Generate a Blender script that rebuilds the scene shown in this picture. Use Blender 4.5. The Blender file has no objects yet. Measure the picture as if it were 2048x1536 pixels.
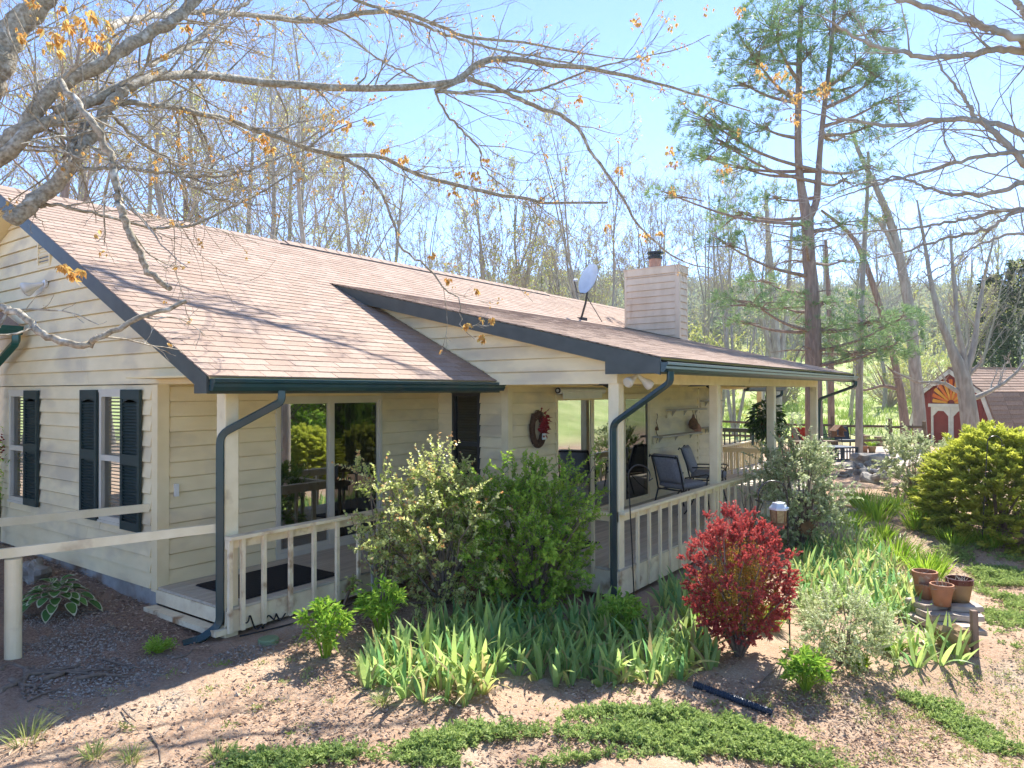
import bpy, math
import numpy as np
from mathutils import Matrix, Vector
rng = np.random.default_rng(7)
SC = bpy.context.scene
COL = SC.collection
# ------------------------------------------------------------------ camera
F_PX, YAW, PITCH, ROLL, CAM_Z = 1429.0, math.radians(36.19), math.radians(.63), math.radians(-.17), 2.15
fw = np.array([math.cos(YAW)*math.cos(PITCH), math.sin(YAW)*math.cos(PITCH), math.sin(PITCH)])
rt = np.cross(fw, [0, 0, 1.]); rt /= np.linalg.norm(rt); up = np.cross(rt, fw)
rt, up = math.cos(ROLL)*rt+math.sin(ROLL)*up, -math.sin(ROLL)*rt+math.cos(ROLL)*up
CAM = np.array([0, 0, CAM_Z])
cd = bpy.data.cameras.new('camera'); cam = bpy.data.objects.new('camera', cd); COL.objects.link(cam)
cd.sensor_width = 36; cd.lens = F_PX/2048*36; cd.clip_start = .05; cd.clip_end = 3000
cam.matrix_world = Matrix([[rt[0], up[0], -fw[0], 0], [rt[1], up[1], -fw[1], 0], [rt[2], up[2], -fw[2], CAM_Z], [0, 0, 0, 1]])
SC.camera = cam
# ------------------------------------------------------------------ light
SUN = np.array([.78, .10, 1.]); SUN /= np.linalg.norm(SUN)
W = bpy.data.worlds.new('World'); SC.world = W; W.use_nodes = True
wn = W.node_tree.nodes; wl = W.node_tree.links; wn.clear()
sky = wn.new('ShaderNodeTexSky'); sky.sky_type = 'NISHITA'; sky.sun_disc = False
sky.sun_elevation = math.asin(SUN[2]); sky.sun_rotation = math.atan2(SUN[0], SUN[1])
sky.altitude = 3000; sky.air_density = .45; sky.dust_density = 0.; sky.ozone_density = 2.5
bg = wn.new('ShaderNodeBackground'); bg.inputs[1].default_value = .138
wo = wn.new('ShaderNodeOutputWorld'); wl.new(sky.outputs[0], bg.inputs[0]); wl.new(bg.outputs[0], wo.inputs[0])
ld = bpy.data.lights.new('sun', 'SUN'); ld.energy = 2.2; ld.angle = math.radians(.55); ld.color = (1, .95, .86)
lo = bpy.data.objects.new('sun', ld); COL.objects.link(lo)
lo.rotation_euler = Vector(SUN).to_track_quat('Z', 'Y').to_euler(); lo.location = (30, 10, 40)
SC.view_settings.view_transform = 'Standard'; SC.view_settings.look = 'None'
SC.view_settings.exposure = 2.44; SC.view_settings.gamma = 1
SC.view_settings.use_curve_mapping = False
SC.render.engine = 'CYCLES'
cy = SC.cycles; cy.use_denoising = True; cy.max_bounces = 8; cy.diffuse_bounces = 4; cy.glossy_bounces = 3
cy.transmission_bounces = 4; cy.transparent_max_bounces = 12; cy.caustics_reflective = False; cy.caustics_refractive = False

HAZE = .00042
# ------------------------------------------------------------------ geometry helpers
def gz(x, y):
    """height of the ground"""
    x = np.asarray(x, float); y = np.asarray(y, float)
    num = np.zeros(np.broadcast(x, y).shape); den = num.copy()
    for a, b, c in GP:
        w = 1/((x-a)**2+(y-b)**2+.3)**1.7
        num = num+w*c; den = den+w
    z = num/den
    d = x*fw[0]+y*fw[1]; side = x*rt[0]+y*rt[1]
    s = np.clip((d-33)/60, 0, None); z = z+np.where(side > -14, 1, np.exp(-((side+14)/14)**2))*(5.2*np.minimum(s, 1)**1.6*np.minimum(s, 1)+np.clip(s-1, 0, 1.2)*5.2)
    s2 = np.clip((d-125)/190, 0, 1); z = z+27*s2*s2*(3-2*s2)*(1+.14*np.sin(side*.016+1.2)+.06*np.sin(side*.05))
    return z
GP = [(4, 8, -.24), (4, 10, -.12), (4, 11.6, -.07), (4.1, 6.4, -.3), (5.2, 6.2, -.28), (6.6, 6.2, -.32), (8, 6, -.4), (8.1, 4.1, -.53), (9.2, 4, -.54),
      (11, 4, -.5), (14, 4, -.42), (17, 4, -.36), (19.5, 4, -.3), (2.4, 7.3, -.2), (1, 9, -.1), (2.3, 6, -.3), (3, 4.5, -.45), (5, 4.6, -.47), (6.2, 3.6, -.6),
      (8, 2.6, -.68), (10, 2, -.72), (12, 2.2, -.66), (13, .5, -.85), (4, 3, -.6), (2, 4, -.42), (16, 2, -.5), (20, 1, -.45), (24, 3, -.28), (28, 3, -.2),
      (30, -5, -.5), (20, -4, -.9), (12, -2, -1.3), (8, 0, -1.05), (6, 1, -.9), (0, 0, -.8), (-4, -4, -1.2), (8, 20, -.1), (20, 22, 0), (30, 15, -.1), (-10, 10, 0), (4, 30, .3), (40, 0, -.3), (45, 30, 0), (0, -14, 2.2), (10, -14, 2.2), (20, -14, 2), (30, -15, 1.5), (-9, -11, 2), (10, -24, 5.5), (24, -25, 5.5), (-4, -24, 5.5), (38, -22, 4)]
def ray(px, py):
    return fw+rt*(px-1024)/F_PX-up*(py-768)/F_PX
def at(px, py, d):
    return CAM+ray(px, py)*d
def gp(px, py):
    """point of the ground seen at a place of the picture"""
    r = ray(px, py); d = 4.
    lo_, hi = .5, 400.
    ds = np.geomspace(1, 400, 900); P = CAM+r*ds[:, None]
    k = np.nonzero(P[:, 2] < gz(P[:, 0], P[:, 1]))[0]
    k = k[0] if len(k) else len(ds)-1
    lo_, hi = ds[max(k-1, 0)], ds[k]
    for _ in range(14):
        d = (lo_+hi)/2; q = CAM+r*d
        if q[2] < gz(q[0], q[1]): hi = d
        else: lo_ = d
    q = CAM+r*d; q[2] = gz(q[0], q[1]); return q
def pxm(p):
    """picture pixels (of 2048) that a metre covers at a point"""
    return F_PX/float(np.dot(np.asarray(p)-CAM, fw))

class MB:
    def __init__(s): s.v = []; s.f = []; s.n = 0; s.r = []
    def add(s, v, f, r=None):
        v = np.asarray(v, float).reshape(-1, 3); f = np.asarray(f, int)
        s.v.append(v); s.f.append(f+s.n); s.n += len(v)
        s.r.append(np.full(len(f), .5) if r is None else np.broadcast_to(np.asarray(r, float), (len(f),)))
        return s
    def box(s, x0, x1, y0, y1, z0, z1):
        v = [(x, y, z) for x in (x0, x1) for y in (y0, y1) for z in (z0, z1)]
        return s.add(v, [(0, 1, 3, 2), (4, 6, 7, 5), (0, 4, 5, 1), (2, 3, 7, 6), (0, 2, 6, 4), (1, 5, 7, 3)])
    def bar(s, a, b, w, h, upv=(0, 0, 1)):
        a = np.array(a, float); b = np.array(b, float); d = b-a; d /= np.linalg.norm(d)
        r = np.cross(d, upv); r /= np.linalg.norm(r); u = np.cross(r, d); r = r*w/2; u = u*h/2
        v = [p+i*r+j*u for p in (a, b) for i in (-1, 1) for j in (-1, 1)]
        return s.add(v, [(0, 1, 3, 2), (4, 6, 7, 5), (0, 4, 5, 1), (2, 3, 7, 6), (0, 2, 6, 4), (1, 5, 7, 3)])
    def prism(s, poly, off):
        p = np.asarray(poly, float); n = len(p); o = np.asarray(off, float)
        q = np.concatenate([p, p+o])
        s.add(q, [(i, (i+1) % n, (i+1) % n+n, i+n) for i in range(n)])
        if n == 4: s.add(p, [(3, 2, 1, 0)]); s.add(p+o, [(0, 1, 2, 3)])
        else:
            s.add(p, [(0, i+1, i) for i in range(1, n-1)]); s.add(p+o, [(0, i, i+1) for i in range(1, n-1)])
        return s
    def tube(s, pts, rad, n=8, cap=True):
        return s.tubes(np.asarray(pts, float)[None], np.broadcast_to(np.asarray(rad, float), (len(pts),))[None], n, cap)
    def tubes(s, P, R, n=4, cap=False, rnd=None):
        P = np.asarray(P, float); R = np.asarray(R, float); m, k = R.shape
        d = np.gradient(P, axis=1); d /= np.linalg.norm(d, axis=2, keepdims=True)+1e-9
        ref = np.where(np.abs(d[:, :1, 2:3]) > .85, np.array([1., .1, 0]), np.array([0, 0, 1.]))
        a = np.cross(d, ref); a /= np.linalg.norm(a, axis=2, keepdims=True)+1e-9; b = np.cross(d, a)
        t = np.arange(n)*2*math.pi/n
        v = P[:, :, None]+R[:, :, None, None]*(a[:, :, None]*np.cos(t)[:, None]+b[:, :, None]*np.sin(t)[:, None])
        i = np.arange(k-1)[:, None]*n; j = np.arange(n)[None]; j2 = (j+1) % n
        q = np.stack([i+j, i+j2, i+n+j2, i+n+j], -1).reshape(-1, 4)
        f = (q[None]+(np.arange(m)*k*n)[:, None, None]).reshape(-1, 4)
        r = None if rnd is None else np.repeat(rnd, len(q))
        s.add(v, f, r)
        if cap:
            for c in range(m):
                for e in (0, k-1):
                    o = s.n; s.add(np.concatenate([P[c, e][None], v[c, e]]), [(0, 1+(j_+1) % n, 1+j_) if e == 0 else (0, 1+j_, 1+(j_+1) % n) for j_ in range(n)])
        return s
    def lathe(s, prof, c, n=16, axis=2):
        pr = np.asarray(prof, float); t = np.arange(n)*2*math.pi/n; k = len(pr)
        v = np.zeros((k, n, 3)); v[..., 0] = pr[:, :1]*np.cos(t); v[..., 1] = pr[:, :1]*np.sin(t); v[..., 2] = pr[:, 1:]
        if axis == 1: v = v[..., [0, 2, 1]]*[1, -1, 1]
        if axis == 0: v = v[..., [2, 0, 1]]
        v = v+np.asarray(c, float)
        i = np.arange(k-1)[:, None]*n; j = np.arange(n)[None]; j2 = (j+1) % n
        return s.add(v, np.stack([i+j, i+j2, i+n+j2, i+n+j], -1).reshape(-1, 4))
    def blob(s, c, r, seed=0, amp=.15, n=10, m=7, flat=None):
        g = np.random.default_rng(seed); ph = g.uniform(0, 6.3, (5, 3)); fr = g.uniform(1.2, 3.6, (5, 3))
        u = np.arange(n)*2*math.pi/n; w = np.linspace(0, math.pi, m)
        d = np.stack([np.sin(w)[:, None]*np.cos(u), np.sin(w)[:, None]*np.sin(u), np.cos(w)[:, None]*np.ones(n)], -1)
        k = 1+amp*sum(np.sin(d@fr[i]*1.3+ph[i, 0])/2 for i in range(5))
        v = d*k[..., None]*np.asarray(r, float)
        if flat is not None: v[..., 2] = np.clip(v[..., 2], -9, flat*np.asarray(r, float)[2])
        v = v+np.asarray(c, float)
        i = np.arange(m-1)[:, None]*n; j = np.arange(n)[None]; j2 = (j+1) % n
        return s.add(v, np.stack([i+j, i+n+j, i+n+j2, i+j2], -1).reshape(-1, 4))
    def leaves(s, P, D, N, L, Wd, rnd, fold=.25, droop=0.):
        """leaf blades: base points P, directions D, face normals N, lengths L, widths Wd"""
        P = np.asarray(P, float); D = D/(np.linalg.norm(D, axis=1, keepdims=True)+1e-9)
        S = np.cross(D, N); S /= np.linalg.norm(S, axis=1, keepdims=True)+1e-9; N = np.cross(S, D)
        L = np.broadcast_to(L, (len(P),))[:, None]; Wd = np.broadcast_to(Wd, (len(P),))[:, None]
        mid = P+D*L*.45; z = np.array([0, 0, -1.])*L*droop
        v = np.stack([P, mid+S*Wd/2+N*Wd*fold, P+D*L+z, mid-S*Wd/2+N*Wd*fold], 1)
        k = np.arange(len(P))[:, None]*4
        s.add(v, np.concatenate([k+[0, 1, 2], k+[0, 2, 3]]), np.concatenate([rnd, rnd])); return s
    def blades(s, P, D, N, L, Wd, rnd, bend=.3, seg=4, prof=(.7, 1, .92, .62, .02)):
        """sword leaves: strips that bow towards N"""
        P = np.asarray(P, float); m = len(P); D = D/np.linalg.norm(D, axis=1, keepdims=True)
        S = np.cross(D, N); S /= np.linalg.norm(S, axis=1, keepdims=True)+1e-9; N = np.cross(S, D)
        t = np.linspace(0, 1, seg+1); w = np.interp(t, np.linspace(0, 1, len(prof)), prof)
        L = np.broadcast_to(L, (m,)); Wd = np.broadcast_to(Wd, (m,)); bend = np.broadcast_to(bend, (m,))
        c = P[:, None]+D[:, None]*(L[:, None]*(t-.3*np.abs(bend)[:, None]*t**3))[..., None]+N[:, None]*((L*bend)[:, None]*t**2.2)[..., None]
        o = S[:, None]*(Wd[:, None]*w/2)[..., None]
        v = np.stack([c-o, c+o], 2)
        k = np.arange(seg)[:, None]*2+np.array([0, 1, 3, 2])
        f = (np.arange(m)[:, None, None]*(seg+1)*2+k[None]).reshape(-1, 4)
        s.add(v, f, np.repeat(rnd, seg)); return s
    def mesh(s, name, smooth=False):
        v = np.concatenate(s.v); me = bpy.data.meshes.new(name)
        q = [f for f in s.f]; cnt = np.concatenate([np.full(len(f), f.shape[1]) for f in q]); lp = np.concatenate([f.ravel() for f in q])
        me.vertices.add(len(v)); me.vertices.foreach_set('co', v.ravel())
        me.loops.add(len(lp)); me.loops.foreach_set('vertex_index', lp.astype(np.int32))
        me.polygons.add(len(cnt)); me.polygons.foreach_set('loop_start', np.concatenate([[0], np.cumsum(cnt)[:-1]]).astype(np.int32))
        me.polygons.foreach_set('loop_total', cnt.astype(np.int32))
        me.polygons.foreach_set('use_smooth', np.full(len(cnt), bool(smooth)))
        a = me.attributes.new('rnd', 'FLOAT', 'FACE'); a.data.foreach_set('value', np.concatenate(s.r).astype(np.float32))
        me.update(calc_edges=True); return me
    def build(s, name, mat, parent=None, smooth=False, **kw):
        me = s.mesh(name, smooth); me.materials.append(M[mat]); return link(name, me, parent, **kw)
def link(name, me, parent=None, label=None, cat=None, group=None, kind=None):
    o = bpy.data.objects.new(name, me); COL.objects.link(o)
    if parent is not None:
        o.parent = parent
        if 'inv' in parent: o.matrix_parent_inverse = Matrix.Translation(-Vector(parent.location))
    return tag(o, label, cat, group, kind)
def tag(o, label=None, cat=None, group=None, kind=None):
    if label: o['label'] = label
    if cat: o['category'] = cat
    if group: o['group'] = group
    if kind: o['kind'] = kind
    return o
def thing(name, label, cat, loc=(0, 0, 0), group=None, world=False):
    """an Empty at the base of a thing; world: its parts are given in world coordinates"""
    o = bpy.data.objects.new(name, None); COL.objects.link(o); o.empty_display_size = .1; o.location = loc
    if world: o['inv'] = 1
    return tag(o, label, cat, group)
def dup(o, loc=None, rz=None, sc=None, label=None, parent=None):
    c = o.copy(); COL.objects.link(c)
    if parent is not None: inv = o.matrix_parent_inverse.copy(); c.parent = parent; c.matrix_parent_inverse = inv
    if loc is not None: c.location = loc
    if rz is not None: c.rotation_euler[2] = rz
    if sc is not None: c.scale = sc if hasattr(sc, '__len__') else (sc, sc, sc)
    if label: c['label'] = label
    for ch in KIDS.get(o.name, list(o.children)): dup(ch, parent=c)
    return c
KIDS = {}
def proto(o):
    """remember the parts of a thing that will be copied"""
    KIDS[o.name] = list(o.children)
    for ch in KIDS[o.name]: proto(ch)
    return o
def unit(v): v = np.asarray(v, float); return v/(np.linalg.norm(v, axis=-1, keepdims=True)+1e-9)

# ------------------------------------------------------------------ materials
M = {}
def mat(name, c1, c2=None, rough=.7, scale=8., bump=0., bscale=60., attr=0., metal=0., spec=.4, trans=0., stretch=None, c3=None, s3=1., coat=0., lo_=.35, hi_=.65, th=.5):
    """procedural surface: two tones by noise, a third by a coarser one, optional relief; attr: how far each piece's own tone varies"""
    m = bpy.data.materials.new(name); m.use_nodes = True; n = m.node_tree.nodes; l = m.node_tree.links
    b = n['Principled BSDF']; out = n['Material Output']
    b.inputs['Roughness'].default_value = rough; b.inputs['Metallic'].default_value = metal; b.inputs['Specular IOR Level'].default_value = spec
    if coat: b.inputs['Coat Weight'].default_value = coat
    tc = n.new('ShaderNodeTexCoord'); src = tc.outputs['Object']
    if stretch:
        mp = n.new('ShaderNodeMapping'); mp.inputs['Scale'].default_value = stretch; l.new(src, mp.inputs[0]); src = mp.outputs[0]
    c2 = c2 or tuple(x*.75 for x in c1)
    nz = n.new('ShaderNodeTexNoise'); nz.inputs['Scale'].default_value = scale; nz.inputs['Detail'].default_value = 6; l.new(src, nz.inputs['Vector'])
    rp = n.new('ShaderNodeValToRGB'); e = rp.color_ramp.elements; e[0].position = lo_; e[1].position = hi_; e[0].color = (*c2, 1); e[1].color = (*c1, 1); l.new(nz.outputs[0], rp.inputs[0]); col = rp.outputs[0]
    if c3:
        n3 = n.new('ShaderNodeTexNoise'); n3.inputs['Scale'].default_value = s3; n3.inputs['Detail'].default_value = 4; l.new(src, n3.inputs['Vector'])
        r3 = n.new('ShaderNodeValToRGB'); r3.color_ramp.elements[0].position = th; r3.color_ramp.elements[1].position = th+.16; l.new(n3.outputs[0], r3.inputs[0])
        mx = n.new('ShaderNodeMixRGB'); l.new(r3.outputs[0], mx.inputs[0]); l.new(col, mx.inputs[1]); mx.inputs[2].default_value = (*c3, 1); col = mx.outputs[0]
    if attr:
        at_ = n.new('ShaderNodeAttribute'); at_.attribute_name = 'rnd'; oi = n.new('ShaderNodeObjectInfo')
        ad = n.new('ShaderNodeMath'); ad.operation = 'ADD'; l.new(at_.outputs['Fac'], ad.inputs[0]); l.new(oi.outputs['Random'], ad.inputs[1])
        mr = n.new('ShaderNodeMapRange'); mr.inputs[1].default_value = 0; mr.inputs[2].default_value = 2; mr.inputs[3].default_value = 1-attr; mr.inputs[4].default_value = 1+attr; l.new(ad.outputs[0], mr.inputs[0])
        hs = n.new('ShaderNodeHueSaturation'); l.new(mr.outputs[0], hs.inputs['Value']); l.new(col, hs.inputs['Color']); col = hs.outputs[0]
    l.new(col, b.inputs['Base Color'])
    if bump:
        nb = n.new('ShaderNodeTexNoise'); nb.inputs['Scale'].default_value = bscale; nb.inputs['Detail'].default_value = 5; l.new(src, nb.inputs['Vector'])
        bp = n.new('ShaderNodeBump'); bp.inputs['Strength'].default_value = bump; bp.inputs['Distance'].default_value = .01; l.new(nb.outputs[0], bp.inputs['Height']); l.new(bp.outputs[0], b.inputs['Normal'])
    if trans:
        tr = n.new('ShaderNodeBsdfTranslucent'); l.new(col, tr.inputs[0]); mxs = n.new('ShaderNodeMixShader'); mxs.inputs[0].default_value = trans
        l.new(b.outputs[0], mxs.inputs[1]); l.new(tr.outputs[0], mxs.inputs[2]); l.new(mxs.outputs[0], out.inputs[0])
    M[name] = m; return m
def leaf(name, ca, cb, cc=None, trans=.38, rough=.45, spec=.35):
    """foliage: each leaf takes its own tone between ca and cb (cc for a few)"""
    m = bpy.data.materials.new(name); m.use_nodes = True; n = m.node_tree.nodes; l = m.node_tree.links
    b = n['Principled BSDF']; out = n['Material Output']; b.inputs['Roughness'].default_value = rough; b.inputs['Specular IOR Level'].default_value = spec
    a = n.new('ShaderNodeAttribute'); a.attribute_name = 'rnd'
    rp = n.new('ShaderNodeValToRGB'); e = rp.color_ramp.elements; e[0].color = (*ca, 1); e[1].color = (*cb, 1); e[1].position = .85 if cc else 1
    if cc: x = e.new(.97); x.color = (*cc, 1)
    l.new(a.outputs['Fac'], rp.inputs[0])
    oi = n.new('ShaderNodeObjectInfo'); mr = n.new('ShaderNodeMapRange'); mr.inputs[3].default_value = .86; mr.inputs[4].default_value = 1.14; l.new(oi.outputs['Random'], mr.inputs[0])
    hs = n.new('ShaderNodeHueSaturation'); l.new(mr.outputs[0], hs.inputs['Value']); l.new(rp.outputs[0], hs.inputs['Color'])
    l.new(hs.outputs[0], b.inputs['Base Color'])
    tr = n.new('ShaderNodeBsdfTranslucent'); l.new(hs.outputs[0], tr.inputs[0]); ms = n.new('ShaderNodeMixShader'); ms.inputs[0].default_value = trans
    l.new(b.outputs[0], ms.inputs[1]); l.new(tr.outputs[0], ms.inputs[2]); l.new(ms.outputs[0], out.inputs[0])
    M[name] = m; return m
mat('siding', (.88, .745, .475), (.80, .675, .42), rough=.6, scale=3, stretch=(1, 1, 2.2), bump=.25, bscale=70, attr=.05, c3=(.64, .545, .375), s3=1.1, th=.52)
mat('trim', (.88, .75, .48), (.8, .67, .41), rough=.55, scale=4, bump=.12, bscale=50, attr=.04)
mat('porch_paint', (.87, .77, .54), (.78, .68, .45), rough=.6, scale=5, bump=.25, bscale=40, c3=(.43, .33, .2), s3=2.6, attr=.05, th=.62)
mat('worn_paint', (.86, .75, .53), (.72, .6, .41), rough=.7, scale=6, bump=.3, bscale=40, c3=(.33, .17, .07), s3=4.5, attr=.05, th=.56)
mat('deck', (.58, .52, .42), (.46, .405, .32), rough=.7, scale=5, stretch=(.25, 4, 4), bump=.25, bscale=40, attr=.1)
mat('window_frame', (.68, .63, .52), (.62, .57, .46), rough=.4, scale=3)
mat('white_vinyl', (.74, .74, .72), (.66, .67, .66), rough=.4, scale=6)
mat('fascia', (.07, .085, .08), (.055, .068, .065), rough=.5, scale=6, bump=.12, bscale=30, attr=.04)
mat('gutter', (.012, .045, .056), (.018, .055, .064), rough=.3, scale=5, spec=.5, c3=(.03, .055, .06), s3=3)
mat('green_gutter', (.01, .085, .07), (.014, .10, .08), rough=.3, scale=5, spec=.5)
mat('shutter', (.018, .038, .04), (.024, .048, .048), rough=.5, scale=5, attr=.06)
mat('dark_frame', (.035, .037, .04), (.03, .03, .034), rough=.4, scale=4)
mat('foundation', (.42, .44, .44), (.3, .31, .31), rough=.9, scale=6, bump=.4, bscale=30, c3=(.2, .14, .1), s3=3)
mat('soffit', (.85, .7, .4), (.77, .62, .34), rough=.7, scale=3)
mat('unlit_interior', (.05, .045, .04), (.04, .035, .03), rough=.9, scale=1)  # near-black colour stands in for the darkness of the unlit rooms
mat('curtain', (.32, .42, .48), (.26, .36, .42), rough=.9, scale=4)
mat('blind', (.62, .6, .55), (.55, .53, .48), rough=.5, scale=3)
mat('dark_blind', (.05, .05, .055), (.04, .04, .045), rough=.5, scale=3)
mat('amber_curtain', (.5, .3, .12), (.34, .19, .07), rough=.9, scale=9)
mat('chimney_siding', (.77, .6, .43), (.67, .505, .345), rough=.65, scale=4, stretch=(1, 1, .4), bump=.2, bscale=60, c3=(.5, .33, .2), s3=2.2, attr=.05, th=.6)
mat('flue', (.55, .3, .2), (.45, .22, .14), rough=.8, scale=9)
mat('black_metal', (.015, .016, .018), (.01, .01, .012), rough=.4, scale=6, spec=.5)
mat('dish_metal', (.66, .7, .72), (.58, .62, .64), rough=.35, scale=6, metal=.2)
mat('cushion', (.33, .335, .36), (.26, .265, .29), rough=.95, scale=30, bump=.2, bscale=200)
mat('rubber', (.012, .013, .016), (.016, .017, .02), rough=.75, scale=20)
mat('wicker', (.16, .085, .045), (.08, .04, .02), rough=.9, scale=30)
mat('red_berry', (.32, .012, .02), (.22, .01, .015), rough=.35, scale=20)
mat('dirt', (.42, .27, .185), (.33, .2, .13), rough=.95, scale=1.4, bump=.8, bscale=28, c3=(.27, .165, .11), s3=.75, th=.54)
mat('pot', (.42, .19, .1), (.34, .16, .09), rough=.8, scale=7, bump=.15, c3=(.42, .36, .28), s3=6, th=.57)
mat('glazed_pot', (.09, .028, .022), (.12, .04, .03), rough=.25, scale=7)
mat('flagstone', (.46, .37, .3), (.36, .29, .24), rough=.9, scale=6, bump=.35, bscale=30, attr=.16, c3=(.5, .47, .42), s3=2.4)
mat('stone', (.36, .33, .29), (.23, .21, .185), rough=.9, scale=7, bump=.5, bscale=24, attr=.15, c3=(.46, .43, .36), s3=3)
mat('brown_stone', (.36, .25, .13), (.28, .18, .09), rough=.85, scale=6, bump=.4, bscale=20)
mat('gravel', (.27, .25, .24), (.17, .16, .155), rough=.9, scale=30, attr=.35)
mat('litter', (.2, .12, .075), (.11, .062, .04), rough=.95, scale=12, attr=.5)
mat('stick', (.24, .19, .15), (.15, .115, .09), rough=.9, scale=20)
mat('bark_maple', (.4, .355, .275), (.2, .165, .115), rough=.9, scale=34, bump=1., bscale=40, c3=(.58, .57, .51), s3=11, th=.56)
mat('bark_grey', (.42, .38, .33), (.28, .24, .2), rough=.95, scale=5, bump=.6, bscale=16, stretch=(2, 2, .5), c3=(.28, .26, .23), s3=2)
mat('bark_brown', (.33, .24, .19), (.2, .14, .11), rough=.95, scale=6, bump=.8, bscale=14, stretch=(2, 2, .4))
mat('twig', (.46, .4, .345), (.36, .3, .25), rough=.9, scale=5)
mat('shed_red', (.24, .034, .028), (.19, .026, .022), rough=.6, scale=4, attr=.08)
mat('shed_trim', (.66, .64, .58), (.55, .52, .46), rough=.6, scale=5)
mat('shed_shingle', (.31, .21, .155), (.24, .155, .115), rough=.95, scale=20, attr=.25)
mat('sun_yellow', (.72, .33, .03), (.62, .26, .02), rough=.5, scale=3)
mat('sun_orange', (.68, .16, .015), (.6, .12, .012), rough=.5, scale=3)
mat('fence_wood', (.2, .15, .1), (.13, .095, .065), rough=.95, scale=6, stretch=(1, 1, 1))
mat('blue_metal', (.02, .035, .055), (.025, .045, .065), rough=.4, scale=6)
mat('red_cushion', (.5, .04, .02), (.4, .03, .015), rough=.9, scale=9)
mat('green_plastic', (.12, .26, .06), (.1, .2, .05), rough=.5, scale=9)
mat('rust', (.24, .12, .055), (.14, .075, .04), rough=.8, scale=12)
mat('feeder_glass', (.35, .29, .14), (.22, .18, .08), rough=.4, scale=40)
mat('drain_pipe', (.02, .04, .075), (.022, .035, .06), rough=.4, scale=6)
mat('valve_cover', (.22, .3, .16), (.17, .24, .12), rough=.6, scale=9)
mat('gold', (.62, .36, .06), (.5, .25, .04), rough=.6, scale=4)
leaf('iris_leaf', (.15, .34, .13), (.54, .67, .2), (.52, .43, .2), trans=.5)
leaf('lily_leaf', (.18, .36, .03), (.42, .56, .07), trans=.42)
leaf('shrub_leaf', (.17, .38, .045), (.56, .74, .11), trans=.55)
leaf('rose_leaf', (.3, .42, .06), (.84, .85, .4), (.72, .42, .18), trans=.52, rough=.3, spec=.6)
leaf('pale_leaf', (.24, .33, .12), (.72, .75, .48), trans=.45, rough=.35)
leaf('white_petal', (.62, .64, .5), (.8, .8, .7), trans=.3)
leaf('peony_leaf', (.17, .36, .04), (.42, .58, .09), trans=.42)
leaf('barberry_leaf', (.38, .035, .05), (.74, .16, .13), trans=.46)
leaf('barberry_green', (.34, .33, .04), (.5, .22, .06), trans=.42)
leaf('juniper_leaf', (.22, .3, .03), (.74, .76, .13), trans=.4, rough=.6)
leaf('creeper_leaf', (.14, .24, .06), (.48, .58, .2), trans=.42, rough=.6)
leaf('hosta_leaf', (.07, .2, .04), (.16, .32, .07), trans=.25)
leaf('hosta_edge', (.6, .62, .42), (.66, .66, .46), trans=.25)
leaf('grass_leaf', (.24, .34, .08), (.5, .52, .2), trans=.4)
leaf('maple_leaf', (.72, .36, .1), (.8, .56, .18), (.66, .62, .22), trans=.5)
leaf('pine_needle', (.1, .2, .085), (.34, .47, .19), trans=.35, rough=.5)
leaf('spring_leaf', (.36, .42, .11), (.62, .58, .22), trans=.5)
leaf('lavender_leaf', (.26, .25, .22), (.42, .4, .36), trans=.2)
leaf('wood_leaf', (.2, .2, .15), (.42, .46, .24), (.5, .42, .22), trans=.3, rough=.8)
leaf('fern_leaf', (.02, .075, .02), (.1, .2, .04), trans=.3)
leaf('cedar_leaf', (.025, .06, .025), (.085, .15, .05), trans=.2, rough=.6)
leaf('meadow_leaf', (.2, .34, .05), (.4, .5, .12), trans=.35)
leaf('dry_leaf', (.26, .16, .11), (.6, .46, .34), trans=.15, rough=.85)
leaf('clod', (.28, .165, .11), (.58, .44, .33), trans=0, rough=.95)
leaf('pebble_tone', (.2, .168, .14), (.48, .425, .365), trans=0, rough=.9)

# special surfaces: glass, shingles, ground
def glass(name, tint, clear=.5):
    m = bpy.data.materials.new(name); m.use_nodes = True; n = m.node_tree.nodes; l = m.node_tree.links; n.clear()
    o = n.new('ShaderNodeOutputMaterial'); g = n.new('ShaderNodeBsdfGlossy'); g.inputs['Roughness'].default_value = .015; g.inputs[0].default_value = (.92, .95, .95, 1)
    t = n.new('ShaderNodeBsdfTransparent'); t.inputs[0].default_value = (*tint, 1)
    f = n.new('ShaderNodeFresnel'); f.inputs[0].default_value = 1.75
    nz = n.new('ShaderNodeTexNoise'); nz.inputs['Scale'].default_value = .9; bp = n.new('ShaderNodeBump'); bp.inputs['Strength'].default_value = .03; bp.inputs['Distance'].default_value = .05
    l.new(nz.outputs[0], bp.inputs['Height']); l.new(bp.outputs[0], g.inputs['Normal'])
    a = n.new('ShaderNodeMath'); a.operation = 'ADD'; a.inputs[1].default_value = .7-clear; a.use_clamp = True; l.new(f.outputs[0], a.inputs[0])
    mx = n.new('ShaderNodeMixShader'); l.new(a.outputs[0], mx.inputs[0]); l.new(t.outputs[0], mx.inputs[1]); l.new(g.outputs[0], mx.inputs[2]); l.new(mx.outputs[0], o.inputs[0]); M[name] = m
glass('window_glass', (.8, .83, .83), .64); glass('pane_glass', (.75, .8, .8), .3); glass('screen_glass', (.16, .17, .19), .7)
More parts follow.
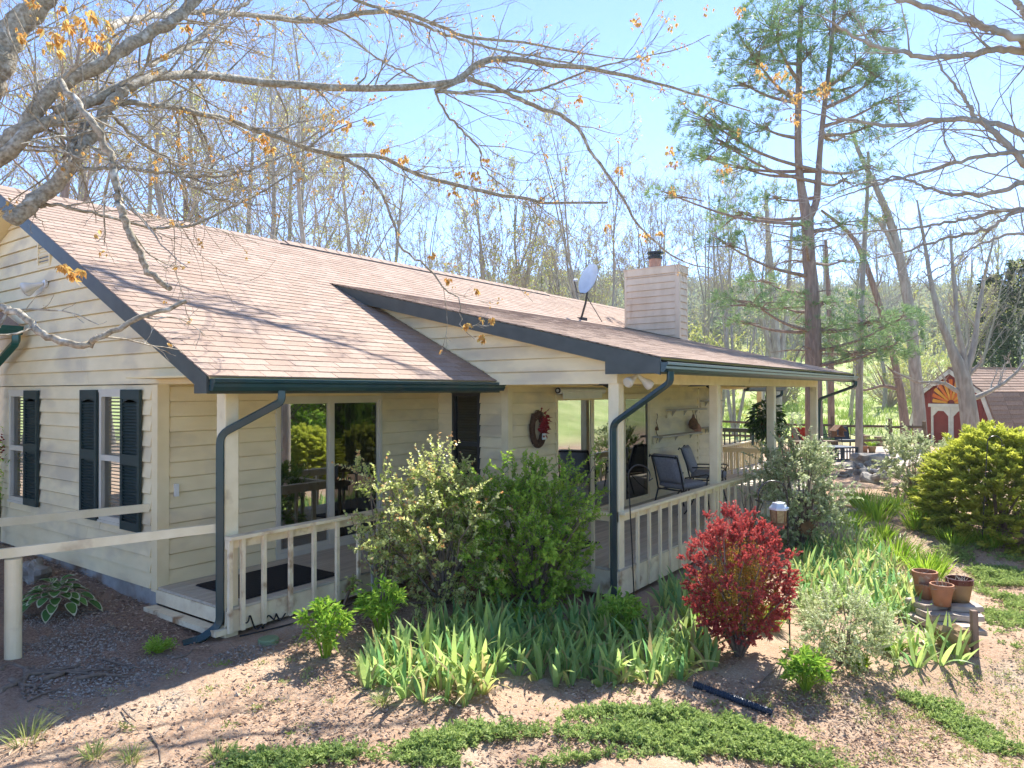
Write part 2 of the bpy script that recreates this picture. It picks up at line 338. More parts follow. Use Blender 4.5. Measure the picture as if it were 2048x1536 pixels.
def shingle(name, ca, cb, dx, dy):
    m = bpy.data.materials.new(name); m.use_nodes = True; n = m.node_tree.nodes; l = m.node_tree.links; b = n['Principled BSDF']
    b.inputs['Roughness'].default_value = .95; b.inputs['Specular IOR Level'].default_value = .2
    at_ = n.new('ShaderNodeAttribute'); at_.attribute_name = 'rnd'
    rp = n.new('ShaderNodeValToRGB'); rp.color_ramp.elements[0].color = (*ca, 1); rp.color_ramp.elements[1].color = (*cb, 1); l.new(at_.outputs['Fac'], rp.inputs[0])
    tc = n.new('ShaderNodeTexCoord'); col = rp.outputs[0]
    for sc, lo2, c in ((55., .5, (.12, .08, .075)), (.8, .55, (.21, .15, .13))):
        nz = n.new('ShaderNodeTexNoise'); nz.inputs['Scale'].default_value = sc; nz.inputs['Detail'].default_value = 5; l.new(tc.outputs['Object'], nz.inputs['Vector'])
        r2 = n.new('ShaderNodeValToRGB'); r2.color_ramp.elements[0].position = lo2; r2.color_ramp.elements[1].position = lo2+.25; r2.color_ramp.elements[1].color = (.45, .45, .45, 1); l.new(nz.outputs[0], r2.inputs[0])
        mx = n.new('ShaderNodeMixRGB'); l.new(r2.outputs[0], mx.inputs[0]); l.new(col, mx.inputs[1]); mx.inputs[2].default_value = (*c, 1); col = mx.outputs[0]
    l.new(col, b.inputs['Base Color'])
    nb = n.new('ShaderNodeTexNoise'); nb.inputs['Scale'].default_value = 220; l.new(tc.outputs['Object'], nb.inputs['Vector']); bp = n.new('ShaderNodeBump'); bp.inputs['Strength'].default_value = .3; bp.inputs['Distance'].default_value = .004
    l.new(nb.outputs[0], bp.inputs['Height']); l.new(bp.outputs[0], b.inputs['Normal']); M[name] = m
shingle('shingle', (.365, .265, .205), (.435, .33, .265), .305, .14)
def ground_mat():
    m = bpy.data.materials.new('ground'); m.use_nodes = True; n = m.node_tree.nodes; l = m.node_tree.links; b = n['Principled BSDF']; b.inputs['Roughness'].default_value = .95; b.inputs['Specular IOR Level'].default_value = .15
    tc = n.new('ShaderNodeTexCoord').outputs['Object']
    def noise(sc, det=6.):
        x = n.new('ShaderNodeTexNoise'); x.inputs['Scale'].default_value = sc; x.inputs['Detail'].default_value = det; x.inputs['Roughness'].default_value = .65; l.new(tc, x.inputs['Vector']); return x.outputs[0]
    def ramp(v, a, bb, ca, cb):
        r = n.new('ShaderNodeValToRGB'); e = r.color_ramp.elements; e[0].position = a; e[1].position = bb; e[0].color = (*ca, 1); e[1].color = (*cb, 1); l.new(v, r.inputs[0]); return r.outputs[0]
    def mix(f, a, bb):
        x = n.new('ShaderNodeMixRGB'); l.new(f, x.inputs[0]); l.new(a, x.inputs[1]); l.new(bb, x.inputs[2]); return x.outputs[0]
    k0, k1 = (0, 0, 0), (1, 1, 1)
    soil = ramp(noise(2.2), .3, .7, (.32, .19, .12), (.51, .35, .235))
    fine = mix(ramp(noise(26.), .42, .62, k0, k1), ramp(noise(70.), .3, .7, (.25, .155, .105), (.56, .42, .305)), soil)
    straw = mix(ramp(noise(1.3), .5, .68, k0, (.7, .7, .7)), fine, ramp(noise(45.), .35, .65, (.32, .25, .18), (.62, .53, .41)))
    a_m = n.new('ShaderNodeAttribute'); a_m.attribute_name = 'mulch'; a_g = n.new('ShaderNodeAttribute'); a_g.attribute_name = 'grass'
    mul = ramp(noise(38.), .33, .66, (.13, .083, .062), (.4, .285, .215))
    c = mix(a_m.outputs['Fac'], straw, mul)
    gr = ramp(noise(.35), .35, .65, (.27, .36, .1), (.48, .52, .22)); gr2 = mix(ramp(noise(.11), .45, .65, k0, (.6, .6, .6)), gr, ramp(noise(3.), .4, .6, (.2, .2, .09), (.38, .34, .17)))
    c = mix(a_g.outputs['Fac'], c, gr2); l.new(c, b.inputs['Base Color'])
    h = n.new('ShaderNodeMath'); h.operation = 'ADD'; l.new(noise(34.), h.inputs[0]); l.new(noise(9.), h.inputs[1])
    bp = n.new('ShaderNodeBump'); bp.inputs['Strength'].default_value = .8; bp.inputs['Distance'].default_value = .025; l.new(h.outputs[0], bp.inputs['Height']); l.new(bp.outputs[0], b.inputs['Normal']); M['ground'] = m
ground_mat()
# ------------------------------------------------------------------ ground
def blobmask(x, y, pts):
    m = np.zeros(np.broadcast(x, y).shape)
    for a, b, r in pts: m = np.maximum(m, np.clip(1.5-1.5*np.hypot(x-a, y-b)/r, 0, 1))
    return m
MULCH = [(3.2, 9.5, 1.6), (3.3, 8, 1.1), (3.6, 7.2, .9), (3.2, 11, 1.4), (3.2, 6.7, 1.1), (2.6, 7.2, 1.2), (5.5, 5.95, .6), (6.4, 5.7, .9), (7.3, 5.2, 1.3), (7.2, 4.2, .9), (6, 4.9, .8), (8.8, 3.5, .5), (15, 3.2, 1.2), (17, 2, 1.)]
ra = np.concatenate([np.geomspace(.6, 40, 150), np.geomspace(42, 430, 50)]); th = np.linspace(0, 2*math.pi, 261)[:-1]
th = np.concatenate([np.linspace(YAW-.75, YAW+.75, 200), np.linspace(YAW+.75, YAW-.75+2*math.pi, 82)[1:-1]])
gx = ra[:, None]*np.cos(th); gy = ra[:, None]*np.sin(th)
gzv = gz(gx, gy)+.018*np.sin(gx*3.1+gy*2.3)*np.sin(gy*3.7-gx*1.3)+rng.normal(0, .006, gx.shape)
nt = len(th); i = np.arange(len(ra)-1)[:, None]*nt; j = np.arange(nt)[None]; j2 = (j+1) % nt
g = MB(); g.add(np.stack([gx, gy, gzv], -1), np.stack([i+j, i+nt+j, i+nt+j2, i+j2], -1).reshape(-1, 4))
go = g.build('ground', 'ground', kind='structure', smooth=True)
dd = gx*fw[0]+gy*fw[1]; ss = gx*rt[0]+gy*rt[1]
for nm, val in (('mulch', np.clip(blobmask(gx, gy, MULCH)+.0, 0, 1)), ('grass', np.clip((dd-30)/5, 0, 1)+np.clip((-5-gy)/2, 0, 1))):
    a = go.data.attributes.new(nm, 'FLOAT', 'POINT'); a.data.foreach_set('value', np.clip(val, 0, 1).ravel().astype(np.float32))

# ------------------------------------------------------------------ house
X0, XR, YW1, YP1, X1, YW2 = 4.10, 3.68, 7.90, 6.50, 8.74, 6.50
XT, XR2, YE2, YP2, F2 = 8.07, 7.81, 3.555, 4.24, -.09
XEND, XMAIN = 19.0, 22.5
z1 = lambda y: .5*(y-6.16)+2.31          # main front slope
z2 = lambda y: 2.56+.238*(y-3.555)       # porch slope
YRG = 11.57; ZRG = z1(YRG)
house = thing('house', 'cream lap-sided single-storey house with brown shingle roof and long railed porch', 'house', (4.1, 7.9, -.05), world=True)
def P3(pl, c, u, z, o=0.):
    return (c-o, u, z) if pl == 'X' else (u, c-o, z)
def rects(u0, u1, za, zb, holes):
    """a rectangle with the openings cut out"""
    out = [(u0, u1, za, zb)]
    for a, b, c, d in holes:
        nx = []
        for p, q, r, s in out:
            if b <= p or a >= q or d <= r or c >= s: nx.append((p, q, r, s)); continue
            if a > p: nx.append((p, a, r, s))
            if b < q: nx.append((b, q, r, s))
            if c > r: nx.append((max(p, a), min(q, b), r, c))
            if d < s: nx.append((max(p, a), min(q, b), d, s))
        out = nx
    return out
def wedge(mb, pl, c, ua, ub, ta, tb, za, zb, th0, th1):
    v = [P3(pl, c, ua, za, 0), P3(pl, c, ub, za, 0), P3(pl, c, tb, zb, 0), P3(pl, c, ta, zb, 0), P3(pl, c, ua, za, th0), P3(pl, c, ub, za, th0), P3(pl, c, tb, zb, th1), P3(pl, c, ta, zb, th1)]
    mb.add(v, [(0, 1, 2, 3), (7, 6, 5, 4), (0, 4, 5, 1), (2, 6, 7, 3), (0, 3, 7, 4), (1, 5, 6, 2)], rng.uniform())
def boards(wall, pl, c, lo, hi, za, zb, holes=(), ex=.1758, m='siding', gap=.002, name='siding_board'):
    """lap siding: every board a piece of its own; lo, hi: the wall's ends as functions of height"""
    z = za
    while z < zb-.02:
        t = min(z+ex, zb)
        a, b, a2, b2 = lo(z), hi(z), lo(t), hi(t)
        if b-a < .06: z = t; continue
        if b2 < a2: a2 = b2 = (a2+b2)/2
        for p, q, r, s in rects(min(a, a2), max(b, b2), z, t, holes):
            f = (r-z)/ex; g_ = (s-z)/ex
            pa = max(p, a+(a2-a)*f) if p <= min(a, a2)+1e-6 else p; pb = min(q, b+(b2-b)*f) if q >= max(b, b2)-1e-6 else q
            qa = max(p, a+(a2-a)*g_) if p <= min(a, a2)+1e-6 else p; qb = min(q, b+(b2-b)*g_) if q >= max(b, b2)-1e-6 else q
            if pb-pa < .01 or s-r < .012: continue
            L = pb-pa
            cuts = [0, 1] if L < 3.6 or qa != pa and qb != pb else [0, rng.uniform(.35, .65), 1]
            for k in range(len(cuts)-1):
                u0, u1 = cuts[k], cuts[k+1]
                mb = MB(); wedge(mb, pl, c, pa+(pb-pa)*u0+gap, pa+(pb-pa)*u1-gap, qa+(qb-qa)*u0+gap, qa+(qb-qa)*u1-gap, r+(.014 if f < .01 else .001), s+.001 if s >= t-1e-4 else s, .04-.022*f, .014)
                mb.build(name, m, wall)
        z = t
def backing(pl, c, u0, u1, za, zb, holes=(), th=.1, name='wall', m='siding'):
    mb = MB()
    for p, q, r, s in rects(u0, u1, za, zb, holes):
        mb.prism([P3(pl, c, p, r, -.001), P3(pl, c, q, r, -.001), P3(pl, c, q, s, -.001), P3(pl, c, p, s, -.001)], (th, 0, 0) if pl == 'X' else (0, th, 0))
    return mb.build(name, m, house)
def panel(name, m, pl, c, u0, u1, za, zb, o0, o1, parent=house):
    """a flat board standing from o0 to o1 in front of a wall"""
    mb = MB(); mb.prism([P3(pl, c, u0, za, o0), P3(pl, c, u1, za, o0), P3(pl, c, u1, zb, o0), P3(pl, c, u0, zb, o0)], np.array(P3(pl, 0, 0, 0, o1-o0)))
    return mb.build(name, m, parent)

# gable wall (left end)
WIN = [(8.60, 9.20, .62, 2.16), (11.40, 12.0, .62, 2.16)]
gw = backing('X', X0, YW1, 12.9, -.046, 2.3, WIN)
mb = MB(); mb.prism([(X0+.001, 6.45, 2.245), (X0+.001, 16.6, 2.245), (X0+.001, YRG, z1(YRG)-.2), ], (.1, 0, 0)); mb.build('gable_wall', 'siding', house)
boards(gw, 'X', X0, lambda z: YW1+.085, lambda z: 12.3, -.046, 2.2394, WIN)
boards(gw, 'X', X0, lambda z: max(6.62, 6.16+(z-2.31+.22)/.5), lambda z: min(12.6, 2*YRG-6.16-(z-2.31+.22)/.5), 2.2394, 4.9)
panel('corner_trim', 'trim', 'X', X0, YW1-.02, YW1+.085, -.06, 2.245, 0, .024)
mb = MB(); mb.box(X0-.01, X0+.1, YW1-.02, 12.9, -.4, -.047); fo = mb.build('foundation', 'foundation', house)
# front wall behind the left porch
D1 = (5.62, 7.46, .0, 2.1)
fwl = backing('Y', YW1, X0+.1, X1, -.05, 2.3, [D1])
boards(fwl, 'Y', YW1, lambda z: X0+.115, lambda z: X1-.002, -.02, 2.26, [D1], ex=.172)
panel('corner_trim', 'trim', 'Y', YW1, X0-.024, X0+.11, -.06, 2.245, .021, .044)
# wall that steps forward, with the dark window
WR = (7.0, 7.56, .55, 2.13)
rw = backing('X', X1, YW2, YW1, -.14, 2.3, [WR])
boards(rw, 'X', X1, lambda z: YW2+.07, lambda z: YW1-.03, -.1, 2.27, [WR], ex=.172)
# front wall behind the right porch
D2 = (10.08, 13.7, F2, 2.1); XW2E = 17.9
rw2 = backing('Y', YW2, X1+.1, XW2E, -.14, 2.36, [D2])
boards(rw2, 'Y', YW2, lambda z: X1+.09, lambda z: 16.32, -.1, 2.34, [D2], ex=.172)
boards(rw2, 'Y', YW2, lambda z: 16.42, lambda z: XW2E-.01, -.1, 2.34, (), ex=.172)
panel('corner_trim', 'trim', 'X', X1, YW2-.03, YW2+.075, -.12, 2.28, .005, .03)
panel('corner_trim', 'trim', 'Y', YW2, X1-.03, X1+.085, -.12, 2.28, .03, .05)
panel('wall_strip', 'trim', 'Y', YW2, 16.325, 16.415, -.1, 2.2, 0, .03)
panel('end_trim', 'trim', 'Y', YW2, XW2E-.02, XW2E+.08, -.1, 2.3, .0, .03)
ew = backing('X', XW2E+.02, YW2+.02, 16.8, -.14, 2.3, (), th=-.1, name='end_wall')
# triangle wall between the two roofs
tri = MB(); tri.prism([(XT+.002, YP2+.1, 2.25), (XT+.002, 6.6, 2.25), (XT+.002, 9.3, z1(9.3)-.05), (XT+.002, 9.3, z2(9.3)-.12), (XT+.002, YP2+.1, z2(YP2+.1)-.16)], (.09, 0, 0)); tri = tri.build('porch_gable', 'siding', house)
boards(tri, 'X', XT, lambda z: max(YP2, 3.555+(z-2.56+.19)/.238), lambda z: 6.3 if z < 2.36 else 6.16+(z-2.33)/.5, 2.235, 3.86, ex=.178)
# ---- roofs
def slab(name, prof, xa, xb, m='fascia', th=.09):
    mb = MB(); mb.prism([(xa, y, z) for y, z in prof]+[(xa, y, z-th) for y, z in prof[::-1]], (xb-xa, 0, 0)); return mb.build(name, m, house)
roof1 = slab('roof', [(6.19, z1(6.19)-.012), (YRG, ZRG-.012)], XR+.02, XMAIN, 'soffit')
roofb = slab('rear_roof', [(YRG, ZRG-.012), (17.1, z1(2*YRG-17.1)-.012)], XR+.02, XMAIN, 'soffit')
roof2 = slab('porch_roof', [(YE2+.03, z2(YE2+.03)-.012), (9.5, z2(9.5)-.012)], XR2+.02, XEND, 'soffit')
def tabs(roof, y0, y1, zf, slope, xa_f, xb_f, name, n_single, ex=.143, w=.305):
    th_ = math.atan(slope); e = np.array([0, math.cos(th_), math.sin(th_)]); nn = np.array([0, -math.sin(th_), math.cos(th_)])
    nc = int((y1-y0)/(ex*e[1]))+1; lst = []
    for c in range(nc):
        s0 = c*ex; yb = y0+s0*e[1]
        xb = xb_f(yb); xa = xa_f(yb); off = [(0, .5, .21, .71)[c % 4]*w, 0][0]; x = xa-off
        while x < xb:
            a, b = max(x, xa), min(x+w, xb)
            if b-a > .04: lst.append((a, b, c, min(1., (y1-yb)/(ex*e[1]))))
            x += w
    base = lambda c: np.array([0, y0+c*ex*e[1], zf(y0+c*ex*e[1])])
    def geo(mb, a, b, fr, o, lift=0., rnd=.5):
        L = (ex+.03)*min(fr, 1); v = []
        for x in (a+.003, b-.003):
            for s_, h in ((-.004, .008+lift), (L, .002), (L, -.004), (-.004, -.004)): v.append(o+np.array([x, 0, 0])+e*s_+nn*h)
        mb.add(v, [(0, 1, 5, 4), (3, 0, 4, 7), (0, 3, 2, 1), (4, 5, 6, 7)], rnd)
    key = [np.linalg.norm(np.array([(a+b)/2, base(c)[1], base(c)[2]])-CAM)+(9 if b-a < w-.001 else 0)+(9 if fr < 1 else 0) for a, b, c, fr in lst]
    order = np.argsort(key); pro = []
    for k in range(10):
        mb = MB(); geo(mb, -w/2, w/2, 1, np.zeros(3), rng.uniform(0, .004), k/9); me = mb.mesh('shingle'); me.materials.append(M['shingle']); pro.append(me)
    rest = MB()
    for r_, k in enumerate(order):
        a, b, c, fr = lst[k]
        if r_ < n_single:
            o = link('shingle', pro[rng.integers(10)], roof); o.location = Vector(base(c)+[(a+b)/2, 0, 0])
        else: geo(rest, a, b, fr, base(c), rng.uniform(0, .004), rng.uniform())
    rest.build('shingles', 'shingle', roof, kind='stuff')
tabs(roof1, 6.15, YRG, z1, .5, lambda y: XR-.02, lambda y: XT-.005 if y < 9.35 else XMAIN+.02, 'shingle', 300)
upper = roof1
tabs(roof2, YE2-.02, 9.5, z2, .238, lambda y: XR2-.02, lambda y: XEND+.02, 'shingle', 200)
far = slab('far_roof', [(6.15, z1(6.15)+.012), (9.4, z1(9.4)+.012)], XEND-.2, XMAIN+.02, 'shingle', th=.03)
# ridge caps and the raised ridge vent
k = 0; x = XR
while x < XMAIN:
    h = .035 if 8.3 < x < 17.4 else .008
    mb = MB(); b = min(x+.33, XMAIN+.02)
    mb.prism([(x-.02, YRG-.15, z1(YRG-.15)+.012+h*.6), (x-.02, YRG, ZRG+.02+h), (x-.02, YRG+.15, z1(YRG-.15)+.012+h*.6), (x-.02, YRG+.15, z1(YRG-.15)-.0), (x-.02, YRG-.15, z1(YRG-.15)-.0)], (b-x+.01, 0, 0)); mb.build('ridge_cap', 'shingle' if h < .01 else 'shingle', upper); x += .3
mb = MB(); mb.prism([(8.25, YRG-.17, z1(YRG-.17)+.014), (8.25, YRG-.165, z1(YRG-.17)+.036), (8.25, YRG+.16, z1(YRG-.17)+.036), (8.25, YRG+.16, z1(YRG-.17)+.014)], (9.2, 0, 0)); mb.build('ridge_vent', 'black_metal', house)
# rake boards, fascia, soffits
def rake(x, th, prof, dep, m='fascia'):
    mb = MB(); mb.prism([(x, y, z) for y, z in prof]+[(x, y, z-dep) for y, z in prof[::-1]], (th, 0, 0)); return mb.build('rake_board', m, house)
rake(XR, .03, [(6.26, z1(6.26)-.014), (YRG, ZRG-.014)], .195)
mb = MB(); mb.prism([(XR-.006, 6.2, 2.143), (XR-.006, 6.2, z1(6.2)-.02), (XR-.006, 6.41, z1(6.41)-.02), (XR-.006, 6.41, 2.143)], (.036, 0, 0)); mb.build('rake_return', 'fascia', house)
mb = MB(); mb.prism([(XR, YRG, ZRG-.014), (XR, 17, z1(2*YRG-17)-.014), (XR, 17, z1(2*YRG-17)-.21), (XR, YRG, ZRG-.21)], (.03, 0, 0)); mb.build('rake_board', 'fascia', house)
for sgn in (1, -1):
    ya, yb = (6.3, YRG) if sgn > 0 else (YRG, 17); za, zb = z1(ya if sgn > 0 else 2*YRG-ya)-.19, z1(yb if sgn > 0 else 2*YRG-yb)-.19
    mb = MB(); mb.prism([(XR+.032, ya, za), (XR+.032, yb, zb), (XR+.032, yb, zb-.012), (XR+.032, ya, za-.012)], (X0-XR-.034, 0, 0)); mb.build('rake_soffit', 'soffit', house)
rake(XR2, .03, [(YE2, z2(YE2)-.014), (9.45, z2(9.45)-.014)], .2)
mb = MB(); mb.prism([(XR2+.006, YE2-.005, z2(YE2)-.2), (XR2+.006, YE2-.005, 2.365), (XR2+.006, 4.29, 2.365), (XR2+.006, 4.29, z2(4.29)-.205)], (.03, 0, 0)); mb.build('rake_return', 'fascia', house)
mb = MB(); mb.prism([(XR2+.032, YE2+.02, z2(YE2)-.15), (XR2+.032, 9.3, z2(9.3)-.15), (XR2+.032, 9.3, z2(9.3)-.163), (XR2+.032, YE2+.02, z2(YE2)-.163)], (XT-XR2-.036, 0, 0)); mb.build('rake_soffit', 'soffit', house)
rake(XEND-.03, .03, [(YE2, z2(YE2)-.014), (9.45, z2(9.45)-.014)], .2)
rake(XMAIN-.03, .03, [(6.22, z1(6.22)-.014), (YRG, ZRG-.014)], .2)
for xa, xb, y, za, zb in ((XR+.03, 8.2, 6.22, 2.14, 2.30), (XR2+.03, XEND-.03, YE2+.03, 2.36, 2.53), (XEND, XMAIN-.03, 6.22, 2.14, 2.30)):
    mb = MB(); mb.box(xa, xb, y, y+.025, za, zb); mb.build('fascia_board', 'fascia', house)
def gutter(xa, xb, y, z, m='gutter'):
    pr = [(0, .0), (0, -.115), (-.07, -.115), (-.098, -.075), (-.098, -.045), (-.122, -.03), (-.122, .0), (-.108, .004), (-.108, -.008)]
    v = [(x, y+a, z+b) for x in (xa, xb) for a, b in pr]; n = len(pr)
    mb = MB(); mb.add(v, [(i_, i_+1, n+i_+1, n+i_) for i_ in range(n-1)])
    for x, s_ in ((xa, 1), (xb, -1)): mb.add([(x, y+a, z+b) for a, b in pr[:7]], [(0, i_, i_+1) for i_ in range(1, 6)])
    for x in np.arange(xa+.4, xb, .9): mb.box(x, x+.012, y-.115, y, z-.004, z+.002)
    return mb.build('gutter', m, house)
gutter(3.70, 8.20, 6.218, 2.28); gutter(XR2+.01, XEND+.02, YE2+.028, 2.495); gutter(XEND+.05, XMAIN, 6.218, 2.28)
def spout(pts, w=.075, d=.055, m='gutter'):
    """a downspout: a square pipe swept along its bends"""
    P = [np.array(p, float) for p in pts]; Q = [P[0]]
    for a, b, c in zip(P, P[1:], P[2:]):
        r = min(.09, np.linalg.norm(b-a)*.4, np.linalg.norm(c-b)*.4); p, q = b+unit(a-b)*r, b+unit(c-b)*r
        for t in np.linspace(0, 1, 5): Q.append((1-t)**2*p+2*t*(1-t)*b+t*t*q)
    Q.append(P[-1]); Q = np.array(Q); mb = MB(); dd_ = unit(np.gradient(Q, axis=0)); R_ = unit(np.cross(dd_, np.array([.8, -.6, .001]))); R_ = R_*np.sign(R_@R_[0])[:, None] if len(R_) else R_
    U_ = np.cross(R_, dd_)
    pr = [(-1, -.8), (-.8, -1), (.8, -1), (1, -.8), (1, .8), (.8, 1), (-.8, 1), (-1, .8)]
    v = Q[:, None]+np.stack([R_*(a*d/2)+U_*(b*w/2) for a, b in pr], 1); k_ = len(Q); i_ = np.arange(k_-1)[:, None]*8; j_ = np.arange(8)[None]; jj = (j_+1) % 8
    mb.add(v, np.stack([i_+j_, i_+jj, i_+8+jj, i_+8+j_], -1).reshape(-1, 4)); return mb.build('downspout', m, house)
spout([(4.46, 6.15, 2.17), (4.46, 6.15, 2.06), (4.035, 6.56, 1.735), (4.035, 6.56, -.16), (3.86, 6.62, -.27), (3.72, 6.68, -.285)])
spout([(7.93, 3.48, 2.385), (7.93, 3.48, 2.26), (8.015, 4.29, 1.745), (8.015, 4.29, -.52)])
spout([(18.75, 3.48, 2.385), (18.75, 3.48, 2.27), (18.74, 4.3, 1.95), (18.72, 4.34, .7)])
spout([(22.2, 6.16, 2.17), (22.2, 6.16, 2.03), (21.9, 6.9, 1.72), (21.9, 6.95, .5)])
mb = MB(); mb.box(3.58, 3.74, 6.6, 6.78, -.315, -.29); mb.build('splash_block', 'rust', house)
# ---- porches
def deck(name, xa, xb, ya, yb, z, w=.092):
    mb = MB(); mb.box(xa+.02, xb, ya+.03, yb, z-.19, z-.026); d_ = mb.build(name, 'deck', house); y = ya-.02; v = []
    while y < yb-.01:
        b = min(y+w-.006, yb); m_ = MB(); m_.box(xa-.015, xb, y, b, z-.025, z+rng.uniform(-.0015, .0015)); m_.v[0] = m_.v[0]; m_.r[0] = np.full(6, rng.uniform()); m_.build('deck_board', 'deck', d_); y += w
    return d_
deck('porch_deck', X0, XT-.02, YP1, YW1-.03, 0.); deck('porch_deck', XT, 19.2, YP2, YW2-.03, F2)
deck('porch_deck', XW2E+.1, 23.4, YW2-.02, 11.4, F2)
for nm, a in (('rim_board', (X0, XT+.05, YP1-.012, YP1+.028, -.245, -.03)), ('rim_board', (X0-.03, X0, YP1, YW1-.03, -.17, -.028)), ('rim_board', (XT-.04, XT-.002, YP2, YP1, -.42, F2-.03)), ('rim_board', (XT, 19.2, YP2-.012, YP2+.03, -.45, F2-.03)), ('step_board', (X0-.16, X0-.032, YP1-.02, YW1-.02, -.245, -.19))):
    mb = MB(); mb.box(*a); mb.build(nm, 'worn_paint', house)
def post(x, y, z0, z1_, w=.15):
    mb = MB(); c = .008
    mb.prism([(x+a*w, y+b*w, z0) for a, b in ((.06, 0), (.94, 0), (1, .06), (1, .94), (.94, 1), (.06, 1), (0, .94), (0, .06))], (0, 0, z1_-z0)); return mb.build('porch_post', 'porch_paint', house)
post(4.07, 6.53, -.3, 2.2, .155)
for x in (XT, 11.56, 14.72, 18.2): post(x, YP2, -.5, 2.25)
post(22.9, 6.98, -.3, 2.2); post(22.6, 11.2, -.3, 2.3, .16)
def bm(name, m, *a): mb = MB(); mb.box(*a); return mb.build(name, m, house)
bm('porch_beam', 'porch_paint', X0+.1, XT-.01, 6.5, 6.63, 2.19, 2.3); bm('porch_beam', 'porch_paint', XT+.012, 18.4, YP2+.012, YP2+.13, 2.25, 2.42); bm('porch_beam', 'porch_paint', 18.1, 23.1, 6.96, 7.08, 2.2, 2.34); bm('porch_beam', 'porch_paint', 18.36, 18.48, YP2+.13, 6.96, 2.25, 2.42)
bm('porch_ceiling', 'soffit', XR+.06, XT, 6.25, YW1-.03, 2.302, 2.32); bm('porch_ceiling', 'soffit', XT+.1, XEND-.05, YE2+.06, 7.2, 2.43, 2.45); bm('porch_ceiling', 'soffit', XW2E+.05, XMAIN-.05, 6.26, 17, 2.36, 2.375)
def railing(a, b, zt, zb, bal, m='porch_paint', out=(0, -1), cap=.12, bw=.04, low=None):
    """cap rail, face rail and balusters between two points"""
    a = np.array(a, float); b = np.array(b, float); L = np.linalg.norm(b-a); d = (b-a)/L; o = np.array(out, float)
    mb = MB(); mb.bar((*(a+o*.02), zt-.017), (*(b+o*.02), zt-.017), cap, .034); r_ = mb.build('porch_railing', m, house)
    mb = MB(); mb.bar((*(a-o*.012), zt-.082), (*(b-o*.012), zt-.082), .034, .092); mb.build('face_rail', m, r_)
    if low is not None: mb = MB(); mb.bar((*(a-o*.012), low), (*(b-o*.012), low), .034, .07); mb.build('bottom_rail', m, r_)
    for s_ in bal:
        c = a+d*s_; mb = MB(); mb.bar((*(c+o*.029), zb), (*(c+o*.029), zt-.036), bw, bw, (*d, 0)); mb.build('baluster', m, r_)
    return r_
railing((4.06, 6.485), (8.1, 6.485), .72, -.235, .18+np.array([-.16, -.02, 4.467-4.24, 4.794-4.24, 5.103-4.24, 5.429-4.24, 5.747-4.24, 6.062-4.24, 6.386-4.24, 2.47, 2.79, 3.11, 3.43]), 'worn_paint')
railing((XT, 6.45), (XT, YP2+.1), .63, -.4, np.arange(.15, 2.1, .34), out=(-1, 0))
railing((8.07, YP2), (18.4, YP2), .63, -.43, np.arange(.46, 10.2, .345))
railing((19.15, YP2+.2), (19.15, 7.0), .63, -.2, np.arange(.12, 2.7, .16), out=(1, 0), m='trim')
railing((19.2, 7.05), (23.0, 7.05), .63, -.2, np.arange(.1, 3.7, .17), m='trim')
railing((23.0, 7.1), (23.0, 11.3), .95, -.1, np.arange(.1, 4.2, .17), m='fascia', out=(1, 0))  # far rail on the unlit side: its shade is put into the dark colour
# ---- windows, doors
def window(pl, c, u0, u1, za, zb, mid, m='window_frame', w=.055, blind=None, behind='unlit_interior', dark=False):
    fr = MB()
    for a in ((u0, u0+w, za, zb), (u1-w, u1, za, zb), (u0+w, u1-w, za, za+w), (u0+w, u1-w, zb-w, zb), (u0+w, u1-w, mid-.035, mid+.035)):
        fr.prism([P3(pl, c, a[0], a[2], -.05), P3(pl, c, a[1], a[2], -.05), P3(pl, c, a[1], a[3], -.05), P3(pl, c, a[0], a[3], -.05)], np.array(P3(pl, 0, 0, 0, .095)))
    wd = fr.build('window', m, house)
    panel('casing', m, pl, c, u0-.012, u1+.012, zb, zb+.035, 0, .05, wd); panel('sill', m, pl, c, u0-.012, u1+.012, za-.03, za, 0, .06, wd)
    for a, b in ((za+w, mid-.035), (mid+.035, zb-w)):
        mb = MB(); mb.add([P3(pl, c, u0+w, a, .0), P3(pl, c, u1-w, a, .0), P3(pl, c, u1-w, b, .0), P3(pl, c, u0+w, b, .0)], [(3, 2, 1, 0) if pl == 'X' else (0, 1, 2, 3)]); mb.build('pane', 'screen_glass' if dark else 'window_glass', wd)
    if blind:
        for z in np.arange(za+.08, zb-.06, .042):
            mb = MB(); q = P3(pl, c, u0+w, z, -.055); e_ = P3(pl, c, u1-w, z, -.055); mb.bar(q, e_, .03, .004, (.5, .5, .8) if pl == 'X' else (0, .5, .8)); mb.build('blind_slat', blind, wd)
    s_ = 1 if pl == 'X' else 0
    mb = MB(); o = -.5
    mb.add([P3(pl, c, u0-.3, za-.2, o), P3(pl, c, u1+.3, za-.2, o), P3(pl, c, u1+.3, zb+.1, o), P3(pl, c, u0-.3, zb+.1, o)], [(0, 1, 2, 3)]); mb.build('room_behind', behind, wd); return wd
w1 = window('X', X0, *WIN[0], 1.37, blind='blind', behind='amber_curtain'); w2 = window('X', X0, *WIN[1], 1.37, blind='blind')
window('X', X1, *WR, 1.33, m='dark_frame', blind='dark_blind', dark=True, w=.045)
